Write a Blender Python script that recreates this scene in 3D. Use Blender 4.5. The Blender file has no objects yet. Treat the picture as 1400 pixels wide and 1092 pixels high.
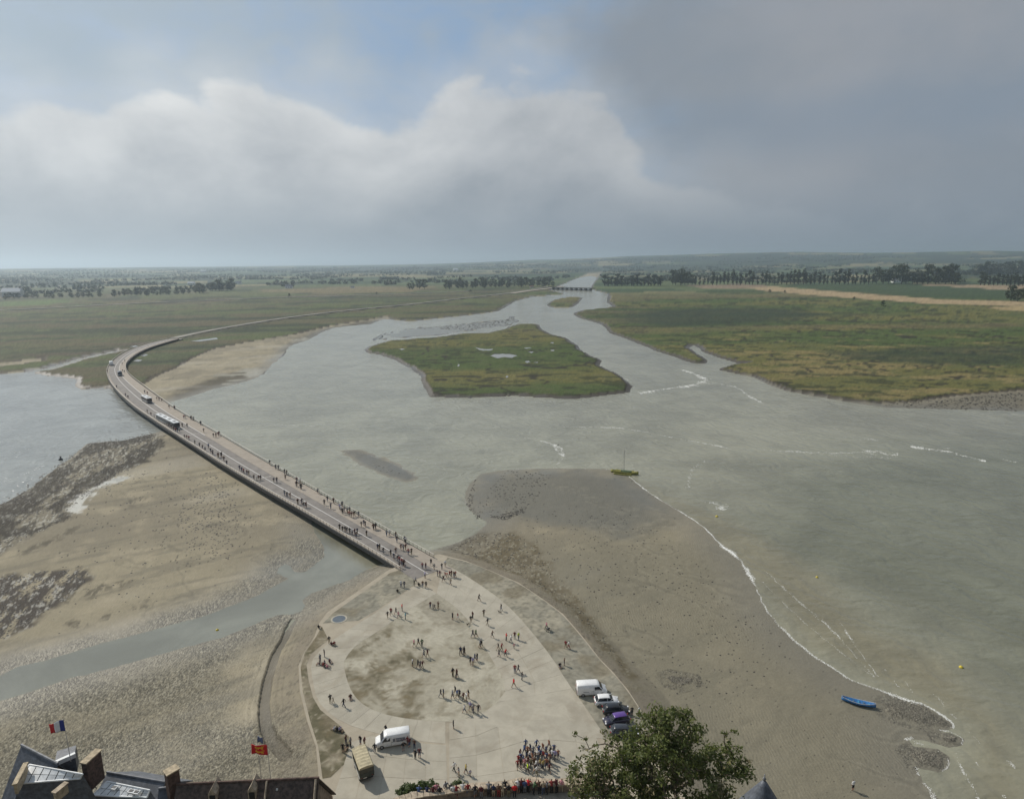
import bpy, bmesh, math, random
import numpy as np
from mathutils import Vector, Matrix, Euler

# ------------------------------------------------------------------ camera, sky, sun, exposure
SC = bpy.context.scene
COL = SC.collection
F, H, HL, HR = 880.0, 76.0, 366.0, 352.0          # focal length in photo pixels, eye height, horizon at both borders
ROLL = math.atan((HL - HR) / 1400.0)
PITCH = math.atan((546 - (HL + HR) / 2) * math.cos(ROLL) / F)
cam = bpy.data.cameras.new('camera'); cam_o = bpy.data.objects.new('camera', cam); COL.objects.link(cam_o)
cam.sensor_fit = 'HORIZONTAL'; cam.sensor_width = 36.0; cam.lens = 36.0 * F / 1400.0
cam.clip_start = 0.5; cam.clip_end = 120000
cam_o.location = (0, 0, H)
cam_o.matrix_world = Matrix.Translation((0, 0, H)) @ Matrix.Rotation(math.pi / 2 - PITCH, 4, 'X') @ Matrix.Rotation(-ROLL, 4, 'Z')
SC.camera = cam_o

SUN_AZ, SUN_EL = -54.0, 40.0                       # degrees right of the view axis, degrees up
sun_dir = Vector((math.sin(math.radians(SUN_AZ)) * math.cos(math.radians(SUN_EL)),
                  math.cos(math.radians(SUN_AZ)) * math.cos(math.radians(SUN_EL)), math.sin(math.radians(SUN_EL))))
sun = bpy.data.lights.new('sun', 'SUN'); sun_o = bpy.data.objects.new('sun', sun); COL.objects.link(sun_o)
sun.energy = 3.7; sun.angle = math.radians(1.0); sun.color = (1.0, 0.93, 0.82)
sun_o.rotation_euler = sun_dir.to_track_quat('Z', 'Y').to_euler()
sun_o.location = (-300, 200, 400)
SC.view_settings.view_transform = 'Standard'; SC.view_settings.look = 'None'
SC.view_settings.gamma = 1.0; SC.view_settings.use_curve_mapping = False
SC.view_settings.exposure = 0.02
SC.render.engine = 'CYCLES'
SC.cycles.use_denoising = True
SC.cycles.max_bounces = 6; SC.cycles.volume_bounces = 1
SC.cycles.transparent_max_bounces = 8
SC.cycles.sample_clamp_indirect = 4.0; SC.cycles.sample_clamp_direct = 12.0


def ray(u, v):
    x = (u - 700) / F; y = -(v - 546) / F
    c, s = math.cos(ROLL), math.sin(ROLL)
    xr, yr = x * c + y * s, -x * s + y * c
    cp, sp = math.cos(PITCH), math.sin(PITCH)
    return (xr, cp + yr * sp, -sp + yr * cp)


def at(u, v, z=0.0):
    """The point of the level plane z that lies at photo pixel (u, v)."""
    d = ray(u, v); t = (z - H) / d[2]
    return Vector((d[0] * t, d[1] * t, z))


def at_y(u, v, y):
    d = ray(u, v); t = y / d[1]
    return Vector((d[0] * t, y, H + d[2] * t))


def s2l(r, g, b):
    f = lambda c: (c / 255 / 12.92) if c <= 10.3 else ((c / 255 + 0.055) / 1.055) ** 2.4
    return (f(r), f(g), f(b), 1.0)


class NG:
    """Small helper for wiring shader nodes."""
    def __init__(s, tree): s.t = tree; tree.nodes.clear()
    def n(s, typ, **kw):
        nd = s.t.nodes.new(typ)
        for k, v in kw.items(): setattr(nd, k, v)
        return nd
    def put(s, sock, v):
        if isinstance(v, bpy.types.NodeSocket): s.t.links.new(v, sock)
        elif v is not None: sock.default_value = v
    def m(s, op, a, b=None, c=None, clamp=False):
        nd = s.n('ShaderNodeMath', operation=op); nd.use_clamp = clamp
        s.put(nd.inputs[0], a)
        if b is not None: s.put(nd.inputs[1], b)
        if c is not None: s.put(nd.inputs[2], c)
        return nd.outputs[0]
    def step(s, x, lo, hi):
        nd = s.n('ShaderNodeMapRange', interpolation_type='SMOOTHSTEP')
        s.put(nd.inputs[0], x); s.put(nd.inputs[1], lo); s.put(nd.inputs[2], hi); s.put(nd.inputs[3], 0.0); s.put(nd.inputs[4], 1.0)
        return nd.outputs[0]
    def mix(s, f, a, b, mode='MIX'):
        nd = s.n('ShaderNodeMix', data_type='RGBA', blend_type=mode)
        s.put(nd.inputs[0], f); s.put(nd.inputs[6], a); s.put(nd.inputs[7], b)
        return nd.outputs[2]
    def noise(s, vec, scale, detail=4, rough=0.55, dist=0.0, col=False):
        nd = s.n('ShaderNodeTexNoise'); nd.noise_dimensions = '3D'
        if vec is not None: s.put(nd.inputs['Vector'], vec)
        nd.inputs['Scale'].default_value = scale; nd.inputs['Detail'].default_value = detail
        nd.inputs['Roughness'].default_value = rough; nd.inputs['Distortion'].default_value = dist
        return nd.outputs['Color' if col else 'Fac']
    def attr(s, name, col=False):
        nd = s.n('ShaderNodeAttribute', attribute_name=name)
        return nd.outputs['Color' if col else 'Fac']
    def xyz(s, x, y, z=0.0):
        nd = s.n('ShaderNodeCombineXYZ'); s.put(nd.inputs[0], x); s.put(nd.inputs[1], y); s.put(nd.inputs[2], z)
        return nd.outputs[0]
    def bump(s, h, strength, dist):
        nd = s.n('ShaderNodeBump'); s.put(nd.inputs['Height'], h); nd.inputs['Strength'].default_value = strength
        nd.inputs['Distance'].default_value = dist
        return nd.outputs[0]


def world():
    w = bpy.data.worlds.new('World'); SC.world = w; w.use_nodes = True
    g = NG(w.node_tree)
    K = 10.0                                        # the background strength is 0.1
    col = lambda r, gg, b, k=1.0: tuple(c * K * k for c in s2l(r, gg, b)[:3]) + (1.0,)
    sky = g.n('ShaderNodeTexSky', sky_type='NISHITA'); sky.sun_disc = False
    sky.sun_elevation = math.radians(SUN_EL); sky.sun_rotation = math.radians(SUN_AZ)
    sky.altitude = 80; sky.air_density = 1.0; sky.dust_density = 3.0; sky.ozone_density = 1.6
    d = g.n('ShaderNodeTexCoord').outputs['Generated']
    sp = g.n('ShaderNodeSeparateXYZ'); g.put(sp.inputs[0], d)
    az = g.m('ARCTAN2', sp.outputs[0], sp.outputs[1]); el = g.m('ARCSINE', sp.outputs[2])
    P = g.xyz(az, g.m('MULTIPLY', el, 1.5), 0.37)
    n_big = g.noise(P, 3.2, 7, 0.56, 0.3)
    n_fine = g.noise(P, 11.0, 6, 0.60, 0.4)
    n_low = g.noise(g.xyz(az, g.m('MULTIPLY', el, 3.2), 4.1), 2.1, 5, 0.55)
    warp = g.n('ShaderNodeVectorMath', operation='ADD'); g.put(warp.inputs[0], P)
    wsc = g.n('ShaderNodeVectorMath', operation='SCALE'); g.put(wsc.inputs[0], g.noise(P, 9.0, 4, 0.6, 0.0, True)); wsc.inputs['Scale'].default_value = 0.09
    g.put(warp.inputs[1], wsc.outputs[0])
    def puff(scale):                               # rounded heads of cumulus
        v = g.n('ShaderNodeTexVoronoi', feature='F1', voronoi_dimensions='2D'); v.inputs['Scale'].default_value = scale
        g.put(v.inputs['Vector'], warp.outputs[0]); return g.m('SUBTRACT', 0.45, v.outputs['Distance'])
    pf = g.m('ADD', puff(8.0), g.m('MULTIPLY', g.m('SUBTRACT', n_fine, 0.5), 0.9))
    # cumulus bank: elevation of its top as a function of the bearing
    fc = g.n('ShaderNodeFloatCurve'); c = fc.mapping.curves[0]
    pts = [(-60, 128), (0, 130), (60, 126), (100, 138), (180, 114), (260, 112), (330, 96), (400, 112), (470, 128), (545, 128), (600, 116), (640, 98), (690, 84), (725, 76),
           (760, 92), (800, 118), (835, 138), (860, 168), (900, 200), (970, 232), (1060, 256), (1200, 275), (1400, 280)]
    AZ0, AZ1 = -0.8, 0.8
    data = []
    for u, v in pts:
        r = Vector(ray(u, v)).normalized()
        data.append(((math.atan2(r.x, r.y) - AZ0) / (AZ1 - AZ0), math.asin(r.z) / 0.5))
    c.points[0].location = data[0]; c.points[1].location = data[-1]
    for p in data[1:-1]: c.points.new(*p)
    fc.mapping.update()
    g.put(fc.inputs['Value'], g.m('DIVIDE', g.m('SUBTRACT', az, AZ0), AZ1 - AZ0, clamp=True))
    top = g.m('MULTIPLY', fc.outputs[0], 0.5)
    wob = g.m('ADD', g.m('MULTIPLY', pf, 0.055), g.m('MULTIPLY', g.m('SUBTRACT', n_big, 0.5), 0.05))
    depth = g.m('SUBTRACT', g.m('ADD', top, g.m('SUBTRACT', wob, 0.016)), el)          # how far below the top edge
    bank = g.m('MAXIMUM', g.step(depth, -0.010, 0.028), g.m('MULTIPLY', g.step(depth, -0.09, 0.03), 0.45))
    right = g.step(g.m('ADD', az, g.m('ADD', g.m('MULTIPLY', g.m('SUBTRACT', n_big, 0.5), 0.5), g.m('MULTIPLY', g.m('SUBTRACT', n_low, 0.5), 0.5))), 0.02, 0.34)   # the overcast part of the sky
    left = g.step(az, 0.55, -0.7)
    # blue between the clouds, with a thin milky veil
    veil = g.mix(left, col(146, 156, 168), col(168, 182, 193))
    blue = g.mix(0.72, sky.outputs[0], col(126, 158, 192))
    base = g.mix(g.m('ADD', 0.12, g.m('MULTIPLY', g.step(g.m('ADD', g.m('MULTIPLY', n_low, .6), g.m('MULTIPLY', n_fine, .4)), 0.40, 0.62), 0.80)), blue, veil)
    # high grey sheet on the overcast side
    sheet_c = g.mix(g.step(n_big, 0.34, 0.66), col(150, 154, 160), col(136, 144, 153))
    band = g.step(g.m('ABSOLUTE', g.m('SUBTRACT', g.m('ADD', el, g.m('MULTIPLY', g.m('SUBTRACT', n_low, 0.5), 0.10)), 0.175)), 0.06, 0.005)
    sheet_c = g.mix(g.m('MULTIPLY', band, 0.5), sheet_c, col(122, 138, 155))
    base = g.mix(g.m('MULTIPLY', right, 0.92), base, sheet_c)
    # the bank: bright crests, grey folds, flat grey underside melting into the haze
    shade = g.m('ADD', g.m('MULTIPLY', g.step(depth, 0.0, 0.13), 0.75), g.m('SUBTRACT', g.m('MULTIPLY', g.m('SUBTRACT', n_big, 0.50), 2.6), g.m('MULTIPLY', pf, 0.35)), clamp=True)
    lit = g.mix(left, col(172, 176, 180), col(228, 229, 228))
    dark = g.mix(left, col(136, 143, 151), col(156, 163, 170))
    cl = g.mix(shade, lit, dark)
    base = g.mix(g.m('MULTIPLY', bank, 0.95), base, cl)
    hz = g.mix(left, col(118, 132, 147), col(156, 165, 173))
    base = g.mix(g.m('MULTIPLY', g.step(el, 0.15, 0.01), 0.8), base, hz)
    base = g.mix(g.step(el, 0.0, -0.05), base, col(110, 115, 112))
    bg = g.n('ShaderNodeBackground'); g.put(bg.inputs[0], base); bg.inputs[1].default_value = 0.1
    out = g.n('ShaderNodeOutputWorld'); g.put(out.inputs[0], bg.outputs[0])


world()
random.seed(7); RNG = np.random.default_rng(11)


# ------------------------------------------------------------------ helpers
def tag(o, label=None, cat=None, group=None, kind=None):
    if label: o['label'] = label
    if cat: o['category'] = cat
    if group: o['group'] = group
    if kind: o['kind'] = kind
    return o


def link(name, me, parent=None, mat=None):
    o = bpy.data.objects.new(name, me); COL.objects.link(o)
    if parent is not None: o.parent = parent
    if mat is not None:
        me.materials.clear(); me.materials.append(mat)
    return o


def empty(name, loc, rz=0.0, scale=1.0):
    o = bpy.data.objects.new(name, None); COL.objects.link(o)
    o.location = loc; o.rotation_euler = (0, 0, rz); o.scale = (scale,) * 3; o.empty_display_size = 0.3
    return o


class MB:
    """Collects boxes, bars, tubes and lofts into one mesh."""
    def __init__(s): s.v = []; s.f = []
    def add(s, vs, fs):
        k = len(s.v); s.v += [tuple(p) for p in vs]; s.f += [tuple(i + k for i in f) for f in fs]; return s
    def box(s, c, d, rz=0.0):
        x, y, z = (a / 2 for a in d); cs, sn = math.cos(rz), math.sin(rz)
        vs = [(c[0] + a * cs - b * sn, c[1] + a * sn + b * cs, c[2] + e) for e in (-z, z) for a, b in ((-x, -y), (x, -y), (x, y), (-x, y))]
        return s.add(vs, [(3, 2, 1, 0), (4, 5, 6, 7), (0, 1, 5, 4), (1, 2, 6, 5), (2, 3, 7, 6), (3, 0, 4, 7)])
    def tube(s, pts, rads, n=6, cap=True):
        pts = [Vector(p) for p in pts]
        if not hasattr(rads, '__len__'): rads = [rads] * len(pts)
        rings = []; a = None
        for i, p in enumerate(pts):
            t = (pts[min(i + 1, len(pts) - 1)] - pts[max(i - 1, 0)]).normalized()
            ref = Vector((0, 0, 1)) if abs(t.z) < 0.9 else Vector((1, 0, 0))
            a = t.cross(ref).normalized() if a is None else (a - t * a.dot(t)).normalized()
            b = t.cross(a)
            rings.append([p + (a * math.cos(2 * math.pi * j / n) + b * math.sin(2 * math.pi * j / n)) * rads[i] for j in range(n)])
        return s.loft(rings, True, cap)
    def loft(s, rings, closed=True, cap=True):
        n = len(rings[0]); vs = [p for r in rings for p in r]; fs = []
        for i in range(len(rings) - 1):
            for j in range(n if closed else n - 1):
                a, b = i * n + j, i * n + (j + 1) % n
                fs.append((a, b, b + n, a + n))
        if cap and closed:
            fs.append(tuple(range(n - 1, -1, -1))); fs.append(tuple((len(rings) - 1) * n + j for j in range(n)))
        return s.add(vs, fs)
    def lathe(s, prof, c=(0, 0, 0), n=10):
        rings = [[(c[0] + r * math.cos(2 * math.pi * j / n), c[1] + r * math.sin(2 * math.pi * j / n), c[2] + z) for j in range(n)] for r, z in prof]
        return s.loft(rings, True, True)
    def poly(s, pts, z0, z1):
        """Upright prism over a simple outline."""
        n = len(pts); area = sum(pts[i][0] * pts[(i + 1) % n][1] - pts[(i + 1) % n][0] * pts[i][1] for i in range(n))
        if area < 0: pts = pts[::-1]
        return s.add([(p[0], p[1], z0) for p in pts] + [(p[0], p[1], z1) for p in pts],
                     [tuple(range(n - 1, -1, -1)), tuple(range(n, 2 * n))] + [(i, (i + 1) % n, (i + 1) % n + n, i + n) for i in range(n)])
    def mesh(s, name, smooth=False):
        me = bpy.data.meshes.new(name); me.from_pydata(s.v, [], s.f); me.validate(); me.update()
        if smooth: me.shade_smooth()
        return me
    def build(s, name, mat, parent=None, smooth=False):
        return link(name, s.mesh(name, smooth), parent, mat)


def copy_tree(o, parent=None):
    c = o.copy(); COL.objects.link(c); c.parent = parent
    for ch in [x for x in o.children]: copy_tree(ch, c)
    return c


MATS = {}


def pmat(name, color, rough=0.6, metal=0.0, spec=0.5, var=0.12, scale=3.0, bump=0.0, bscale=20.0, coat=0.0, emis=None):
    """Procedural paint: a base colour broken up by noise, with optional relief."""
    if name in MATS: return MATS[name]
    m = bpy.data.materials.new(name); m.use_nodes = True; g = NG(m.node_tree)
    tc = g.n('ShaderNodeTexCoord').outputs['Object']
    n1 = g.noise(tc, scale, 6, 0.6)
    c = tuple(color[:3]) + (1.0,)
    lo = tuple(x * (1 - var * 1.6) for x in color[:3]) + (1.0,); hi = tuple(min(1, x * (1 + var)) for x in color[:3]) + (1.0,)
    cc = g.mix(g.step(n1, 0.3, 0.7), lo, hi)
    b = g.n('ShaderNodeBsdfPrincipled'); g.put(b.inputs['Base Color'], cc)
    b.inputs['Roughness'].default_value = rough; b.inputs['Metallic'].default_value = metal
    b.inputs['Specular IOR Level'].default_value = spec; b.inputs['Coat Weight'].default_value = coat
    if bump: g.put(b.inputs['Normal'], g.bump(g.noise(tc, bscale, 5, 0.6), bump, 0.05))
    g.put(g.n('ShaderNodeOutputMaterial').inputs[0], b.outputs[0])
    MATS[name] = m
    return m


# ------------------------------------------------------------------ numpy noise and distance fields
def _hash(ix, iy, seed):
    h = (ix.astype(np.int64) * 374761393 + iy.astype(np.int64) * 668265263 + seed * 974711) & 0xffffffff
    h = ((h ^ (h >> 13)) * 1274126177) & 0xffffffff
    return ((h ^ (h >> 16)) & 0xffff) / 65535.0


def vnoise(x, y, seed=0):
    ix, iy = np.floor(x), np.floor(y); fx, fy = x - ix, y - iy
    fx = fx * fx * (3 - 2 * fx); fy = fy * fy * (3 - 2 * fy)
    a, b = _hash(ix, iy, seed), _hash(ix + 1, iy, seed); c, d = _hash(ix, iy + 1, seed), _hash(ix + 1, iy + 1, seed)
    return (a * (1 - fx) + b * fx) * (1 - fy) + (c * (1 - fx) + d * fx) * fy


def fbm(x, y, scale, octv=4, seed=0, gain=0.5, sx=1.0, ang=0.0):
    """Fractal noise in 0..1; sx > 1 stretches it along the direction ang."""
    c, s = math.cos(ang), math.sin(ang); u, v = (x * c + y * s) / scale / sx, (-x * s + y * c) / scale
    t = np.zeros_like(u); a = 1.0; tot = 0
    for o in range(octv):
        t += a * vnoise(u * 2 ** o + 17.3 * o, v * 2 ** o - 9.1 * o, seed + o * 31); tot += a; a *= gain
    return t / tot


def sstep(x, lo, hi):
    t = np.clip((x - lo) / (hi - lo), 0, 1); return t * t * (3 - 2 * t)


def sdf(X, Y, poly, margin=60.0):
    """Signed distance in metres to a closed outline, positive inside."""
    P = np.array([(p[0], p[1]) for p in poly]); out = np.full(X.shape, -margin)
    m = (X > P[:, 0].min() - margin) & (X < P[:, 0].max() + margin) & (Y > P[:, 1].min() - margin) & (Y < P[:, 1].max() + margin)
    x, y = X[m], Y[m]
    if not len(x): return out
    best = np.full(x.shape, 1e18); ins = np.zeros(x.shape, bool)
    for (ax, ay), (bx, by) in zip(P, np.roll(P, -1, 0)):
        dx, dy = bx - ax, by - ay; L = dx * dx + dy * dy + 1e-9
        t = np.clip(((x - ax) * dx + (y - ay) * dy) / L, 0, 1)
        best = np.minimum(best, (x - ax - t * dx) ** 2 + (y - ay - t * dy) ** 2)
        c = (ay > y) != (by > y)
        ins ^= c & (x < (bx - ax) * (y - ay) / (by - ay + 1e-12) + ax)
    dd = np.sqrt(best); out[m] = np.where(ins, dd, -np.minimum(dd, margin))
    return out


def line_d(X, Y, pts, margin=40.0):
    P = np.array([(p[0], p[1]) for p in pts]); out = np.full(X.shape, margin)
    m = (X > P[:, 0].min() - margin) & (X < P[:, 0].max() + margin) & (Y > P[:, 1].min() - margin) & (Y < P[:, 1].max() + margin)
    x, y = X[m], Y[m]; best = np.full(x.shape, 1e18)
    for (ax, ay), (bx, by) in zip(P[:-1], P[1:]):
        dx, dy = bx - ax, by - ay; L = dx * dx + dy * dy + 1e-9
        t = np.clip(((x - ax) * dx + (y - ay) * dy) / L, 0, 1)
        best = np.minimum(best, (x - ax - t * dx) ** 2 + (y - ay - t * dy) ** 2)
    out[m] = np.minimum(np.sqrt(best), margin)
    return out


def PX(pts, z=0.0): return [at(u, v, z) for u, v in pts]

# ------------------------------------------------------------------ outlines read off the photograph and laid on the ground
W_MAIN = PX([(593, 752), (625, 741), (650, 729), (668, 715), (647, 702), (634, 686), (640, 664), (657, 648), (692, 642), (760, 640), (830, 641), (858, 650), (880, 668), (905, 685), (940, 705),
             (965, 722), (985, 745), (1010, 762), (1025, 785), (1035, 805), (1045, 830), (1062, 852), (1091, 880), (1115, 898), (1138, 913), (1165, 930), (1194, 939), (1216, 948), (1240, 957), (1262, 961), (1284, 975),
             (1306, 990), (1304, 996), (1286, 1000), (1300, 1001), (1318, 1010), (1314, 1019), (1296, 1021), (1262, 1012), (1238, 1008), (1250, 1020), (1282, 1024), (1298, 1034), (1297, 1050), (1280, 1054), (1252, 1048), (1262, 1070),
             (1282, 1092), (1310, 1135), (1340, 1200), (1900, 1200), (2300, 640), (2100, 575), (1500, 568), (1400, 562), (1320, 560), (1215, 557), (1178, 553), (1149, 547), (1109, 541), (1077, 535), (1056, 527), (1040, 519), (1009, 510), (983, 505), (1000, 499),
             (1023, 496), (1006, 496), (983, 488), (960, 480), (950, 471), (942, 475), (952, 484), (968, 493), (965, 497), (947, 496), (927, 489), (901, 480), (875, 470), (850, 460), (834, 455), (824, 444), (808, 439),
             (793, 435), (783, 429), (791, 425), (838, 420), (830, 412), (832, 402), (807, 395), (812, 386), (826, 368.5), (818, 368.5), (790, 380), (757, 394), (749, 396), (772, 402), (726, 406), (706, 411), (688, 421), (684, 425), (648, 430), (597, 435),
             (561, 439), (525, 436), (507, 443), (494, 444), (456, 448), (438, 455), (422, 464), (394, 474), (389, 484), (373, 497), (360, 511), (342, 520), (291, 532), (257, 543), (231, 550),
             (218, 558), (240, 576), (300, 612), (400, 672), (470, 715), (530, 750), (560, 768)])
W_LEFT = PX([(-500, 530), (-60, 514), (0, 511), (38, 507), (60, 512), (84, 515), (106, 518), (104, 528), (112, 531), (150, 530), (165, 533), (205, 560), (235, 585), (211, 592), (168, 602), (120, 606), (105, 618), (88, 632), (70, 645), (40, 668), (0, 690), (-60, 720), (-700, 900)])
W_CREEK = PX([(40, 506), (62, 503), (85, 496), (110, 489), (160, 478), (168, 479), (118, 490), (88, 499), (66, 506), (45, 508)], 0.3)
W_POOL = PX([(-120, 955), (-60, 940), (0, 924), (21, 913), (71, 900), (128, 882), (199, 864), (238, 853), (280, 842), (316, 828), (343, 818), (362, 809), (377, 800), (396, 791), (389, 788), (380, 783), (381, 776), (390, 771), (397, 775), (402, 782), (417, 782), (427, 775), (443, 761),
              (444, 748), (434, 733), (426, 716), (432, 706), (470, 715), (545, 760), (552, 775), (530, 780), (500, 786), (476, 793), (450, 802), (428, 810), (414, 820), (418, 828), (412, 836), (399, 840), (380, 840), (365, 846), (343, 856), (321, 865), (300, 873), (257, 883), (214, 895), (150, 913), (96, 927), (49, 943), (0, 957), (-60, 975), (-140, 995)])
I_MAIN = PX([(498, 478), (505, 474), (533, 466), (597, 461), (636, 456), (666, 456), (682, 452), (706, 444), (734, 443), (742, 451), (752, 457), (773, 462), (791, 474), (793, 479), (808, 487), (823, 493), (818, 500), (845, 513), (864, 528), (860, 536), (809, 542), (783, 545), (731, 542), (703, 540), (680, 541), (643, 543), (589, 542),
             (580, 528), (575, 513), (561, 502), (541, 492), (520, 484), (505, 482)], 0.0)
I_SMALL = PX([(747, 416), (754, 421), (784, 420), (797, 407), (778, 406), (757, 410)])
I_MUD = PX([(507, 466), (522, 457), (560, 449), (620, 445), (690, 437), (700, 432), (712, 440), (682, 447), (640, 452), (600, 458), (540, 462)])
I_BAR = PX([(473, 617), (486, 617), (508, 624), (540, 637), (564, 652), (556, 656), (524, 646), (495, 631)])
S_LEFT = PX([(178, 520), (195, 525), (215, 514), (240, 503), (262, 490), (290, 478), (340, 468), (400, 458), (450, 446), (500, 438), (530, 432), (540, 440), (438, 460), (394, 480), (373, 503), (342, 526), (290, 540), (225, 560)])
S_RIGHT = PX([(1700, 530), (1400, 534), (1320, 540), (1294, 543), (1241, 550), (1188, 551), (1157, 547), (1109, 539), (1077, 533), (1056, 524), (1030, 513), (1000, 512), (1100, 560), (1700, 590)])
S_PALE = PX([(-60, 503), (0, 498), (62, 489), (60, 494), (20, 501), (-60, 508)])
S_ROCKS = PX([(-700, 760), (-60, 705), (0, 682), (60, 645), (95, 620), (125, 603), (205, 588), (222, 598), (190, 640), (150, 660), (110, 690), (80, 720), (30, 745), (-60, 790), (-700, 980)])
S_ROCKS2 = PX([(-80, 800), (0, 790), (60, 782), (115, 780), (126, 797), (95, 820), (60, 845), (0, 882), (-80, 915)])
S_WEED = PX([(600, 752), (650, 728), (700, 727), (735, 745), (760, 785), (790, 825), (822, 865), (850, 905), (880, 955), (868, 962), (838, 918), (800, 874), (770, 839), (743, 818), (709, 796), (671, 780), (636, 764)])
G_STREAM = PX([(-150, 930), (60, 890), (150, 865), (230, 838), (300, 815), (345, 785), (372, 755), (405, 735), (440, 735), (452, 760), (520, 775), (545, 778), (500, 800), (450, 830), (425, 850), (405, 850), (395, 870), (350, 885), (290, 920), (330, 980), (395, 1000), (430, 1060), (430, 1180), (-200, 1200)])
G_LOBE = [PX([(1199, 957), (1225, 954), (1262, 961), (1284, 975), (1306, 990), (1302, 997), (1270, 996), (1240, 990), (1212, 982), (1203, 970)]),
          PX([(1277, 1003), (1300, 1000), (1319, 1010), (1314, 1019), (1298, 1020), (1282, 1013)]),
          PX([(1234, 1027), (1250, 1019), (1282, 1023), (1300, 1035), (1298, 1051), (1280, 1055), (1250, 1047)]),
          PX([(902, 928), (915, 923), (950, 928), (955, 938), (935, 946), (912, 940)])]
S_DARKBANK = PX([(640, 664), (657, 648), (760, 640), (858, 650), (905, 685), (920, 715), (880, 745), (800, 735), (700, 715), (645, 702)])
ESPL = PX([(545, 773), (531, 779), (447, 837), (436, 852), (430, 870), (416, 890), (408, 910), (410, 945), (420, 985), (432, 1020), (436, 1066), (440, 1150), (700, 1200), (960, 1150), (905, 1010), (876, 969), (859, 943), (839, 919), (820, 900), (800, 874), (783, 854), (770, 839), (743, 819), (709, 796), (671, 780), (636, 766), (600, 757)], 3.0)
RUT = PX([(403, 845), (396, 857), (390, 873), (378, 892), (373, 909), (366, 935), (361, 965), (363, 995), (372, 1015), (392, 1040)], 0.6)
ROAD = PX([(237, 462), (280, 452.5), (340, 442), (391, 434), (443, 427.5), (505, 421), (559, 416), (623, 408.5), (680, 402.5), (719, 397), (750, 391.5)], 3.0)
TRACK = PX([(-200, 432), (0, 424), (103, 419), (206, 413.5), (283, 411), (360, 407), (469, 404.5), (559, 401.5), (640, 398)], 2.0)
ISLAND_POOLS = [PX(p, 1.2) for p in (
    [(670, 486), (676, 483), (688, 482.5), (700, 483.5), (708, 486), (700, 490), (690, 488.5), (680, 491), (674, 488)],
    [(651, 474), (657, 476), (664, 477.5), (674, 477), (672, 479.5), (660, 480), (654, 478)], [(545, 477), (551, 476), (554, 477.5), (548, 478.5)],
    [(626, 497), (629, 497), (628.5, 501.5), (625.5, 501)], [(716, 475), (724, 474.5), (727, 476), (719, 477)], [(722, 481), (730, 480.5), (727, 483)], [(753, 478), (758, 477.5), (757, 480.5), (753.5, 480)],
    [(717, 494), (722, 492), (725, 495), (720, 497)], [(691, 515), (694, 512.5), (696, 515), (693, 516.5)], [(729, 495), (736, 494.5), (735, 496.5)], [(752, 468), (757, 467.5), (756, 470)])]
BRIDGE_POOLS = [PX(p, 1.0) for p in ([(180, 494), (190, 490), (194, 493), (187, 495)], [(188, 487), (200, 483), (203, 485.5), (195, 488)], [(258, 467), (280, 464), (300, 461), (299, 463.5), (270, 468)], [(178, 474), (188, 472), (190, 474), (183, 475.5)])]


def polar_grid(naz, az0, az1, rows):
    az = np.linspace(az0, az1, naz); A, R = np.meshgrid(az, rows)
    return R * np.sin(A), R * np.cos(A), A, R


rows = 1.0 / np.linspace(1 / 46.0, 1 / 5200.0, 840)
rows = np.concatenate([rows, np.geomspace(5400, 60000, 46)])
NA = 1000
X, Y, A, R = polar_grid(NA, math.radians(-46), math.radians(46), rows)
nj = lambda scale, amp, seed, o=4: (fbm(X, Y, scale, o, seed) - 0.5) * 2 * amp
far_amp = np.clip(R / 450.0, 0.25, 3.0)
wob = nj(9.0, 1.5, 1) * far_amp + nj(1.6, 0.35, 2, 3)

d_water = np.maximum.reduce([sdf(X, Y, W_MAIN), sdf(X, Y, W_LEFT), sdf(X, Y, W_CREEK), sdf(X, Y, W_POOL)])
d_isl = np.maximum(sdf(X, Y, I_MAIN), sdf(X, Y, I_SMALL)); d_mud = sdf(X, Y, I_MUD); d_bar = sdf(X, Y, I_BAR)
d_land = np.maximum.reduce([-d_water, d_isl, d_mud, d_bar])
calm = sstep(np.maximum(-sdf(X, Y, W_POOL), -99), -4, 4)
d_land = d_land + wob * 0.8
pools = np.maximum.reduce([sdf(X, Y, p, 12) for p in ISLAND_POOLS + BRIDGE_POOLS])
d_sand = np.maximum.reduce([sdf(X, Y, S_LEFT), sdf(X, Y, S_RIGHT), sdf(X, Y, S_PALE), d_mud, d_bar])
near_sand = 335.0 - Y - 0.12 * np.abs(X)
d_grass = np.minimum.reduce([d_land - np.clip(R / 480, 0, 2.2) * (1.2 + 4 * (fbm(X, Y, 26, 3, 14) - .3)), -d_sand + wob * 1.5, -near_sand + wob * 3])
d_espl = sdf(X, Y, ESPL)
d_road = line_d(X, Y, ROAD, 60); d_track = line_d(X, Y, TRACK, 60)

# relief
Z = np.clip(d_land * 0.022, -1.2, 0.75)
Z = np.where(d_mud > -20, np.clip(d_mud * 0.006 - .03 + (fbm(X, Y, 14, 4, 5, sx=3) - 0.5) * 0.28, -0.3, 0.10), Z)
Z = np.where(d_bar > -12, np.clip(d_bar * 0.05 + 0.10 + (fbm(X, Y, 3, 3, 6) - 0.5) * 0.2, -0.5, 0.25), Z)
Z = Z + np.where(d_land > 0.4, (fbm(X, Y, 16, 4, 7) - 0.5) * 0.35 + (fbm(X, Y, 1.3, 3, 8) - 0.5) * 0.10, 0) * sstep(d_land, 0.4, 8) * (1 - .8 * sstep(R, 300, 360))
lobes = np.maximum.reduce([sdf(X, Y, p, 20) for p in G_LOBE])
Z = Z + 0.22 * sstep(lobes + nj(1.2, 0.3, 9), 0.2, 1.6) * sstep(d_land, 0, .5)
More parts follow.
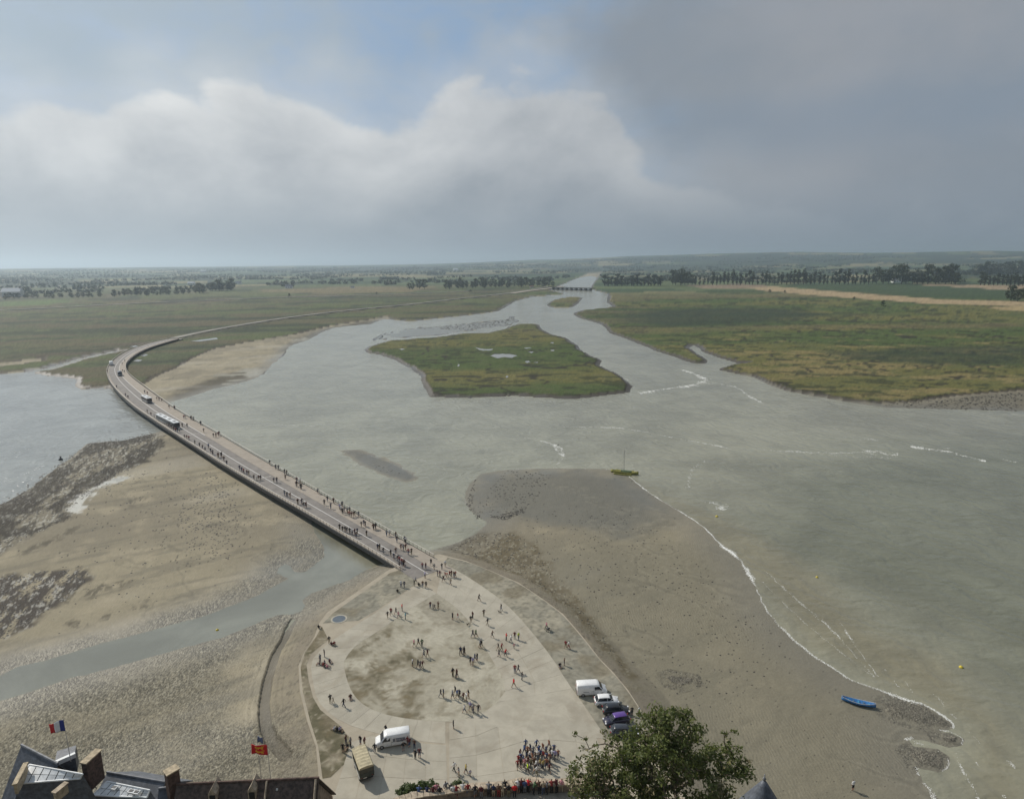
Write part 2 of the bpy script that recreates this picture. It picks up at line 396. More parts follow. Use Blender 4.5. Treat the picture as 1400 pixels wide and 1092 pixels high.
grass_h = 1.25 * sstep(d_grass, -3.0, 2.2 * np.clip(R / 450, 0.6, 3)) + (fbm(X, Y, 30, 4, 10) - 0.5) * 0.7 * sstep(d_grass, 3, 30)
Z = np.where(d_grass > -6, np.maximum(Z, np.where(d_land > 0, grass_h, -2)), Z)
Z = np.where(pools > -4, np.minimum(Z, 1.12), Z)
Z = np.maximum(Z, np.clip(2.75 + d_espl * 0.30, -2, 2.80))
rut = line_d(X, Y, RUT, 20)
Z = Z - 0.35 * sstep(rut, 1.0, 0.2) + 0.22 * sstep(np.abs(rut - 1.4), 0.9, 0.1) * (rut < 3)
Z = np.maximum(Z, np.clip(2.6 - (d_road - 5.5) * 0.30, -2, 2.6)) ; Z = np.where(d_grass > 5, np.maximum(Z, np.clip(1.8 - (d_track - 4) * 0.2, -2, 1.8)), Z)
far = sstep(R, 5200, 10500)
Z = Z + far * 185 * (0.25 + 0.75 * sstep(A, -0.25, 0.35)) * (0.45 + 0.75 * fbm(X, Y, 3200, 4, 12)) + sstep(R, 3000, 6000) * 14 * fbm(X, Y, 900, 3, 13)

# colour of the ground itself
def C(r, g, b): return np.array((r, g, b))
def lay(col, c, m): return col + (np.asarray(c) - col) * np.clip(m, 0, 1)[..., None]
n8, n40, n3, n05 = fbm(X, Y, 8, 5, 20), fbm(X, Y, 45, 4, 21), fbm(X, Y, 3, 4, 22), fbm(X, Y, 0.55, 3, 23)
str1 = fbm(X, Y, 3.0, 5, 24, sx=6, ang=math.radians(35)); str2 = fbm(X, Y, 1.2, 4, 25, sx=5, ang=math.radians(-25))
col = np.zeros(X.shape + (3,)) + C(0.290, 0.250, 0.185)
col = lay(col, C(0.225, 0.195, 0.150), sstep(n40, 0.35, 0.65))
col = lay(col, C(0.34, 0.29, 0.215), sstep(n8, 0.5, 0.75) * 0.7)
col = lay(col, C(0.16, 0.143, 0.115), sstep(str1, 0.56, 0.72) * 0.55)
right_side = sstep(A, -0.02, 0.10) * sstep(Y, 190, 150) * (d_espl < -1)
col = lay(col, C(0.186, 0.168, 0.130), right_side * 0.75)
wet = sstep(d_land, 14, 1.0) * (d_land > -3)
col = lay(col, C(0.165, 0.150, 0.125), wet * 0.55)
dk = sstep(sdf(X, Y, S_DARKBANK) + nj(6, 5, 26), -4, 9)
col = lay(col, C(0.138, 0.131, 0.114), dk * 0.9)
mudcol = C(0.135, 0.126, 0.108)
col = lay(col, C(0.19, 0.185, 0.165), sstep(d_mud, -3, 1)); col = lay(col, mudcol, sstep(d_bar, -2, 0.5))
# the strewn seaweed and stones on the left shore
_a, _b = at(0, 690, 0), at(121, 607, 0); shore_ang = math.atan2(_b.y - _a.y, _b.x - _a.x)
rk = sstep(sdf(X, Y, S_ROCKS) + nj(7, 6, 27), -2, 4); rk2 = sstep(sdf(X, Y, S_ROCKS2) + nj(3, 2.5, 28), -1.5, 1.5)
strk = fbm(X, Y, 1.6, 5, 29, gain=0.68, sx=4, ang=shore_ang); grain = fbm(X, Y, .8, 4, 31, gain=.7, sx=2.5, ang=shore_ang)
belts = np.maximum(sdf(X, Y, PX([(212, 588), (165, 600), (121, 605), (103, 628), (71, 647), (42, 670), (0, 688), (-60, 716), (-400, 830), (-400, 900), (-60, 775), (0, 742), (47, 731), (22, 712), (58, 686), (89, 657), (112, 622), (160, 612), (205, 603)])),
                   sdf(X, Y, PX([(222, 597), (205, 604), (184, 622), (158, 638), (126, 646), (105, 656), (71, 693), (79, 711), (50, 727), (72, 722), (96, 709), (86, 693), (126, 667), (163, 648), (194, 636), (228, 604)])))
dkb = sstep(belts + nj(4, 3.2, 39) + (strk - .5) * 7, -1.2, 1.2)
wetp = sstep(sdf(X, Y, PX([(175, 655), (131, 672), (110, 703), (90, 697), (100, 684), (126, 667), (155, 653)]), 20) + nj(3, 2, 61), -.8, .8)
col = lay(col, C(0.175, 0.155, 0.125), rk * .6)
col = lay(col, C(0.075, 0.066, 0.055), rk * sstep(strk, 0.44, 0.56) * .9)
col = lay(col, C(0.40, 0.38, 0.345), rk * sstep(grain, 0.55, 0.66) * .75)
col = lay(col, C(0.050, 0.043, 0.036), dkb * (0.78 + .2 * sstep(grain, .62, .42)))
col = lay(col, C(0.30, 0.29, 0.27), dkb * sstep(grain, 0.64, 0.73) * .55)
col = lay(col, C(0.42, 0.41, 0.385), wetp * (1 - dkb) * .85)
col = lay(col, C(0.062, 0.052, 0.047), rk2 * sstep(strk, 0.36, 0.50) * 0.95)
col = lay(col, C(0.38, 0.36, 0.335), rk2 * sstep(grain, 0.56, 0.66) * .8)
for q in ([(88, 815), (130, 806), (185, 796), (172, 806), (130, 818), (98, 826)], [(100, 853), (130, 848), (165, 840), (150, 850), (115, 858)], [(170, 690), (195, 682), (198, 692), (180, 694)], [(180, 828), (205, 822), (200, 829)], [(60, 745), (110, 722), (80, 742), (20, 765)]):
    col = lay(col, C(0.105, 0.092, 0.072), sstep(sdf(X, Y, PX(q), 10) + nj(2.5, 2.2, 63), -1, 1.2) * sstep(strk, .40, .54) * .85)
wetsheet = wetp * .8
weed = sstep(sdf(X, Y, S_WEED) + nj(2.5, 2.0, 32), -1.0, 1.4)
col = lay(col, C(0.125, 0.102, 0.068), weed * (0.45 + 0.5 * sstep(n3, 0.35, 0.6)))
col = lay(col, C(0.26, 0.235, 0.185), weed * sstep(n05, 0.60, 0.72) * 0.8)
mudpoly = np.maximum(sdf(X, Y, PX([(228, 548), (250, 530), (275, 520), (310, 512), (350, 502), (366, 505), (345, 520), (291, 534), (231, 553)]), 60), sdf(X, Y, PX([(380, 480), (400, 466), (430, 452), (470, 444), (530, 436), (510, 446), (456, 451), (424, 466), (392, 484)]), 60))
col = lay(col, C(0.085, 0.075, 0.058), sstep(mudpoly + nj(9, 9, 37), -4, 8) * .85)
col = lay(col, C(0.36, 0.34, 0.30), sstep(mudpoly + nj(9, 9, 37), -4, 8) * sstep(fbm(X, Y, 12, 4, 38, sx=5), .58, .66) * .8)
col = lay(col, C(0.135, 0.122, 0.100), sstep(sdf(X, Y, S_RIGHT), -5, 10) * .85)
# pebbles
peb = np.clip(sstep(sdf(X, Y, G_STREAM) + nj(8, 6, 34), -4, 5), 0, 1) * (0.55 + 0.45 * sstep(n8, 0.35, 0.6)) * (d_espl < 1)
peb = np.maximum(peb, sstep(lobes + nj(1.2, 0.7, 35), -0.6, 0.6))
pv = RNG.random(X.shape); pv = (pv + fbm(X, Y, 0.35, 2, 36)) / 2
col = lay(col, C(0.165, 0.150, 0.120), peb * 0.7)
col = lay(col, C(0.085, 0.078, 0.066), peb * sstep(pv, 0.52, 0.36) * 0.85)
col = lay(col, C(0.33, 0.30, 0.245), peb * sstep(pv, 0.60, 0.76) * 0.65)
col = lay(col, C(0.11, 0.098, 0.08), sstep(lobes + nj(1.2, 0.7, 35), -0.6, 0.6) * 0.55)
col = lay(col, C(0.095, 0.085, 0.07), sstep(rut, 1.0, 0.3) * 0.85)
dots = RNG.random(X.shape) < 0.004
dz = sstep(sdf(X, Y, PX([(250, 680), (300, 650), (330, 700), (320, 770), (250, 770), (235, 720)]), 30), -6, 4) * 0.030
col = lay(col, C(0.05, 0.045, 0.04), ((RNG.random(X.shape) < dz) | (dots & (n40 > 0.5) & (R < 300))) * 0.9)
# rills that drain the flats
rill = np.abs(fbm(X, Y, 17, 5, 65, sx=1.6, ang=math.radians(-35)) - .5); rill2 = np.abs(fbm(X, Y, 6, 4, 66, sx=2.2, ang=math.radians(25)) - .5)
rm = sstep(fbm(X, Y, 40, 3, 67), .42, .58) * (1 - peb) * (d_espl < -4)
col = lay(col, C(0.115, 0.105, 0.085), np.maximum(sstep(rill, .016, .003), sstep(rill2, .018, .004) * .6) * rm * .32)
col = lay(col, C(0.36, 0.325, 0.255), sstep(np.abs(rill - .030), .012, .002) * rm * .14)
col = col * np.array((0.985, 1.005, 0.955))
# salt marsh
g1 = fbm(X, Y, 60, 5, 40, sx=3); g2 = fbm(X, Y, 14, 5, 41, sx=2.5); g3 = fbm(X, Y, 220, 4, 42, sx=2.5); g4 = fbm(X, Y, 4, 4, 43, sx=2)
gc = np.zeros_like(col) + C(0.068, 0.094, 0.031)
gc = lay(gc, C(0.125, 0.120, 0.042), sstep(g1, 0.42, 0.62))
gc = lay(gc, C(0.042, 0.060, 0.024), sstep(g3, 0.48, 0.62) * 0.75)
gc = lay(gc, C(0.205, 0.165, 0.072), sstep(g2 * 0.6 + g1 * 0.4, 0.54, 0.64) * (0.25 + 0.75 * sstep(X, 90, 220)) * sstep(Y, 900, 500) * 0.9)
gc = lay(gc, C(0.095, 0.105, 0.045), sstep(g4, 0.52, 0.70) * 0.6)
gc = lay(gc, C(0.030, 0.036, 0.020), sstep(fbm(X, Y, 7, 5, 47, gain=.65, sx=2.5), 0.53, 0.64) * 0.7)
creek = np.abs(fbm(X, Y, 55, 4, 48, sx=1.8) - 0.5)
gc = lay(gc, C(0.035, 0.032, 0.024), sstep(creek, 0.012, 0.003) * sstep(R, 1500, 700) * .9)
gc = lay(gc, C(0.076, 0.088, 0.044), sstep(X, 60, -60) * sstep(d_isl, 0, -4) * 0.75)
gc = lay(gc, C(0.135, 0.110, 0.062), sstep(fbm(X, Y, 90, 4, 44, sx=4), 0.54, 0.66) * 0.5 * sstep(R, 500, 900))
bd = fbm(X, Y, 34, 5, 49, gain=.55, sx=7, ang=math.radians(8)); bd2 = fbm(X, Y, 75, 4, 51, sx=6, ang=math.radians(10)); lf = sstep(X, 40, -80) * (d_isl < 0)
gc = lay(gc, C(0.092, 0.112, 0.044), lf * sstep(bd2, .50, .62) * .8)
gc = lay(gc, C(0.110, 0.088, 0.054), lf * sstep(bd, .53, .62) * .7)
gc = lay(gc, C(0.036, 0.043, 0.027), lf * sstep(bd, .46, .38) * .75)
gc = lay(gc, C(0.085, 0.068, 0.050), sstep(line_d(X, Y, PX([(-40, 494), (60, 486), (150, 478), (178, 472)], 1), 60), 40, 8) * sstep(bd, .35, .6) * .7)
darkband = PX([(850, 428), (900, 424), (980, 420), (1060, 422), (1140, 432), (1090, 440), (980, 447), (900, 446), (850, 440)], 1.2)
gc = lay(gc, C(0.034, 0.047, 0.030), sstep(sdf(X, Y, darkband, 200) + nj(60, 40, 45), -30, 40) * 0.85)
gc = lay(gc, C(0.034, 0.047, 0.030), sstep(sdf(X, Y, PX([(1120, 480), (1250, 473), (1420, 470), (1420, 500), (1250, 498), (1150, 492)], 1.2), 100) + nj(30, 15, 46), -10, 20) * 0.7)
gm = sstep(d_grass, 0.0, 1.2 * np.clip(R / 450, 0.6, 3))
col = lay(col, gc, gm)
edge = sstep(d_grass, 2.2, 0.3) * (d_land > -4.0) * (d_sand < 2) * sstep(R, 330, 350)
col = lay(col, C(0.056, 0.046, 0.034), edge * 0.9)
# fields of the mainland
fa = math.radians(12); u_, v_ = X * math.cos(fa) + Y * math.sin(fa), -X * math.sin(fa) + Y * math.cos(fa)
cw = 190.0; cu = np.floor(u_ / (cw * 2.4) + 0.35 * np.sin(v_ / 700)); cv = np.floor(v_ / cw)
fr = _hash(cu, cv, 77); fr2 = _hash(cu, cv, 78)
fc = np.zeros_like(col) + C(0.095, 0.120, 0.052)
fc = lay(fc, C(0.300, 0.235, 0.135), (fr > 0.80) * 0.55); fc = lay(fc, C(0.050, 0.078, 0.036), (fr < 0.30) * 1.0)
fc = lay(fc, C(0.16, 0.14, 0.075), ((fr > 0.5) & (fr < 0.62)) * 0.8); fc = fc * (0.85 + 0.3 * fr2)[..., None]
fm = np.where(A > 0.12, sstep(Y, 1350, 1700), sstep(Y, 1900, 2600))
col = lay(col, fc, fm * gm)
for poly, c in (([(1000, 390), (1060, 392), (1150, 399), (1280, 409), (1420, 412), (1420, 418), (1270, 415), (1130, 405), (1040, 397)], (0.34, 0.255, 0.150)),
                ([(1060, 391), (1200, 388), (1300, 390), (1385, 398), (1390, 410), (1280, 408), (1150, 398)], (0.045, 0.070, 0.032)),
                ([(1240, 388.5), (1420, 391), (1420, 397.5), (1385, 397)], (0.28, 0.21, 0.135)),
                ([(1350, 419.5), (1420, 418), (1420, 427), (1380, 425)], (0.32, 0.245, 0.13)),
                ([(940, 390), (1010, 388), (1060, 391), (1030, 394), (960, 394)], (0.22, 0.165, 0.11)),
                ([(950, 377), (1050, 379), (1060, 383), (955, 383)], (0.15, 0.13, 0.08)),
                ([(0, 413), (60, 410), (105, 411), (60, 417), (0, 419)], (0.10, 0.145, 0.05)),
                ([(150, 405), (300, 400), (420, 397), (400, 402), (250, 406)], (0.105, 0.115, 0.05)),
                ([(335, 398), (480, 392), (600, 392), (560, 399), (430, 401)], (0.17, 0.14, 0.075))):
    col = lay(col, C(*c), sstep(sdf(X, Y, PX(poly, 1.2), 300) + nj(30, 8, 50), -8, 8) * 0.95)
hed = np.minimum(np.abs((u_ / (cw * 2.4) + 0.35 * np.sin(v_ / 700)) % 1.0 - 0.0) * cw * 2.4, (v_ / cw % 1.0) * cw)
col = lay(col, C(0.028, 0.042, 0.024), sstep(hed, 26, 12) * fm * gm * sstep(R, 1900, 2600))
wood = sstep(fbm(X, Y, 700, 4, 52, sx=2), 0.50, 0.56) * sstep(R, 2800, 3600)
col = lay(col, C(0.030, 0.045, 0.026), wood * fm)
# the embankment and the apron of the square
col = lay(col, C(0.085, 0.082, 0.055), sstep(d_road, 16, 6) * 0.9)
apron = sstep(d_espl, -9, -1.0) * (1 - weed)
col = lay(col, C(0.20, 0.175, 0.135), apron * (0.35 + 0.4 * sstep(n3, 0.4, 0.6)))
col = lay(col, C(0.10, 0.09, 0.07), apron * sstep(n05, 0.58, 0.75) * 0.6)
col = col * (1 + (0.05 + .10 * np.maximum(peb, gm)) * (RNG.random(X.shape) - .5) * 2)[..., None]
gloss = np.clip(wet * 0.6 + wetsheet + dk * 0.35 + sstep(d_mud, -3, 1) + sstep(fbm(X, Y, 22, 4, 60, sx=3, ang=math.radians(40)), 0.52, 0.7) * 0.35 * (Z < 0.9), 0, 1) * (1 - gm) * (1 - .9 * np.maximum(np.maximum(rk, rk2), dkb) * (1 - wetp))

# which sheet each face belongs to
cls = np.zeros(X.shape, int)                        # 0 tidal flat, 1 salt meadow left, 2 salt meadow right, 3 island, 4 islet, 5 farmland
cls[gm > 0.5] = 1
cls[(gm > 0.5) & (A > 0.02) & (X > 0.10 * Y - 60)] = 2
cls[sdf(X, Y, I_MAIN) > -6] = 3
cls[sdf(X, Y, I_SMALL) > -10] = 4
cls[(fm > 0.5) & (gm > 0.5)] = 5
NRW = len(rows)


def ground_material():
    m = bpy.data.materials.new('shore_and_fields'); m.use_nodes = True; g = NG(m.node_tree)
    c = g.attr('albedo', True); gl = g.attr('gloss'); pb = g.attr('pebble'); gr = g.attr('grassy')
    pos = g.n('ShaderNodeNewGeometry').outputs['Position']
    f1 = g.noise(pos, 1.8, 6, 0.65); f2 = g.noise(pos, 0.22, 5, 0.6)
    k = g.m('ADD', 0.80, g.m('MULTIPLY', g.m('ADD', g.m('MULTIPLY', f1, 0.5), g.m('MULTIPLY', f2, 0.5)), 0.40))
    kk = g.n('ShaderNodeCombineColor'); [g.put(kk.inputs[i], k) for i in range(3)]
    cc = g.mix(1.0, c, kk.outputs[0], 'MULTIPLY')
    vor = g.n('ShaderNodeTexVoronoi'); vor.inputs['Scale'].default_value = 4.6; g.put(vor.inputs['Vector'], pos)
    vc = g.n('ShaderNodeSeparateColor'); g.put(vc.inputs[0], vor.outputs['Color'])
    pk = g.m('ADD', 0.5, g.m('MULTIPLY', vc.outputs[0], 1.0)); pc = g.n('ShaderNodeCombineColor'); [g.put(pc.inputs[i], pk) for i in range(3)]
    cc = g.mix(g.m('MULTIPLY', pb, 0.7), cc, g.mix(1.0, cc, pc.outputs[0], 'MULTIPLY'))
    b = g.n('ShaderNodeBsdfPrincipled'); g.put(b.inputs['Base Color'], cc)
    g.put(b.inputs['Roughness'], g.m('SUBTRACT', 0.85, g.m('MULTIPLY', gl, 0.52)))
    g.put(b.inputs['Specular IOR Level'], g.m('ADD', 0.12, g.m('MULTIPLY', gl, 0.38)))
    rip = g.n('ShaderNodeTexWave', wave_type='BANDS'); rip.inputs['Scale'].default_value = 0.55; rip.inputs['Distortion'].default_value = 9.0
    rip.inputs['Detail'].default_value = 3.0; rip.inputs['Detail Scale'].default_value = 0.7; g.put(rip.inputs['Vector'], pos)
    hgt = g.m('ADD', g.m('ADD', g.m('MULTIPLY', f1, 0.11), g.m('MULTIPLY', rip.outputs['Fac'], g.m('MULTIPLY', g.attr('ripple'), 0.022))), g.m('MULTIPLY', pb, g.m('MULTIPLY', vor.outputs['Distance'], -0.10)))
    hgt = g.m('ADD', hgt, g.m('MULTIPLY', gr, g.m('MULTIPLY', g.noise(pos, 0.6, 5, 0.7), 0.9)))
    g.put(b.inputs['Normal'], g.bump(hgt, 0.75, 1.0))
    g.put(g.n('ShaderNodeOutputMaterial').inputs[0], b.outputs[0])
    return m


GROUND = ground_material()


def ground_sheet(name, X, Y, Z, mask, label=None, colr=None, glossr=None, pebr=None, gr=None):
    """The faces of the terrain grid where mask holds, as one mesh."""
    nr, na = X.shape
    idx = np.arange(nr * na).reshape(nr, na)
    q = np.stack([idx[:-1, :-1], idx[:-1, 1:], idx[1:, 1:], idx[1:, :-1]], -1)[mask[:-1, :-1]].reshape(-1, 4)
    used, inv = np.unique(q, return_inverse=True); q = inv.reshape(-1, 4)[:, ::1]
    P = np.stack([X.ravel()[used], Y.ravel()[used], Z.ravel()[used]], -1)
    me = bpy.data.meshes.new(name); me.vertices.add(len(P)); me.vertices.foreach_set('co', P.ravel().astype(np.float32))
    me.loops.add(q.size); me.loops.foreach_set('vertex_index', q.ravel().astype(np.int32))
    me.polygons.add(len(q)); me.polygons.foreach_set('loop_start', np.arange(0, q.size, 4, dtype=np.int32))
    me.polygons.foreach_set('use_smooth', np.ones(len(q), bool))
    a = me.attributes.new('albedo', 'FLOAT_COLOR', 'POINT'); cc = np.ones((len(P), 4)); cc[:, :3] = colr.reshape(-1, 3)[used]; a.data.foreach_set('color', cc.ravel().astype(np.float32))
    for nm, arr in (('gloss', glossr), ('pebble', pebr), ('grassy', gr), ('ripple', (1 - np.clip(gr, 0, 1)) * sstep(fbm(X, Y, 18, 3, 62), .42, .62))):
        t = me.attributes.new(nm, 'FLOAT', 'POINT'); t.data.foreach_set('value', arr.ravel()[used].astype(np.float32))
    me.update(); me.validate()
    o = link(name, me, None, GROUND); o['kind'] = 'structure'
    if label: o['label'] = label
    return o


grassy = gm * np.clip(1.2 - R / 3000, 0, 1)
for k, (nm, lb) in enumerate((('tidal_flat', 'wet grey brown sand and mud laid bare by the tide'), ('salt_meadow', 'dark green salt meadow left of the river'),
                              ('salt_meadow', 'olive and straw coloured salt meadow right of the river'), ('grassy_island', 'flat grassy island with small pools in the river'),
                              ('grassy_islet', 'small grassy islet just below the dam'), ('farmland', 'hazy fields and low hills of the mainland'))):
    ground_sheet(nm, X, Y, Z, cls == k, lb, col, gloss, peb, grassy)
# the land goes on behind and beside the viewer
Xb, Yb, Ab, Rb = polar_grid(120, math.radians(46), math.radians(314), np.geomspace(30, 60000, 60))
Zb = np.full(Xb.shape, -0.35)
ground_sheet('tidal_flat', Xb, Yb, Zb, np.ones(Xb.shape, bool), 'bare sand of the bay around the mount', np.zeros(Xb.shape + (3,)) + C(0.22, 0.19, 0.15), np.zeros(Xb.shape), np.zeros(Xb.shape), np.zeros(Xb.shape))


def ground_z(p):
    """Height of the terrain grid under a point."""
    r = math.hypot(p[0], p[1]); a = math.atan2(p[0], p[1])
    j = min(max((a + math.radians(46)) / math.radians(92) * (NA - 1), 0), NA - 1.01)
    i = min(max(np.searchsorted(rows, r) - 1, 0), NRW - 2); t = min(max((r - rows[i]) / (rows[i + 1] - rows[i]), 0), 1); j0 = int(j); s = j - j0
    return float((Z[i, j0] * (1 - s) + Z[i, j0 + 1] * s) * (1 - t) + (Z[i + 1, j0] * (1 - s) + Z[i + 1, j0 + 1] * s) * t)


# ------------------------------------------------------------------ water
def water():
    m = bpy.data.materials.new('silty_sea_water'); m.use_nodes = True; g = NG(m.node_tree)
    pos = g.n('ShaderNodeNewGeometry').outputs['Position']
    big = g.noise(pos, 0.012, 5, 0.6, 0.6); mid = g.noise(pos, 0.05, 5, 0.6, 0.8)
    v_ = g.m('ADD', 0.80, g.m('MULTIPLY', g.step(g.m('ADD', g.m('MULTIPLY', big, 0.5), g.m('MULTIPLY', mid, 0.5)), 0.36, 0.64), 0.34)); vv = g.n('ShaderNodeCombineColor'); [g.put(vv.inputs[i], v_) for i in range(3)]
    c = g.mix(1.0, g.attr('silt_and_sheen', True), vv.outputs[0], 'MULTIPLY')
    sp = g.n('ShaderNodeSeparateXYZ'); g.put(sp.inputs[0], pos)
    b = g.n('ShaderNodeBsdfPrincipled'); g.put(b.inputs['Base Color'], c)
    b.inputs['IOR'].default_value = 1.33; b.inputs['Roughness'].default_value = 0.13; b.inputs['Specular IOR Level'].default_value = 0.5
    w1 = g.n('ShaderNodeTexWave', wave_type='BANDS', bands_direction='DIAGONAL'); w1.inputs['Scale'].default_value = 0.075; w1.inputs['Distortion'].default_value = 14.0
    w1.inputs['Detail'].default_value = 4.0; w1.inputs['Detail Scale'].default_value = 1.2; g.put(w1.inputs['Vector'], pos)
    sc = g.n('ShaderNodeVectorMath', operation='MULTIPLY'); g.put(sc.inputs[0], pos); sc.inputs[1].default_value = (0.55, 1.0, 1.0)
    ripple = g.noise(sc.outputs[0], 0.75, 4, 0.6, 0.4); chop = g.noise(sc.outputs[0], 0.17, 3, 0.55, 0.5)
    h = g.m('ADD', g.m('ADD', g.m('MULTIPLY', ripple, 0.15), g.m('MULTIPLY', chop, 0.34)), g.m('MULTIPLY', w1.outputs['Fac'], 0.11))
    sheltered = g.attr('sheltered')
    h = g.m('MULTIPLY', h, g.m('SUBTRACT', 1.0, g.m('MULTIPLY', sheltered, 0.92)))
    g.put(b.inputs['Normal'], g.bump(h, 1.0, 1.0))
    g.put(g.n('ShaderNodeOutputMaterial').inputs[0], b.outputs[0])
    # the sheet: polar rings, so that the quiet backwater can carry a mask
    r2 = np.concatenate([np.geomspace(40, 2600, 240), np.geomspace(2800, 40000, 12)])
    Xw, Yw, Aw, Rw = polar_grid(420, math.radians(-50), math.radians(50), r2)
    nr, na = Xw.shape; idx = np.arange(nr * na).reshape(nr, na)
    q = np.stack([idx[:-1, :-1], idx[1:, :-1], idx[1:, 1:], idx[:-1, 1:]], -1).reshape(-1, 4)
    me = bpy.data.meshes.new('water'); me.from_pydata(np.stack([Xw, Yw, 0 * Xw], -1).reshape(-1, 3).tolist(), [], q[:, ::-1].tolist())
    sh = sstep(sdf(Xw, Yw, W_POOL, 40), -8, 0)
    me.attributes.new('sheltered', 'FLOAT', 'POINT').data.foreach_set('value', sh.ravel().astype(np.float32))
    # silt and painted reflections: clear green deeps on the right, milky channel, sandy shallows along the shores
    def L2(c0, c1, w): return c0 + (np.asarray(c1) - c0) * np.clip(w, 0, 1)[..., None]
    sw = np.zeros(Xw.shape + (3,)) + np.array((0.268, 0.262, 0.198)); nz = (fbm(Xw, Yw, 40, 4, 64, sx=2) - .5)
    deep = sdf(Xw, Yw, PX([(1000, 640), (1150, 610), (1500, 600), (2100, 640), (1900, 1180), (1420, 1180), (1390, 1000), (1280, 900), (1180, 830), (1060, 750), (990, 690)]), 60)
    sw = L2(sw, (0.166, 0.170, 0.124), sstep(deep + nz * 50, -25, 30)); shoal = sdf(Xw, Yw, PX([(860, 655), (985, 745), (1035, 805), (1091, 880), (1194, 939), (1306, 990), (1300, 1060), (1340, 1200), (1480, 1200), (1400, 1000), (1300, 900), (1200, 860), (1120, 790), (1060, 760), (980, 700)]), 30)
    sw = L2(sw, (0.216, 0.198, 0.135), sstep(shoal + nz * 14, -5, 6) * .9)
    sw = L2(sw, (0.235, 0.240, 0.205), sstep(sdf(Xw, Yw, W_POOL, 10), -2, 0)); sw = L2(sw, (0.155, 0.130, 0.055), sstep(sdf(Xw, Yw, PX([(418, 700), (440, 700), (560, 765), (545, 782), (528, 781), (505, 770), (470, 748), (440, 728)]), 20), -1.5, 2.0) * .85)  # pool: painted sky reflection; olive strip: sandy shallows with painted bridge reflection
    sw = L2(sw, (0.285, 0.292, 0.268), sstep(sdf(Xw, Yw, W_LEFT, 20), -5, 0)); cl4 = np.ones((Xw.size, 4)); cl4[:, :3] = sw.reshape(-1, 3)  # left basin: silvery sky sheen painted into the water colour
    me.attributes.new('silt_and_sheen', 'FLOAT_COLOR', 'POINT').data.foreach_set('color', cl4.ravel().astype(np.float32))
    me.update()
    o = link('water', me, None, m); o['kind'] = 'structure'; o['label'] = 'grey green silty water of the river mouth and bay'
    # standing pools on the marsh
    for poly in ISLAND_POOLS + BRIDGE_POOLS:
        pp = [(p.x, p.y) for p in poly]; cy_ = sum(p[1] for p in pp) / len(pp); pp = [(p[0], cy_ + (p[1] - cy_) * .72) for p in pp]; ctr = Vector((sum(p[0] for p in pp) / len(pp), sum(p[1] for p in pp) / len(pp), 0)); Q = []
        for i in range(len(pp)):
            a, b = pp[i], pp[(i + 1) % len(pp)]
            for t in (0, .33, .66): Q.append((a[0] + (b[0] - a[0]) * t + random.uniform(-.5, .5), a[1] + (b[1] - a[1]) * t + random.uniform(-1.2, 1.2)))
        zt = max(ground_z(q) for q in Q + [ctr]) + .03
        mp = MB().poly(Q, zt - .6, zt).build('marsh_pool', m); mp['kind'] = 'structure'; mp['label'] = 'small bright pool of standing water in the marsh'
        me2 = mp.data; at2 = me2.attributes.new('silt_and_sheen', 'FLOAT_COLOR', 'POINT'); at2.data.foreach_set('color', np.tile((.20, .20, .18, 1.), len(me2.vertices)).astype(np.float32))
        me2.attributes.new('sheltered', 'FLOAT', 'POINT').data.foreach_set('value', np.ones(len(me2.vertices), np.float32))


water()


# ------------------------------------------------------------------ haze
def haze():
    mb = MB().box((0, 16000, 170), (70000, 50000, 345))       # bottom a little under the sea bed, top above the far hills
    m = bpy.data.materials.new('sea_haze'); m.use_nodes = True; g = NG(m.node_tree)
    v = g.n('ShaderNodeVolumePrincipled'); v.inputs['Color'].default_value = (0.64, 0.765, 0.885, 1); v.inputs['Density'].default_value = HAZE
    v.inputs['Anisotropy'].default_value = 0.55
    g.put(g.n('ShaderNodeOutputMaterial').inputs['Volume'], v.outputs[0])
    o = mb.build('haze', m); o['kind'] = 'stuff'; o['label'] = 'pale blue grey sea haze over the bay'


HAZE = 0.000098
haze()

# ------------------------------------------------------------------ the paved square at the foot of the mount
def paving(name, c1, c2, dark, stain=0.5, scale=0.35, rough=0.8, bump=0.25, rnd=0.14, grit=3.0):
    m = bpy.data.materials.new(name); m.use_nodes = True; g = NG(m.node_tree)
    pos = g.n('ShaderNodeNewGeometry').outputs['Position']
    a = g.noise(pos, scale, 6, 0.62, 0.4); b_ = g.noise(pos, grit, 5, 0.7); d = g.noise(pos, 0.11, 5, 0.6, 0.8)
    c = g.mix(g.step(a, 0.35, 0.65), c1 + (1,), c2 + (1,))
    c = g.mix(g.m('MULTIPLY', g.step(d, 0.52, 0.66), stain), c, dark + (1,))
    c = g.mix(g.m('MULTIPLY', g.step(b_, 0.58, 0.72), 0.35), c, dark + (1,))
    oi = g.n('ShaderNodeObjectInfo').outputs['Random']
    k = g.m('ADD', 1 - rnd, g.m('MULTIPLY', oi, 2 * rnd)); kc = g.n('ShaderNodeCombineColor'); [g.put(kc.inputs[i], k) for i in range(3)]
    c = g.mix(1.0, c, kc.outputs[0], 'MULTIPLY')
    b = g.n('ShaderNodeBsdfPrincipled'); g.put(b.inputs['Base Color'], c); b.inputs['Roughness'].default_value = rough
    b.inputs['Specular IOR Level'].default_value = 0.2
    g.put(b.inputs['Normal'], g.bump(b_, bump, 0.06))
    g.put(g.n('ShaderNodeOutputMaterial').inputs[0], b.outputs[0])
    MATS[name] = m
    return m


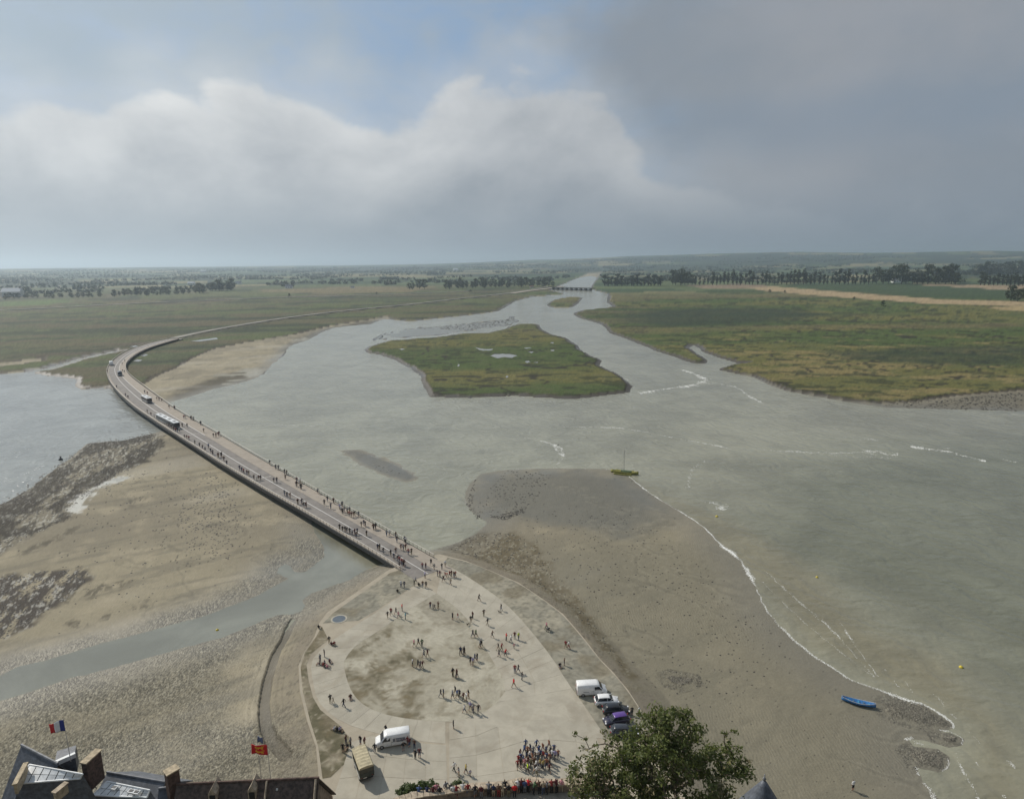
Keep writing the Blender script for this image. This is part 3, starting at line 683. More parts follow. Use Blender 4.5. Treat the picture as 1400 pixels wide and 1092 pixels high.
M_CONC = paving('worn_concrete', (0.345, 0.318, 0.258), (0.408, 0.377, 0.307), (0.270, 0.232, 0.175), 0.4, rnd=0.05)
M_BED = paving('concrete_bed', (0.33, 0.29, 0.225), (0.38, 0.335, 0.26), (0.19, 0.165, 0.125), 0.5, rnd=0.0)
M_GRAVEL = paving('trodden_gravel', (0.330, 0.285, 0.215), (0.400, 0.350, 0.270), (0.210, 0.178, 0.128), 0.85, 0.25, 0.9, 0.5, 0.0)
M_TURF = paving('worn_turf', (0.130, 0.110, 0.070), (0.210, 0.175, 0.120), (0.075, 0.068, 0.042), 0.7, 0.6, 0.95, 0.7, 0.0)
M_COBBLE = paving('grey_cobbles', (0.240, 0.222, 0.185), (0.300, 0.275, 0.225), (0.150, 0.138, 0.112), 0.6, 0.5, 0.85, 0.7, 0.0, 2.2)

sq = MB().poly([(p.x, p.y) for p in ESPL], 1.2, 3.0).build('esplanade', M_BED)
tag(sq, 'pale concrete square at the foot of the mount', None, None, 'structure')


def resample(pts, n):
    P = [Vector(p) for p in pts]; d = [0.0]
    for a, b in zip(P[:-1], P[1:]): d.append(d[-1] + (b - a).length)
    out = []; j = 0
    for i in range(n):
        s = d[-1] * i / (n - 1)
        while j < len(P) - 2 and d[j + 1] < s: j += 1
        t = (s - d[j]) / max(d[j + 1] - d[j], 1e-6); out.append(P[j].lerp(P[j + 1], min(max(t, 0), 1)))
    return out


def smooth_line(pts, it=2, closed=False):
    P = [Vector(p) for p in pts]
    for _ in range(it):
        Q = [P[0]]
        for a, b in zip(P[:-1], P[1:]): Q += [a.lerp(b, 0.25), a.lerp(b, 0.75)]
        P = Q + [P[-1]]
    return P


def slab_field(rail_a, rail_b, nu, nv, z=3.012, gap=0.045):
    """Concrete slabs between two kerb lines: nu along, nv across; every slab is a piece of its own."""
    A_, B_ = resample(smooth_line(rail_a), nu + 1), resample(smooth_line(rail_b), nu + 1)
    for i in range(nu):
        for j in range(nv):
            q = [A_[i].lerp(B_[i], j / nv), A_[i + 1].lerp(B_[i + 1], j / nv), A_[i + 1].lerp(B_[i + 1], (j + 1) / nv), A_[i].lerp(B_[i], (j + 1) / nv)]
            c = sum(q, Vector()) / 4
            q = [p + (c - p).normalized() * gap for p in q]
            h = z + random.uniform(0, 0.012)
            MB().poly([(p.x, p.y) for p in q], 2.95, h).build('slab', M_CONC, sq)


DISC_L = PX([(597, 811), (560, 832), (514, 865), (488, 880), (472, 899), (470, 907), (474, 929), (483, 950), (499, 965), (521, 975), (561, 983), (609, 986)], 3)
DISC_R = PX([(597, 811), (629, 834), (647, 857), (659, 877), (671, 899), (690, 930), (692, 948), (672, 967), (650, 980), (612, 986)], 3)
RING_O = PX([(572, 797), (522, 832), (482, 857), (452, 876), (430, 895), (424, 908), (427, 930), (432, 953), (441, 968), (465, 986), (496, 998), (560, 1012), (609, 1016)], 3)
VERGE_I = PX([(606, 770), (626, 780), (660, 801), (691, 824), (719, 853), (757, 901), (774, 930), (800, 965), (830, 1010)], 3)
VERGE_O = PX([(612, 762), (640, 768), (672, 781), (709, 797), (743, 820), (769, 840), (782, 855), (799, 875), (819, 901), (838, 920), (858, 944), (874, 969), (898, 1010)], 3)
slab_field(RING_O, DISC_L, 26, 1)
slab_field(DISC_R, VERGE_I, 16, 2)
slab_field(PX([(610, 1018), (560, 1014), (508, 1003), (480, 1014)], 3)[::-1], PX([(612, 1092), (560, 1092), (500, 1092), (455, 1092)], 3)[::-1], 5, 3)
slab_field(PX([(614, 988), (652, 982), (676, 968), (697, 948), (760, 945), (798, 965)], 3), PX([(614, 1092), (660, 1092), (700, 1092), (750, 1092), (800, 1092), (850, 1092)], 3), 6, 4)

def sheet(name, outline, z, res, paintfn):
    """A level sheet cut to an outline, with the colour of its ground worked out point by point."""
    P = [Vector((p[0], p[1], 0)) for p in outline]; xs = [p.x for p in P]; ys = [p.y for p in P]
    gx, gy = np.arange(min(xs) - res, max(xs) + res, res), np.arange(min(ys) - res, max(ys) + res, res); GX, GY = np.meshgrid(gx, gy)
    d = sdf(GX, GY, P, 3.0); bm = bmesh.new(); vs = [bm.verts.new((p.x, p.y, z)) for p in P]; f = bm.faces.new(vs)
    bmesh.ops.triangulate(bm, faces=[f])
    for ax, arr in ((0, gx), (1, gy)):
        for c_ in arr:
            bmesh.ops.bisect_plane(bm, geom=bm.verts[:] + bm.edges[:] + bm.faces[:], plane_co=(c_, 0, 0) if ax == 0 else (0, c_, 0), plane_no=(1, 0, 0) if ax == 0 else (0, 1, 0))
    bmesh.ops.recalc_face_normals(bm, faces=bm.faces[:])
    if sum(f.normal.z for f in bm.faces) < 0: bmesh.ops.reverse_faces(bm, faces=bm.faces[:])
    me = bpy.data.meshes.new(name); bm.to_mesh(me); bm.free()
    co = np.zeros(len(me.vertices) * 3); me.vertices.foreach_get('co', co); co = co.reshape(-1, 3)
    cl = np.ones((len(co), 4)); cl[:, :3] = paintfn(co[:, 0], co[:, 1]) * np.array((.965, 1.0, .985)); me.attributes.new('albedo', 'FLOAT_COLOR', 'POINT').data.foreach_set('color', cl.ravel().astype(np.float32))
    return link(name, me, sq, GROUND)


TURF = [PX(q, 3) for q in ([(474, 897), (488, 882), (516, 866), (530, 862), (526, 874), (510, 885), (500, 893)], [(476, 925), (490, 930), (508, 938), (512, 950), (526, 960), (548, 961), (562, 954), (567, 934), (574, 940), (571, 968), (562, 980), (522, 973), (500, 963), (485, 949)],
                           [(520, 902), (556, 895), (566, 905), (540, 912), (530, 924), (506, 929), (524, 918), (525, 910)])]


def paint_gravel(x, y):
    n1, n2, n3_ = fbm(x, y, 5, 5, 70), fbm(x, y, 1.1, 4, 71), fbm(x, y, .5, 3, 72)
    c = np.zeros((len(x), 3)) + C(.345, .308, .245); c = lay(c, C(.410, .368, .298), sstep(n1, .42, .62)); c = lay(c, C(.245, .210, .155), sstep(n2, .52, .72) * .7)
    t = np.maximum.reduce([sdf(x, y, q, 8) for q in TURF]) + (n1 - .5) * 5.5 + (n2 - .5) * 2.6
    c = lay(c, C(.185, .155, .105), sstep(t, -1.6, .6) * .8); c = lay(c, C(.105, .090, .058), sstep(t, -.6, 2.0) * sstep(n3_ * .5 + n2 * .5, .36, .56))
    c = lay(c, C(.17, .135, .085), sstep(t, -1.5, 0) * sstep(fbm(x, y, 2.2, 3, 73), .56, .68) * .7)
    tri = sdf(x, y, PX([(597, 811), (575, 826), (600, 850), (628, 860), (640, 850), (622, 832)], 3), 8) + (n1 - .5) * 4
    c = lay(c, C(.24, .21, .165), sstep(tri, -1, 1.5) * .7)
    return c * (.9 + .2 * RNG.random(len(x)))[:, None]


def paint_cobble(x, y):
    n1, n2 = fbm(x, y, 4, 5, 74), fbm(x, y, .7, 4, 75)
    c = np.zeros((len(x), 3)) + C(.250, .228, .185); c = lay(c, C(.315, .280, .220), sstep(n1, .45, .65)); c = lay(c, C(.165, .150, .120), sstep(n2, .50, .70) * .75)
    c = lay(c, C(.17, .14, .095), sstep(fbm(x, y, 7, 4, 76), .55, .68) * .6)
    return c * (.86 + .28 * RNG.random(len(x)))[:, None]


def paint_verge(x, y):
    n1, n2 = fbm(x, y, 3, 5, 77), fbm(x, y, .6, 4, 78)
    c = np.zeros((len(x), 3)) + C(.215, .180, .130); c = lay(c, C(.120, .105, .066), sstep(n1, .45, .62)); c = lay(c, C(.330, .285, .215), sstep(n2, .56, .72) * .8); c = lay(c, C(.15, .12, .075), sstep(fbm(x, y, 5, 3, 79), .55, .65) * .6)
    return c * (.85 + .3 * RNG.random(len(x)))[:, None]


sheet('gravel_circle', smooth_line(DISC_L) + smooth_line(DISC_R)[::-1][1:-1], 3.010, .5, paint_gravel)
sheet('cobbled_verge', smooth_line(VERGE_I, 1) + smooth_line(VERGE_O, 1)[::-1], 3.008, .5, paint_cobble)
sheet('cobbled_verge', PX([(549, 778), (533, 783), (455, 838), (441, 852), (490, 848), (520, 831), (570, 797), (566, 786)], 3), 3.008, .5, paint_cobble)
sheet('rough_verge', PX([(440, 856), (431, 872), (417, 892), (411, 912), (414, 945), (424, 985), (435, 1020), (441, 1064), (452, 1062), (470, 1045), (480, 1010), (463, 990), (438, 970), (428, 953), (422, 930), (419, 908), (426, 893), (449, 874)], 3), 3.020, .4, paint_verge)
c = at(463.5, 846, 3.0)
rc = empty('round_grate', c); tag(rc, 'round blue grey grate in a pale concrete ring at the square\'s left edge', 'grate')
MB().lathe([(1.7, -0.05), (1.7, 0.05), (1.35, 0.05), (1.35, -0.05)], n=32).build('rim', M_CONC, rc)
MB().lathe([(1.34, -0.05), (1.34, 0.03), (0.01, 0.035)], n=32).build('cover', pmat('grate_steel', (0.17, 0.20, 0.23), 0.45, 0.4, var=0.1), rc)
for k in range(-3, 4):
    MB().box((0, k * 0.36, 0.045), (2 * math.sqrt(1.3 ** 2 - (k * 0.36) ** 2), 0.05, 0.03)).build('bar', pmat('grate_bar', (0.10, 0.12, 0.14), 0.5, 0.4), rc)

# ------------------------------------------------------------------ roads on land
M_ROAD = pmat('old_tarmac', (0.115, 0.108, 0.10), 0.85, var=0.15, scale=0.2)
M_ROADL = pmat('pale_tarmac', (0.27, 0.25, 0.215), 0.85, var=0.15, scale=0.1)


def ribbon(name, pts, width, z, mat, label, n=120):
    P = resample(smooth_line(pts, 3), n); mb = MB(); rings = []
    for i, p in enumerate(P):
        t = (P[min(i + 1, n - 1)] - P[max(i - 1, 0)]); t.z = 0; t.normalize(); nn = Vector((t.y, -t.x, 0)) * width / 2
        rings.append([(p.x - nn.x, p.y - nn.y, z), (p.x + nn.x, p.y + nn.y, z), (p.x + nn.x, p.y + nn.y, z - 0.9), (p.x - nn.x, p.y - nn.y, z - 0.9)])
    mb.loft([r[::-1] for r in rings], True, True)
    o = mb.build(name, mat); tag(o, label, None, None, 'structure'); return o


ribbon('road', ROAD, 9.0, 2.95, pmat('bank_tarmac', (0.20, 0.185, 0.155), 0.85, var=0.25, scale=0.03), 'causeway road along its bank across the left salt meadow')
ribbon('farm_track', TRACK, 9.0, 2.2, M_ROADL, 'thin grey farm road across the far left meadow')
ribbon('path', PX([(770, 391.5), (745, 395), (727, 397), (700, 401)], 2.4), 14.0, 2.7, pmat('sandy_path', (0.36, 0.31, 0.24), 0.9), 'pale sandy path leading to the left end of the dam', 40)

# ------------------------------------------------------------------ the long curved footbridge
BL = [(545.3, 773.5), (520.8, 757.2), (460.4, 722.5), (420, 698.5), (400, 687.3), (370.6, 671), (328, 646), (290, 623.5), (280.7, 617), (250.5, 598), (220.3, 579), (200, 565.5), (186.4, 556.5), (173, 546), (160, 533.6), (149.1, 520), (145.2, 508), (147, 500), (153, 492), (163, 484), (178, 476), (200.5, 468), (235.7, 460.5)]
BR = [(594.7, 758), (540, 727.5), (490.6, 699.6), (454.4, 679.6), (429, 665.2), (380.6, 637.3), (340.4, 614.5), (319, 602), (306, 594.4), (270.6, 574.6), (244.5, 559.5), (230.7, 550.5), (212.6, 537.5), (195.5, 525), (180.4, 514), (173, 506), (171, 498.3), (175.3, 491.3), (184.4, 483.2), (200.5, 474.9), (220.6, 468.4), (238, 463.4)]
NB = 221
_l, _r = resample(smooth_line(PX(BL, 4.1), 2), NB), resample(smooth_line(PX(BR, 4.1), 2), NB)
mid = [(a + b) / 2 for a, b in zip(_l, _r)]
for _ in range(10): mid = [mid[0]] + [(mid[i - 1] + mid[i] * 2 + mid[i + 1]) / 4 for i in range(1, NB - 1)] + [mid[-1]]
# pair the edges across the axis
EL, ER, TG = [], [], []
for i, p in enumerate(mid):
    t = mid[min(i + 2, NB - 1)] - mid[max(i - 2, 0)]; t.z = 0; t.normalize(); n = Vector((-t.y, t.x, 0))   # n points to the left edge
    def hit(edge, sgn):
        best = None
        for a, b in zip(edge[:-1], edge[1:]):
            da, db = (a - p).dot(t), (b - p).dot(t)
            if da * db <= 0 and abs(da - db) > 1e-6:
                q = a.lerp(b, da / (da - db)); w = (q - p).dot(n) * sgn
                if w > 0 and (best is None or w < best): best = w
        return best
    wl, wr = hit(_l, 1), hit(_r, -1)
    EL.append(wl); ER.append(wr); TG.append((t, n))
fill = lambda L: [x if x else next((y for y in (L[max(i - 6, 0):i][::-1] + L[i + 1:i + 30]) if y), 6.5) for i, x in enumerate(L)]
EL, ER = fill(EL), fill(ER)
for _ in range(14):
    EL = [EL[0]] + [(EL[i - 1] + 2 * EL[i] + EL[i + 1]) / 4 for i in range(1, NB - 1)] + [EL[-1]]
    ER = [ER[0]] + [(ER[i - 1] + 2 * ER[i] + ER[i + 1]) / 4 for i in range(1, NB - 1)] + [ER[-1]]


def deck_pt(i, f, z):
    """A point across the deck at station i (may be fractional): f = 0 left rail, 1 right rail."""
    i0 = min(int(i), NB - 2); s = i - i0
    def P(k):
        t, n = TG[k]; return mid[k] + n * (EL[k] - f * (EL[k] + ER[k]))
    p = P(i0).lerp(P(i0 + 1), s); return Vector((p.x, p.y, z))


def deck_strip(name, f0, f1, z0, z1, mat, parent, i0=0, i1=NB - 1):
    rings = [[deck_pt(i, f0, z1), deck_pt(i, f1, z1), deck_pt(i, f1, z0), deck_pt(i, f0, z0)] for i in range(i0, i1 + 1)]
    return MB().loft(rings, True, True).build(name, mat, parent)


def plank_mat():
    m = bpy.data.materials.new('oak_boards'); m.use_nodes = True; g = NG(m.node_tree)
    pos = g.n('ShaderNodeNewGeometry').outputs['Position']
    w = g.noise(pos, 0.5, 5, 0.6); v = g.noise(pos, 5.0, 3, 0.6)
    c = g.mix(g.step(w, 0.3, 0.7), (0.300, 0.262, 0.218, 1), (0.370, 0.325, 0.270, 1)); c = g.mix(g.m('MULTIPLY', g.step(v, 0.5, 0.7), 0.3), c, (0.20, 0.165, 0.13, 1))
    b = g.n('ShaderNodeBsdfPrincipled'); g.put(b.inputs['Base Color'], c); b.inputs['Roughness'].default_value = 0.8; b.inputs['Specular IOR Level'].default_value = 0.2
    g.put(g.n('ShaderNodeOutputMaterial').inputs[0], b.outputs[0]); return m


M_OAK = plank_mat(); M_STEEL = pmat('dark_steel', (0.035, 0.036, 0.038), 0.55, 0.3); M_WHITE = pmat('white_line', (0.72, 0.71, 0.68), 0.7, var=0.08)
M_RAIL = pmat('pale_handrail', (0.62, 0.58, 0.51), 0.6, var=0.1); M_POST = pmat('railing_post', (0.20, 0.18, 0.15), 0.6)
M_ASPH = pmat('bridge_asphalt', (0.200, 0.182, 0.165), 0.85, var=0.12, scale=0.3)
bridge = empty('causeway_bridge', deck_pt(0, 0.5, 3.0)); tag(bridge, 'long curved footbridge on thin piers, asphalt lane between wooden walkways', 'bridge')
BO = Vector(bridge.location)
def under(o): o.location = -BO; return o
under(deck_strip('deck', 0.0, 1.0, 2.30, 2.86, M_STEEL, bridge))
under(deck_strip('walkway', 0.012, 0.10, 2.80, 3.05, M_OAK, bridge))['label'] = 'narrow wooden walkway'
under(deck_strip('roadway', 0.101, 0.640, 2.80, 3.005, M_ASPH, bridge))
under(deck_strip('walkway', 0.641, 0.988, 2.80, 3.05, M_OAK, bridge))['label'] = 'wide wooden walkway'
under(deck_strip('centre_line', 0.398, 0.412, 2.9, 3.011, M_WHITE, bridge))
under(deck_strip('kerb', 0.634, 0.652, 2.9, 3.075, pmat('kerb_white', (0.60, 0.58, 0.54), 0.7), bridge, 60, NB - 1))
for st in (33, 62, 80, 118, 150):
    rings = [[deck_pt(st + k, 0.02, 3.058), deck_pt(st + k, 0.60, 3.058), deck_pt(st + k, 0.60, 2.95), deck_pt(st + k, 0.02, 2.95)] for k in (0, 0.10)]
    under(MB().loft(rings, True, True).build('expansion_joint', M_RAIL, bridge))
def approach(name, f0, f1, d, z, mat):
    q = [deck_pt(0, f0, z), deck_pt(0, f1, z), deck_pt(0, f1, z) - TG[0][0] * d, deck_pt(0, f0, z) - TG[0][0] * d]
    under(MB().poly([(p.x, p.y) for p in q], 2.9, z).build(name, mat, bridge))
approach('approach_lane', 0.0, 0.640, 6.2, 3.034, M_ASPH); approach('approach_walk', 0.641, 1.0, 8.0, 3.036, M_OAK); approach('centre_line', 0.398, 0.412, 5.9, 3.040, M_WHITE)
under(deck_strip('fascia', -0.012, -0.002, 2.10, 3.02, M_STEEL, bridge)); under(deck_strip('fascia', 1.002, 1.012, 2.10, 3.02, M_STEEL, bridge))
# railings: top rail and wires; posts one by one along the near stretch
for f, nm in ((0.005, 'left'), (0.995, 'right')):
    i_end = NB - 1
    rings = []
    rl = under(MB().loft([[deck_pt(i, f - 0.006, 4.13), deck_pt(i, f + 0.006, 4.13), deck_pt(i, f + 0.006, 4.06), deck_pt(i, f - 0.006, 4.06)] for i in range(0, NB)], True, True).build('railing', M_RAIL, bridge))
    wires = MB()
    for zz in (3.3, 3.55, 3.8):
        wires.loft([[deck_pt(i, f, zz + 0.012), deck_pt(i, f + 0.0015, zz), deck_pt(i, f - 0.0015, zz)] for i in range(NB)], True, True)
    wires.build('wires', M_POST, rl)
    pm = MB().add([(-.05, -.04, 0), (.05, -.04, 0), (.05, .04, 0), (-.05, .04, 0), (-.04, -.03, 1.12), (.04, -.03, 1.12), (.04, .03, 1.12), (-.04, .03, 1.12)],
                  [(3, 2, 1, 0), (4, 5, 6, 7), (0, 1, 5, 4), (1, 2, 6, 5), (2, 3, 7, 6), (3, 0, 4, 7)]).mesh('post')
    rest = MB(); s = 0.0; cnt = 0
    while s < NB - 1:
        k = int(s); step = (mid[min(k + 1, NB - 1)] - mid[k]).length
        p = deck_pt(s, f, 2.95)
        if cnt < 140:
            o = link('post', pm, rl, M_POST if cnt == 0 else None); o.location = p; o.rotation_euler = (0, 0, math.atan2(TG[k][0].y, TG[k][0].x))
        else: rest.box((p.x, p.y, p.z + 0.56), (0.12, 0.12, 1.12))
        cnt += 1; s += 1.9 / max(step, 0.1)
    r_ = rest.build('far_posts', M_POST, rl); r_['kind'] = 'stuff'
pier = MB().tube([(0, 0, -1.5), (0, 0, 0.6), (0, 0, 2.5)], [0.22, 0.2, 0.16], 8).mesh('pier')
beam_m = pmat('pier_steel', (0.06, 0.06, 0.06), 0.6)
s = 2.0; cnt = 0
while s < NB - 1:
    for f in (0.3, 0.68):
        o = link('pier', pier, bridge, beam_m if cnt == 0 else None); o.location = deck_pt(s, f, 0) - BO; cnt += 1
    k = int(s); s += 11.5 / max((mid[min(k + 1, NB - 1)] - mid[k]).length, 0.1)
# abutment at the far end
pe = deck_pt(NB - 1, 0.5, 0)
MB().box((0, 0, 1.3), (6, EL[-1] + ER[-1] + 2, 2.4), math.atan2(TG[-1][0].y, TG[-1][0].x)).build('abutment', pmat('abutment_concrete', (0.3, 0.28, 0.24), 0.85), bridge).location = pe - BO + Vector(TG[-1][0]) * 4

# ------------------------------------------------------------------ the dam across the river
dm = at(756, 396, 0); dr = at(808, 397.5, 0); ax = (dr - dm); L = ax.length; ang = math.atan2(ax.y, ax.x)
dam = empty('river_dam', dm, ang); tag(dam, 'low dam bridge with square piers across the river below the canal', 'dam')
M_DAM = pmat('dam_concrete', (0.10, 0.10, 0.095), 0.8); M_DAM2 = pmat('dam_wall', (0.34, 0.32, 0.28), 0.8)
MB().box((L / 2, 0, 6.2), (L + 30, 7, 1.1)).build('deck', M_DAM, dam)
MB().box((L / 2, -3.3, 7.3), (L + 30, 0.3, 1.2)).build('parapet', M_DAM, dam)
for k in range(9):
    MB().box((L * (k + 0.1) / 8.2, 0, 2.6), (3.6, 9, 6.1)).build('pier', M_DAM, dam)
for k in range(8):
    MB().box((L * (k + 0.6) / 8.2, 2.5, 2.0), (L / 8.2 - 4.0, 0.8, 3.4)).build('sluice_gate', M_DAM2, dam)

# ------------------------------------------------------------------ the foot of the mount: terrace wall, houses, tower, tree
M_STONE = pmat('granite_wall', (0.235, 0.185, 0.140), 0.9, var=0.3, scale=1.6, bump=0.6, bscale=4.0)
M_COPE = pmat('pale_coping', (0.40, 0.33, 0.245), 0.9, var=0.25, scale=2.0, bump=0.4, bscale=9.0)
M_SLATE = pmat('blue_slate', (0.085, 0.098, 0.122), 0.55, var=0.28, scale=2.2, bump=0.3, bscale=6.0)
M_SLATE2 = pmat('grey_slate', (0.135, 0.145, 0.165), 0.6, var=0.22, scale=1.5, bump=0.3, bscale=7.0)
M_ZINC = pmat('sunlit_zinc', (0.70, 0.72, 0.73), 0.38, 0.0, var=0.12, scale=1.1)
M_BROWN = pmat('brown_tiles', (0.085, 0.062, 0.052), 0.8, var=0.35, scale=2.5, bump=0.5, bscale=8.0)
M_BRICK = pmat('chimney_brick', (0.105, 0.066, 0.052), 0.85, var=0.35, scale=3.0, bump=0.5, bscale=8.0)
M_TAN = pmat('tan_render', (0.42, 0.345, 0.235), 0.85, var=0.22, scale=2.5)
M_DARK = pmat('dark_opening', (0.02, 0.022, 0.026), 0.35)

WALL = PX([(540, 1099), (560, 1092), (577, 1088), (600, 1085.5), (615, 1083.5), (640, 1078.6), (665, 1076.8), (692, 1076), (705, 1072), (719, 1069), (736, 1070.5), (754, 1073), (772, 1072), (800, 1070), (840, 1072)], 19.0)
WALL = resample(smooth_line(WALL, 2), 40)
terr = [(p.x, p.y) for p in WALL] + [(24, 40), (-24, 40)]
tag(MB().poly(terr, 16.0, 18.0).build('terrace', pmat('terrace_paving', (0.27, 0.235, 0.185), 0.9, var=0.2, scale=0.8)), 'paved lookout terrace behind the rampart wall', None, None, 'structure')
rw = empty('rampart_wall', (WALL[20].x, WALL[20].y, 3.0)); tag(rw, 'curved granite rampart wall that visitors lean on', 'wall')
RO = Vector(rw.location)
def wall_loft(name, z0, z1, th, mat, off=0.0):
    rings = []
    for i, p in enumerate(WALL):
        t = WALL[min(i + 1, 39)] - WALL[max(i - 1, 0)]; t.z = 0; t.normalize(); n = Vector((-t.y, t.x, 0))
        a, b = p + n * (off + th / 2), p + n * (off - th / 2)
        rings.append([(a.x, a.y, z1), (a.x, a.y, z0), (b.x, b.y, z0), (b.x, b.y, z1)])
    o = MB().loft(rings, True, True).build(name, mat, rw); o.location = -RO; return o
wall_loft('masonry', 2.0, 18.92, 0.7, M_STONE, 0.36)
for i in range(0, 39):
    a, b = WALL[i], WALL[i + 1]; t = (b - a); L_ = t.length; t.normalize(); n = Vector((-t.y, t.x, 0)); c = (a + b) / 2 + n * 0.36
    MB().box((c.x, c.y, 18.99 + random.uniform(-.012, .012)), (L_ - 0.03, 0.95 + random.uniform(-.06, .05), 0.15), math.atan2(t.y, t.x)).build('coping_stone', M_COPE, rw).location = -RO

# rock and scrub between the houses and the viewer
hx, hy, hv, hf = np.linspace(-110, 110, 90), np.linspace(2, 48, 24), [], []
for j, y in enumerate(hy):
    for i, x in enumerate(hx):
        s = (y - 2) / 46
        z = 62 - 46 * s ** 0.75 - abs(x) * 0.16 + 2.2 * (float(fbm(np.array([x]), np.array([y]), 9, 4, 90)[0]) - 0.5)
        hv.append((x, y, min(z, 68 - y * 1.02)))
for j in range(23):
    for i in range(89): k = j * 90 + i; hf.append((k, k + 1, k + 91, k + 90))
tag(MB().add(hv, hf).build('hillside', pmat('scrubby_rock', (0.11, 0.10, 0.07), 0.95, var=0.5, scale=0.35, bump=0.8, bscale=2.0)), 'rocky scrub slope of the mount below the viewpoint', None, None, 'structure')


def chimney(a, b, w, h, parent, O, mat=M_BRICK, cap=M_TAN, pots=0):
    t = b - a; L_ = t.length; ang = math.atan2(t.y, t.x); c = (a + b) / 2 - O
    o = MB().box((c.x, c.y, c.z - h / 2 - 0.12), (L_, w, h), ang).build('chimney', mat, parent)
    MB().box((c.x, c.y, c.z - 0.06), (L_ + 0.18, w + 0.18, 0.14), ang).build('cap', cap, o)
    for k in range(pots):
        q = a.lerp(b, (k + 0.5) / pots) - O
        MB().lathe([(0.13, 0), (0.11, 0.38), (0.13, 0.42)], (q.x, q.y, q.z), 8).build('chimney_pot', M_BRICK, o)
    return o


def gable_house(name, label, a, b, hw, drop, foot, roofm, wallm, over=0.35):
    """Gabled house under the ridge a-b."""
    O = Vector(((a.x + b.x) / 2, (a.y + b.y) / 2, foot)); h = empty(name, O); tag(h, label, 'house')
    t = (b - a); t.z = 0; t.normalize(); n = Vector((-t.y, t.x, 0)); ez = a.z - drop
    a2, b2 = a - t * over, b + t * over
    wl = [a + n * (hw - .3), b + n * (hw - .3), b - n * (hw - .3), a - n * (hw - .3)]
    m = MB(); vs = [Vector((p.x, p.y, foot)) - O for p in wl] + [Vector((p.x, p.y, ez)) - O for p in wl] + [a - O - Vector((0, 0, .25)), b - O - Vector((0, 0, .25))]
    m.add(vs, [(0, 1, 5, 4), (2, 3, 7, 6), (1, 2, 6, 9, 5), (3, 0, 4, 8, 7)]); m.build('wall', wallm, h)
    roof = None
    for sgn in (1, -1):
        e0, e1 = a2 + n * hw * sgn, b2 + n * hw * sgn
        q = [Vector((a2.x, a2.y, a.z)), Vector((b2.x, b2.y, b.z)), Vector((e1.x, e1.y, ez - .15)), Vector((e0.x, e0.y, ez - .15))]
        up = Vector((0, 0, 0.16)); P = [p - O for p in q] + [p + up - O for p in q]
        f = [(0, 1, 2, 3), (7, 6, 5, 4), (0, 4, 5, 1), (1, 5, 6, 2), (2, 6, 7, 3), (3, 7, 4, 0)]
        if sgn < 0: f = [x[::-1] for x in f]
        r = MB().add(P, f).build('roof', roofm, h); roof = roof or r
    rc_ = [Vector((p.x, p.y, p.z + 0.2)) - O for p in (a2, b2)]
    MB().tube(rc_, 0.14, 6).build('ridge_cap', M_SLATE2 if roofm is not M_BROWN else M_BRICK, h)
    return h, O, t, n


def mansard_house(name, label, quad, flare, foot, nu, nv, topm, sidem, wallm):
    """A house with a low zinc top on steep slate sides; the zinc sheets are separate panels."""
    O = sum(quad, Vector()) / 4; O.z = foot; h = empty(name, O); tag(h, label, 'house')
    c = sum(quad, Vector()) / 4; low = [q + (q - c).normalized() * flare - Vector((0, 0, 3.6)) for q in quad]
    base = [Vector((p.x, p.y, foot)) for p in low]
    V = [p - O for p in quad] + [p - O for p in low]
    MB().add(V, [(0, 1, 2, 3)] + [(i, i + 4, (i + 1) % 4 + 4, (i + 1) % 4) for i in range(4)]).build('roof', sidem, h)
    inset = [Vector((p.x, p.y, p.z)) + (Vector((c.x, c.y, p.z)) - p).normalized() * 0.3 for p in low]
    MB().add([p - O for p in inset] + [Vector((p.x, p.y, foot)) - O for p in inset], [(i, i + 4, (i + 1) % 4 + 4, (i + 1) % 4) for i in range(4)]).build('wall', wallm, h)
    for i in range(nu):
        for j in range(nv):
            def at2(s, r): return quad[0].lerp(quad[1], s).lerp(quad[3].lerp(quad[2], s), r)
            s0, s1, r0, r1 = i / nu + .008, (i + 1) / nu - .008, j / nv + .02, (j + 1) / nv - .02
            q = [at2(s0, r0), at2(s1, r0), at2(s1, r1), at2(s0, r1)]
            z = 0.04 + random.uniform(0, .02); P = [p - O + Vector((0, 0, .01)) for p in q] + [p - O + Vector((0, 0, z)) for p in q]
            MB().add(P, [(0, 3, 2, 1), (4, 5, 6, 7), (0, 1, 5, 4), (1, 2, 6, 5), (2, 3, 7, 6), (3, 0, 4, 7)]).build('panel', topm, h)
    for i in range(4):
        a, b = quad[i] - O, quad[(i + 1) % 4] - O
        MB().tube([a + Vector((0, 0, .03)), b + Vector((0, 0, .03))], 0.09, 6).build('gutter', M_ZINC, h)
    return h, O


# slate gable at the far left
h1, O1, t1, n1 = gable_house('slate_house', 'steep blue slate gable at the lower left corner beside the tricolour flag', at(32, 1021, 24.5), at(77, 1044, 24.5), 3.3, 5.6, 9.0, M_SLATE, M_STONE)
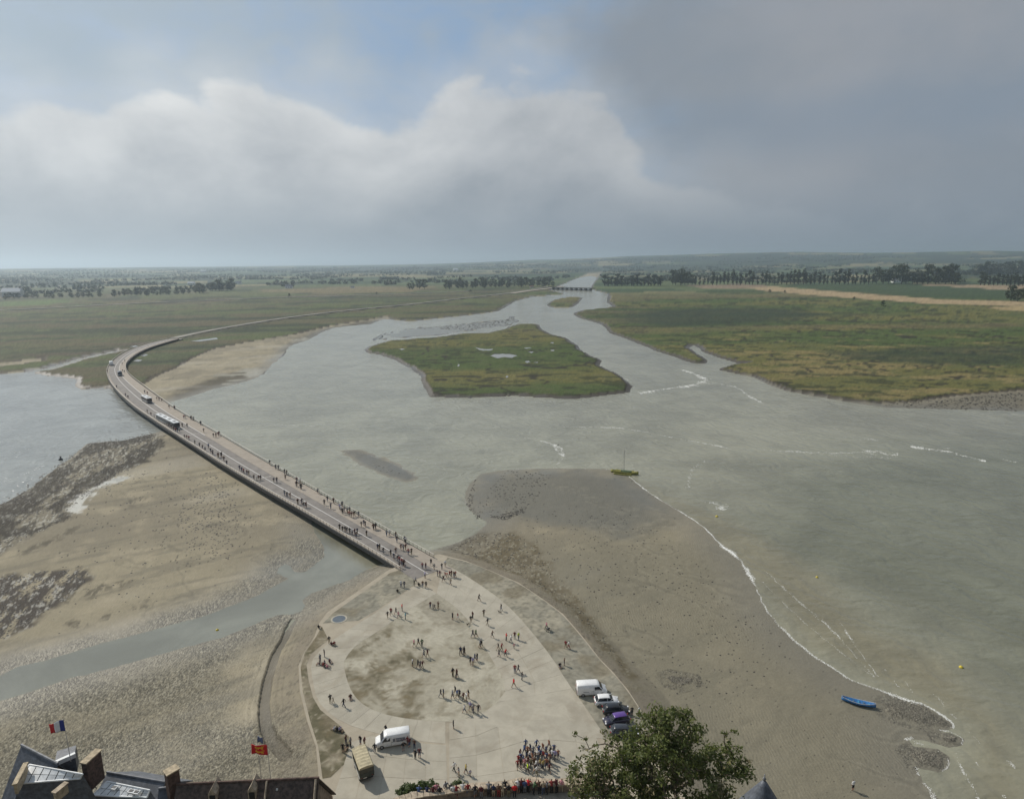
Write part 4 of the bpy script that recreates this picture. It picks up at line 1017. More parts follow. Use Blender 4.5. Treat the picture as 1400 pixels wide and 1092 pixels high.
# zinc topped house in front of it
h2, O2 = mansard_house('zinc_roof_house', 'house with sunlit zinc panel roof and tan chimney, leftmost of two', [at(40, 1045, 25.2), at(113, 1058, 25.2), at(110, 1064, 24.6), at(26, 1071, 24.6)], 1.3, 9.0, 7, 2, M_ZINC, M_SLATE, M_STONE)
chimney(at(20, 1070, 26.0), at(35, 1043, 25.9), 0.28, 1.1, h2, O2, M_TAN, M_TAN)
chimney(at(74, 1082, 24.9), at(90, 1069, 24.9), 0.4, 1.0, h2, O2, M_TAN, M_COPE, 0)
chimney(at(114, 1042, 24.6), at(134, 1024, 24.6), 0.65, 3.4, h1, O1, M_BRICK, M_TAN, 0)
MB().box((0, 0, 0), (3.4, 0.35, 0.5), 0.75).build('dormer', M_ZINC, h1).location = at(78, 1042, 23.0) - O1
MB().box((0, 0, 0), (1.8, 1.6, 2.2), 0.5).build('dormer', M_SLATE, h1).location = at(92, 1040, 21.8) - O1
# second zinc house and the grey roof behind it
h3, O3 = mansard_house('zinc_roof_house', 'house with zinc roof strip and two skylights, in front of grey slates', [at(146, 1068, 22.0), at(205, 1080, 22.0), at(201, 1090, 21.4), at(127, 1087, 21.4)], 1.6, 7.0, 8, 2, M_ZINC, M_SLATE2, M_STONE)
for s in (0.22, 0.62, 0.74):
    p = at(146, 1068, 22.0).lerp(at(205, 1080, 22.0), s) + Vector((0.1, -0.55, 0.0))
    f_ = MB().box((0, 0, 0), (0.62, 0.5, 0.16), -0.2).build('skylight', M_ZINC, h3); f_.location = p - O3
    MB().box((0, 0, 0.09), (0.44, 0.32, 0.05), -0.2).build('pane', M_DARK, f_)
h4, O4, _, _ = gable_house('slate_house', 'low grey slate roof behind the zinc strip, left of brick chimney', at(150, 1057.5, 20.4), at(222, 1070, 20.4), 4.0, 3.2, 7.0, M_SLATE2, M_STONE)
chimney(at(226, 1056, 23.4), at(242, 1047, 23.4), 0.9, 5.5, h4, O4, M_BRICK, M_TAN, 0)
h5, O5, _, _ = gable_house('hipped_cottage', 'small blue slate roof with ochre gable under the brick chimney', at(222, 1079, 20.6), at(243, 1076, 20.6), 2.6, 2.8, 7.0, M_SLATE, pmat('ochre_wall', (0.30, 0.17, 0.07), 0.85, var=0.2))
# the long brown roof
h6, O6, t6, n6 = gable_house('long_brown_house', 'long brown tiled roof with two small stone dormers below the red flag', at(246, 1073.5, 21.6), at(432, 1065, 21.6), 6.0, 7.5, 6.0, M_BROWN, M_STONE)
front = n6 if n6.y < 0 else -n6
for u, v in ((297, 1068), (350, 1064)):
    p = at(u, v + 3, 21.4) + front * 0.9
    d = empty('dormer', p - O6); d.parent = h6
    m = MB(); w, dp, hh = 0.42, 1.2, 0.7; fx = t6; fy = front
    P = lambda a, b, c: tuple(fx * a + fy * b + Vector((0, 0, c)))
    m.add([P(-w, 0.5, -1.2), P(w, .5, -1.2), P(w, .5, 0), P(0, .5, hh), P(-w, .5, 0), P(-w, -dp, 0), P(w, -dp, 0), P(0, -dp, hh), P(-w, -dp, -1.2), P(w, -dp, -1.2)],
          [(0, 1, 2, 3, 4), (2, 6, 7, 3), (3, 7, 5, 4), (1, 9, 6, 2), (0, 4, 5, 8)])
    COL.objects.unlink(d); bpy.data.objects.remove(d)
    d = m.build('dormer', M_COPE, h6); d.location = p - O6
    MB().add([P(-.3, .52, -.9), P(.3, .52, -.9), P(.3, .52, -.1), P(-.3, .52, -.1)], [(0, 1, 2, 3)]).build('window', M_DARK, d)
for u, v in ((266, 1086), (330, 1086), (380, 1090), (412, 1080)):
    p = at(u, v, 20.0); MB().lathe([(0.1, -0.6), (0.09, .35), (.14, .4), (.1, .55), (.01, .6)], n=8).build('vent_pipe', pmat('vent_white', (.6, .6, .57), .6), h6).location = p - O6 + Vector((0, 0, .6))
e0 = at(432, 1065, 21.75)
MB().tube([e0 - O6 + Vector((0, 0, .05)) , e0 + front * 6 - Vector((0, 0, 7.4)) - O6], 0.12, 5).build('verge', M_COPE, h6)
MB().tube([e0 - t6 * 5.2 - O6 + Vector((0, 0, .12)), e0 - t6 * 5.2 + front * 6 - Vector((0, 0, 7.3)) - O6], 0.10, 5).build('fire_wall', M_COPE, h6)


def flag_pole(base, top, name, label):
    o = empty(name, base); tag(o, label, 'flagpole')
    MB().tube([(0, 0, 0), tuple(top - base)], [0.04, 0.022], 8).build('pole', pmat('pole_white', (.45, .45, .43), .4, .3), o)
    MB().lathe([(.01, 0), (.07, .05), (.07, .1), (.01, .15)], tuple(top - base), 8).build('finial', M_TAN, o)
    return o


def cloth(w, h, droop, nx=14, nz=8, ph=0.0):
    """A flag flying to the left of its hoist at the origin, with folds; returns a height function."""
    def P(s, r):
        x = -w * s * (1 - 0.12 * math.sin(s * 3)); fold = 0.16 * s * math.sin(6.5 * s + ph + r * 1.4) + 0.05 * s * math.sin(15 * s + 2 * r)
        return Vector((x, fold + 0.25 * s, -h * r * (1 - 0.12 * s) - droop * s ** 1.5))
    return P


def flag_mesh(P, s0, s1, r0, r1, nx, nz, th, name, mat, parent, loc):
    g1 = [[P(s0 + (s1 - s0) * i / nx, r0 + (r1 - r0) * j / nz) for j in range(nz + 1)] for i in range(nx + 1)]
    m = MB(); k = nz + 1; V = [p for col_ in g1 for p in col_]
    V2 = V + [p + Vector((0, th, 0)) for p in V]; N = len(V); fs = []
    for i in range(nx):
        for j in range(nz):
            a = i * k + j; fs.append((a, a + 1, a + k + 1, a + k)); fs.append((a + N, a + k + N, a + k + 1 + N, a + 1 + N))
    for i in range(nx): fs += [(i * k, (i + 1) * k, (i + 1) * k + N, i * k + N), (i * k + nz, i * k + nz + N, (i + 1) * k + nz + N, (i + 1) * k + nz)]
    for j in range(nz): fs += [(j, j + N, j + 1 + N, j + 1), (nx * k + j, nx * k + j + 1, nx * k + j + 1 + N, nx * k + j + N)]
    o = m.add(V2, fs).build(name, mat, parent, True); o.location = loc; return o


b0 = at_y(94, 1024, 60.5); t0 = at_y(86.5, 981, 60.5); t0.x = b0.x - 0.02
fp = flag_pole(b0 - Vector((0, 0, 1.5)), t0, 'flagpole', 'thin flagpole carrying the tricolour above the slate roofs')
hz_ = at_y(87.5, 984, 60.4)
fl = empty('tricolour_flag', hz_); tag(fl, 'blue white red flag streaming left above the slate roofs', 'flag')
Pf = cloth(1.95, 1.35, 0.75)
for k, (nm, c) in enumerate((('blue_band', (0.02, 0.035, 0.20)), ('white_band', (0.72, 0.72, 0.72)), ('red_band', (0.55, 0.015, 0.02)))):
    flag_mesh(Pf, k / 3, (k + 1) / 3, 0, 1, 6, 8, 0.012, nm, pmat('flag_' + nm, c, .8, var=.06), fl, (-0.06, 0, 0))
b0 = at_y(370, 1064, 61.5); t0 = at_y(366, 1014, 61.5); t0.x = b0.x
flag_pole(b0 - Vector((0, 0, 1.0)), t0, 'flagpole', 'thin flagpole carrying the red flag with gold beasts')
fl = empty('red_flag', at_y(365.5, 1018, 61.4)); tag(fl, 'red flag with two gold walking beasts above the long brown roof', 'flag')
Pf = cloth(1.95, 1.30, 0.25, ph=1.2)
flag_mesh(Pf, 0, 1, 0, 1, 16, 8, 0.012, 'field', pmat('flag_red', (0.60, 0.012, 0.015), .8, var=.06), fl, (-0.06, 0, 0))
M_GOLD = pmat('flag_gold', (0.85, 0.50, 0.03), .8, var=.05)


def beast(r0):
    """A gold walking beast laid on the cloth, as strokes along its back, legs, head and tail."""
    S = [[(.30, .12), (.42, .15), (.55, .16), (.68, .14)], [(.68, .14), (.74, .07), (.79, .10), (.76, .17)], [(.66, .16), (.69, .25), (.74, .33)], [(.60, .18), (.59, .28), (.63, .35)],
         [(.38, .16), (.36, .26), (.40, .34)], [(.32, .15), (.27, .25), (.31, .34)], [(.30, .12), (.22, .10), (.20, .02), (.28, -.02), (.36, .01)], [(.68, .14), (.78, .20), (.82, .25)]]
    R_ = [.06, .06, .035, .035, .035, .04, .022, .03]
    m = MB()
    for st, w in zip(S, R_):
        L_, Rr = [], []
        for i, (s, r) in enumerate(st):
            a = st[max(i - 1, 0)]; b = st[min(i + 1, len(st) - 1)]; dx, dy = (b[0] - a[0]) * 1.95, (b[1] - a[1]) * 1.3; q = math.hypot(dx, dy) or 1
            L_.append((s - dy / q * w / 1.95, r + r0 + dx / q * w / 1.3)); Rr.append((s + dy / q * w / 1.95, r + r0 - dx / q * w / 1.3))
        n = len(st)
        for off in (-0.010,):
            V = [Pf(*p) + Vector((0, off, 0)) for p in L_ + Rr] + [Pf(*p) + Vector((0, off + .009, 0)) for p in L_ + Rr]; fs = []
            for i in range(n - 1):
                fs += [(i, i + 1, n + i + 1, n + i), (2 * n + i, 3 * n + i, 3 * n + i + 1, 2 * n + i + 1), (i, 2 * n + i, 2 * n + i + 1, i + 1), (n + i, n + i + 1, 3 * n + i + 1, 3 * n + i)]
            m.add(V, fs)
    return m


for r0 in (0.10, 0.54): beast(r0).build('gold_beast', M_GOLD, fl).location = (-0.06, -0.004, 0)
b0 = at_y(357, 1062, 64); t0 = at_y(357.5, 1005, 64); t0.x = b0.x
flag_pole(b0 - Vector((0, 0, 3)), t0, 'flagpole', 'thin flagpole of the small faded blue flag')
fl = empty('blue_flag', at_y(358.5, 1008, 63.9)); tag(fl, 'small faded blue grey flag just above the red flag', 'flag')
Pf2 = cloth(0.75, 0.8, 0.1, ph=2.0)
flag_mesh(Pf2, 0, 1, 0, 1, 8, 6, 0.012, 'field', pmat('flag_faded_blue', (0.12, 0.16, 0.25), .8, var=.12), fl, (0.05, 0, 0))

# conical tower at the lower right
tp = at_y(1045, 1066, 58.0)
tw = empty('round_tower', (tp.x, tp.y, 4.0)); tag(tw, 'round rampart tower with conical slate roof and finial, lower right edge', 'tower')
hh = tp.z - 4.0
MB().lathe([(3.2, 0), (3.0, hh - 6.2), (3.1, hh - 6.0)], n=28).build('wall', M_STONE, tw, True)
MB().lathe([(3.75, hh - 6.3), (3.7, hh - 6.1), (2.6, hh - 4.1), (1.3, hh - 1.9), (0.45, hh - 0.5), (0.12, hh)], n=32).build('roof', M_SLATE, tw, True)
MB().lathe([(.16, hh - .15), (.13, hh + .1), (.2, hh + .2), (.08, hh + .32), (.06, hh + .7), (.01, hh + .75)], n=10).build('finial', pmat('lead', (.25, .26, .28), .5, .3), tw, True)


# ------------------------------------------------------------------ foliage
def leaf_material(name, c1, c2, trans=0.35):
    m = bpy.data.materials.new(name); m.use_nodes = True; g = NG(m.node_tree)
    oi = g.n('ShaderNodeNewGeometry'); rnd = oi.outputs['Random Per Island']
    pos = oi.outputs['Position']
    c = g.mix(rnd, c1 + (1,), c2 + (1,)); 
    d = g.n('ShaderNodeBsdfPrincipled'); g.put(d.inputs['Base Color'], c); d.inputs['Roughness'].default_value = 0.55; d.inputs['Specular IOR Level'].default_value = 0.3
    t = g.n('ShaderNodeBsdfTranslucent'); g.put(t.inputs[0], g.mix(0.5, c, (0.12, 0.16, 0.03, 1)))
    mx = g.n('ShaderNodeMixShader'); mx.inputs[0].default_value = trans; g.put(mx.inputs[1], d.outputs[0]); g.put(mx.inputs[2], t.outputs[0])
    g.put(g.n('ShaderNodeOutputMaterial').inputs[0], mx.outputs[0]); return m


def leaves(centres, radii, per, size, rng, flat=0.8):
    """Leaf blades scattered in small clumps; returns vertex and face arrays."""
    V = []; Fc = []; k = 0
    for (cx, cy, cz), r in zip(centres, radii):
        n = per if isinstance(per, int) else int(per * r * r) + 3
        d = rng.normal(size=(n, 3)); d /= np.linalg.norm(d, axis=1)[:, None]; rr = r * rng.random(n) ** 0.45
        p = np.array([cx, cy, cz]) + d * rr[:, None] * np.array([1, 1, flat])
        nrm = d * 0.6 + rng.normal(size=(n, 3)) * 0.6 + np.array([0, 0, 0.5]); nrm /= np.linalg.norm(nrm, axis=1)[:, None]
        ref = rng.normal(size=(n, 3)); a = np.cross(nrm, ref); a /= np.linalg.norm(a, axis=1)[:, None]; b = np.cross(nrm, a)
        s = size * (0.6 + 0.8 * rng.random(n))[:, None]
        q = np.stack([p - a * s, p - b * s * 0.45 + nrm * s * 0.12, p + a * s, p + b * s * 0.45 + nrm * s * 0.12], 1)
        V.append(q.reshape(-1, 3)); Fc.append(np.arange(k, k + 4 * n).reshape(-1, 4)); k += 4 * n
    return np.concatenate(V), np.concatenate(Fc)


def quick_mesh(name, V, Fc, mat=None):
    me = bpy.data.meshes.new(name); me.vertices.add(len(V)); me.vertices.foreach_set('co', V.ravel().astype(np.float32))
    w = Fc.shape[1]; me.loops.add(Fc.size); me.loops.foreach_set('vertex_index', Fc.ravel().astype(np.int32))
    me.polygons.add(len(Fc)); me.polygons.foreach_set('loop_start', np.arange(0, Fc.size, w, dtype=np.int32)); me.update(); me.validate()
    if mat: me.materials.append(mat)
    return me


M_LEAF = leaf_material('sycamore_leaf', (0.058, 0.082, 0.020), (0.155, 0.175, 0.052)); M_LEAF2 = leaf_material('dry_leaf', (0.16, 0.14, 0.07), (0.30, 0.26, 0.15), 0.25)
M_BARK = pmat('bark', (0.17, 0.135, 0.10), 0.9, var=0.3, scale=4)


def big_tree():
    rng = np.random.default_rng(5); y0 = 50.0
    base = at_y(905, 1092, y0); root = Vector((base.x, y0 + 1.0, 14.0))
    t = empty('leafy_tree', root); tag(t, 'large leafy tree rising at the bottom beside the parked cars', 'tree')
    lobes_ = [((905, 1075), 6.2, 5.0, 5.2, 130), ((915, 1020), 3.6, 3.6, 2.8, 60), ((850, 1070), 4.0, 3.5, 2.6, 55), ((975, 1065), 3.6, 3.2, 2.8, 40), ((925, 990), 1.7, 1.6, 1.4, 16), ((870, 1030), 2.4, 2.2, 1.5, 16), ((1003, 1045), 1.5, 1.5, 1.6, 12), ((803, 1072), 2.0, 1.8, 1.5, 20)]
    pts = []; rad = []
    for (u, v), rx, ry, rz, n in lobes_:
        c = at_y(u, v, y0)
        for _ in range(n):
            d = rng.normal(size=3); d /= np.linalg.norm(d); q = rng.random() ** 0.42
            pts.append((c.x + d[0] * rx * q, c.y + d[1] * ry * q, c.z + d[2] * rz * q)); rad.append(0.45 + 0.5 * rng.random())
    for u, v in ((922, 968), (918, 975), (941, 972), (990, 1003), (996, 1012), (1012, 1022), (1024, 1040), (1018, 1058), (1030, 1062), (787, 1003), (800, 1010), (826, 1000), (815, 1018), (842, 1008), (795, 1022), (875, 975), (883, 980), (901, 978), (960, 1002), (1005, 1000), (790, 1035), (949, 995)):
        c = at_y(u, v, y0 + rng.uniform(-1, 1)); pts.append(tuple(c)); rad.append(0.34)
    pts = np.array(pts); fork = np.array([root.x, root.y, 21.0])
    order = np.argsort(np.linalg.norm(pts - fork, axis=1)); nodes = [np.array([root.x, root.y, 14.0]), np.array([root.x + .2, root.y, 18.0]), fork]; par = [-1, 0, 1]; idx = {}
    for i in order:
        nd = np.array(nodes); dist = np.linalg.norm(nd - pts[i], axis=1) + 0.35 * np.linalg.norm(nd - fork, axis=1) * 0.6
        dist[:2] += 20; j = int(np.argmin(dist))
        mid_ = (nodes[j] + pts[i]) / 2 + rng.normal(size=3) * 0.15 + np.array([0, 0, -0.15])
        nodes.append(mid_); par.append(j); nodes.append(pts[i]); par.append(len(nodes) - 2)
    cnt = np.ones(len(nodes))
    for i in range(len(nodes) - 1, 0, -1): cnt[par[i]] += cnt[i]
    trunk, limb = MB(), MB(); off = np.array(root)
    for i in range(1, len(nodes)):
        r0, r1 = 0.013 * cnt[par[i]] ** 0.55 + .008, 0.013 * cnt[i] ** 0.55 + .006
        (trunk if i < 3 else limb).tube([nodes[par[i]] - off, nodes[i] - off], [min(r0, .5), min(r1, .5)], 5, False)
    trunk.build('trunk', M_BARK, t, True); limb.build('limbs', M_BARK, t, True)
    V, Fc = leaves(pts - off, rad, 118.0, 0.17, rng); me = quick_mesh('crown', V, Fc, M_LEAF); me.materials.append(M_LEAF2)
    w = np.repeat((rng.random(len(pts)) < 0.05), [int(118.0 * r * r) + 3 for r in rad]); lefty = np.repeat(pts[:, 0] < at_y(840, 1060, y0).x, [int(118.0 * r * r) + 3 for r in rad])
    mi = ((rng.random(len(Fc)) < 0.04) | w | (lefty & (rng.random(len(Fc)) < 0.30))).astype(np.int32); me.polygons.foreach_set('material_index', mi)
    o = link('crown', me, t)


big_tree()


def bush(name, label, u0, v0, z, w, d, h, n, seed, size=0.13):
    rng = np.random.default_rng(seed); c = at(u0, v0, z); t = empty(name, c); tag(t, label, 'bush')
    q = rng.normal(size=(n, 3)); q /= np.linalg.norm(q, axis=1)[:, None]; q *= rng.random((n, 1)) ** .4; q = np.abs(q) * np.sign(q) * np.array([w, d, h]) ; q[:, 2] = np.abs(q[:, 2])
    V, Fc = leaves(q, [0.35] * n, 46, size, rng); link('foliage', quick_mesh('foliage', V, Fc, M_HEDGE), t)
    m = MB()
    for k in range(7): m.tube([(0, 0, -.3), tuple(q[k] * 0.9)], [.04, .015], 5)
    m.build('stems', M_BARK, t)


M_HEDGE = leaf_material('hedge_leaf', (0.030, 0.055, 0.015), (0.090, 0.125, 0.035))
bush('rampart_bush', 'dense green bush spilling over the left end of rampart wall', 560, 1086, 15.6, 1.5, 0.9, 1.5, 40, 31)
bush('rampart_bush', 'green bush on the rampart behind visitors left of the white shirt', 584, 1077, 15.8, 1.4, .7, 1.1, 34, 32)
bush('rampart_weeds', 'patch of tall weeds growing on the wall between two leaning groups', 628, 1075, 17.2, 1.0, .5, .7, 22, 33, .1)

# ------------------------------------------------------------------ vehicles
M_GLASS = pmat('tinted_glass', (0.018, 0.022, 0.028), 0.08, spec=0.6, var=0.05)
M_TYRE = pmat('tyre', (0.018, 0.018, 0.018), 0.85); M_RIM = pmat('wheel_rim', (0.35, 0.35, 0.36), 0.35, 0.7); M_TRIM = pmat('black_trim', (0.025, 0.025, 0.027), 0.6)
M_LAMP = pmat('head_lamp', (0.75, 0.76, 0.78), 0.15); M_TAIL = pmat('tail_lamp', (0.40, 0.02, 0.02), 0.25); M_PLATE = pmat('number_plate', (0.7, 0.68, 0.6), 0.5)
PAINT = {}
def paint(name, c): return pmat('paint_' + name, c, 0.32, 0.0, 0.5, 0.05, coat=0.6)


def wheel(parent, x, y, r=0.33, w=0.22):
    s = 1 if y > 0 else -1
    o = MB().loft([[(x + rr * math.cos(a), y + dy * s, r + rr * math.sin(a)) for a in [2 * math.pi * k / 16 for k in range(16)]] for rr, dy in ((r * .86, -w / 2), (r, -w / 2 + .04), (r, w / 2 - .04), (r * .86, w / 2))], True, True).build('wheel', M_TYRE, parent)
    MB().loft([[(x + rr * math.cos(a), y + dy * s, r + rr * math.sin(a)) for a in [2 * math.pi * k / 12 for k in range(12)]] for rr, dy in ((r * .62, w / 2 - .01), (r * .55, w / 2 + .02), (r * .2, w / 2 + .03))], True, True).build('rim', M_RIM, o)


def car_body(secs, hw):
    """Loft of cross-sections (x, low z, belt z, width factor)."""
    rings = []
    for x, zl, zs, k in secs:
        w = hw * k; rings.append([(x, -w * .93, zl), (x, -w, zl + (zs - zl) * .35), (x, -w * .99, zl + (zs - zl) * .75), (x, -w * .90, zs), (x, w * .90, zs), (x, w * .99, zl + (zs - zl) * .75), (x, w, zl + (zs - zl) * .35), (x, w * .93, zl)])
    return MB().loft(rings, True, True)


def car(label, pos, rz, colour, cname, L=4.2, hw=0.88, kind='hatch', roof=None):
    o = empty('parked_car', pos, rz); tag(o, label, 'car', 'vehicles parked on the square')
    P = paint(cname, colour); R_ = paint(cname + '_roof', roof) if roof else P; h = L / 2
    body = car_body([(-h, .38, .62, .86), (-h + .08, .28, .92, .95), (-h + .45, .22, .98, 1), (0, .20, .97, 1), (h * .35, .20, .95, 1), (h * .62, .22, .88, .99), (h - .25, .26, .76, .93), (h - .04, .34, .62, .82), (h, .40, .55, .74)], hw).build('body', P, o, True)
    zt = 1.48
    gs = [(-h + .16, .92, .94, .78, .70), (-h + .62, .95, zt - .08, .86, .66), (-.35, .95, zt, .87, .68), (h * .22, .94, zt - .05, .87, .66), (h * .52, .90, .93, .84, .72)]
    MB().loft([[(x, -hw * a, zb), (x, -hw * b, zt_), (x, hw * b, zt_), (x, hw * a, zb)] for x, zb, zt_, a, b in gs], True, True).build('windows', M_GLASS, o)
    MB().loft([[(x, -hw * .70, z), (x, -hw * .64, z + .045), (x, hw * .64, z + .045), (x, hw * .70, z)] for x, z in ((-h + .55, zt - .10), (-h + .75, zt - .03), (-.3, zt), (h * .16, zt - .03), (h * .25, zt - .08))], True, True).build('roof', R_, o, True)
    for s in (-1, 1):
        for xa, xb in ((-h + .30, -h + .66), (.05, .02), (h * .20, h * .53)):
            MB().tube([(xa, s * hw * .872, .95), (xb, s * hw * .685, zt - .05)], .04, 5).build('pillar', P, o)
        for xw in (-h * .62, h * .62): wheel(o, xw, s * (hw - .10))
        MB().box((h - .13, s * hw * .66, .66), (.22, .30, .13)).build('headlight', M_LAMP, o); MB().box((-h + .05, s * hw * .72, .80), (.12, .24, .18)).build('tail_light', M_TAIL, o)
        MB().box((h * .36, s * (hw + .07), 1.0), (.10, .16, .12)).build('mirror', P, o)
    MB().box((h - .02, 0, .42), (.12, hw * 1.5, .16)).build('bumper', M_TRIM, o); MB().box((-h + .02, 0, .42), (.12, hw * 1.6, .16)).build('bumper', M_TRIM, o)
    MB().box((-h - .02, 0, .72), (.04, .5, .12)).build('number_plate', M_PLATE, o)
    return o


def van(label, pos, rz, L=5.2, hw=0.98, zt=2.15, logo=False, name='delivery_van', grp='vehicles parked on the square', colour=(.78, .78, .77), cname='van_white'):
    o = empty(name, pos, rz); tag(o, label, 'van', grp); P = paint(cname, colour); h = L / 2
    rings = []
    for x, zl, zr, k in ((-h, .42, zt - .12, .94), (-h + .10, .30, zt - .02, .99), (-h * .4, .28, zt, 1), (h * .30, .28, zt, 1), (h * .44, .28, zt - .10, .99), (h * .70, .28, 1.28, .97), (h * .92, .30, 1.05, .92), (h, .40, .80, .84)):
        w = hw * k; m = min(1.25, zl + (zr - zl) * .6); t = w * (.90 if zr > 1.6 else .86)
        rings.append([(x, -w * .95, zl), (x, -w, zl + .2), (x, -w, m), (x, -t, zr - .12 * (zr > 1.6)), (x, -t * .86, zr), (x, t * .86, zr), (x, t, zr - .12 * (zr > 1.6)), (x, w, m), (x, w, zl + .2), (x, w * .95, zl)])
    MB().loft(rings, True, True).build('body', P, o, True)
    wx = [(h * .45, zt - .17), (h * .69, 1.33)]
    MB().add([(wx[0][0] + .03, -hw * .80, wx[0][1]), (wx[0][0] + .03, hw * .80, wx[0][1]), (wx[1][0] + .02, hw * .86, wx[1][1]), (wx[1][0] + .02, -hw * .86, wx[1][1]),
              (wx[0][0], -hw * .80, wx[0][1] - .05), (wx[0][0], hw * .80, wx[0][1] - .05), (wx[1][0], hw * .86, wx[1][1] - .05), (wx[1][0], -hw * .86, wx[1][1] - .05)], [(0, 3, 2, 1), (4, 5, 6, 7), (0, 1, 5, 4), (1, 2, 6, 5), (2, 3, 7, 6), (3, 0, 4, 7)]).build('windscreen', M_GLASS, o)
    for s in (-1, 1):
        y0, y1 = s * (hw + .012), s * (hw * .925)
        q = [(h * .14, y0, 1.22), (h * .60, y0 * .985, 1.22), (h * .44, y1, zt - .32), (h * .14, y1, zt - .32)]
        q2 = [(a, b - s * .06, c) for a, b, c in q]
        f = [(0, 1, 2, 3), (7, 6, 5, 4), (0, 4, 5, 1), (1, 5, 6, 2), (2, 6, 7, 3), (3, 7, 4, 0)]
        MB().add(q + q2, f if s < 0 else [x[::-1] for x in f]).build('side_window', M_GLASS, o)
        d = MB().add([(x, s * (hw + e), z) for e in (.004, .016) for x, z in ((h * .08, .45), (h * .09, .45), (h * .09, 1.9), (h * .08, 1.9))], [(0, 1, 2, 3), (7, 6, 5, 4), (0, 4, 5, 1), (1, 5, 6, 2), (2, 6, 7, 3), (3, 7, 4, 0)]).build('door_seam', M_TRIM, o)
        MB().box((h * .02, s * (hw + .01), 1.0), (.22, .03, .05)).build('door_handle', M_TRIM, o)
        MB().box((-h * .42, s * (hw + .01), .95), (.95, .03, .05)).build('slide_rail', M_TRIM, o)
        for xw in (-h * .62, h * .64): wheel(o, xw, s * (hw - .10), .34)
        MB().box((h * .93, s * hw * .66, .86), (.22, .28, .2)).build('headlight', M_LAMP, o); MB().box((-h + .02, s * hw * .86, 1.0), (.08, .14, .5)).build('tail_light', M_TAIL, o)
        MB().box((h * .56, s * (hw + .14), 1.4), (.10, .2, .26)).build('mirror', M_TRIM, o)
    MB().box((h - .04, 0, .48), (.16, hw * 1.7, .24)).build('bumper', M_TRIM, o); MB().box((-h + .02, 0, .42), (.14, hw * 1.8, .2)).build('bumper', M_TRIM, o)
    MB().box((-h - .005, 0, 1.3), (.02, .02, 1.5)).build('door_seam', M_TRIM, o)
    if logo:
        for s in (-1, 1):
            lg = MB()                                            # grey swooping lettering band with pale arc
            for k, (x0, z0, w_, h_, a) in enumerate(((-1.9, 1.0, 1.9, .55, 0), (-1.2, 1.45, 1.0, .12, .1))):
                lg.box((x0 + w_ / 2, s * (hw + .010), z0 + h_ / 2), (w_, .012, h_))
            lg.build('side_panel', pmat('logo_grey', (.18, .19, .22), .5), o)
            for (ch, xx) in zip('Mont', (0, .36, .72, 1.02)): pass
            arc = MB().tube([(-.1 - .35 * math.cos(t), s * (hw + .022), 1.32 + .42 * math.sin(t)) for t in np.linspace(-1.2, 1.2, 10)], [.02 + .05 * math.sin(math.pi * k / 9) for k in range(10)], 5); arc.build('logo_arc', pmat('logo_pale', (.62, .56, .52), .5), o)
            arc = MB().tube([(-1.75 + .6 * t, s * (hw + .022), 1.1 + .35 * t * t) for t in np.linspace(-.9, 1.0, 9)], [.015 + .04 * math.sin(math.pi * k / 8) for k in range(9)], 5); arc.build('logo_swoosh', pmat('logo_plum', (.16, .05, .08), .5), o)
            for k in range(5):
                MB().box((-.62 - .2 * k, s * (hw + .020), 1.30 + .03 * (k % 2)), (.10, .016, .16 + .06 * (k % 3))).build('logo_letter', pmat('logo_light', (.6, .6, .62), .5), o)
    return o


def heading(a, b): return math.atan2(b.y - a.y, b.x - a.x)


a, b = at(556, 1018, 3.01), at(515, 1025, 3.01)
van('white van with grey lettering on its side, beside the tan-roofed truck', (a + b) / 2 + Vector((0, .9, .02)), heading(a, b), 5.3, logo=True)
a, b = at(790, 953, 3.01), at(829, 951, 3.01)
van('plain white panel van, first in the row of parked vehicles', (a + b) / 2 + Vector((0, .95, .02)), heading(a, b), 5.2)
a, b = at(814, 966, 3.01), at(846, 964.5, 3.01)
car('white hatchback with dark glass parked beside the plain white van', (a + b) / 2 + Vector((0, .75, 0)), heading(a, b), (.76, .76, .76), 'white', 4.1)
a, b = at(825, 979, 3.01), at(861, 978, 3.01)
car('black car parked between the white hatchback and the purple car', (a + b) / 2 + Vector((0, .8, 0)), heading(a, b), (.012, .013, .016), 'black', 4.4)
a, b = at(862, 990, 3.01), at(826, 996, 3.01)
car('purple and black two-tone car parked nose towards the square', (a + b) / 2 + Vector((0, .9, 0)), heading(a, b), (.018, .014, .035), 'dark_violet', 4.3, roof=(.10, .045, .24))
a, b = at(836, 1008, 3.01), at(873, 1009, 3.01)
car('dark grey car parked last in the row under the tree', (a + b) / 2 + Vector((0, .8, 0)), heading(a, b), (.028, .032, .040), 'dark_grey', 4.4)


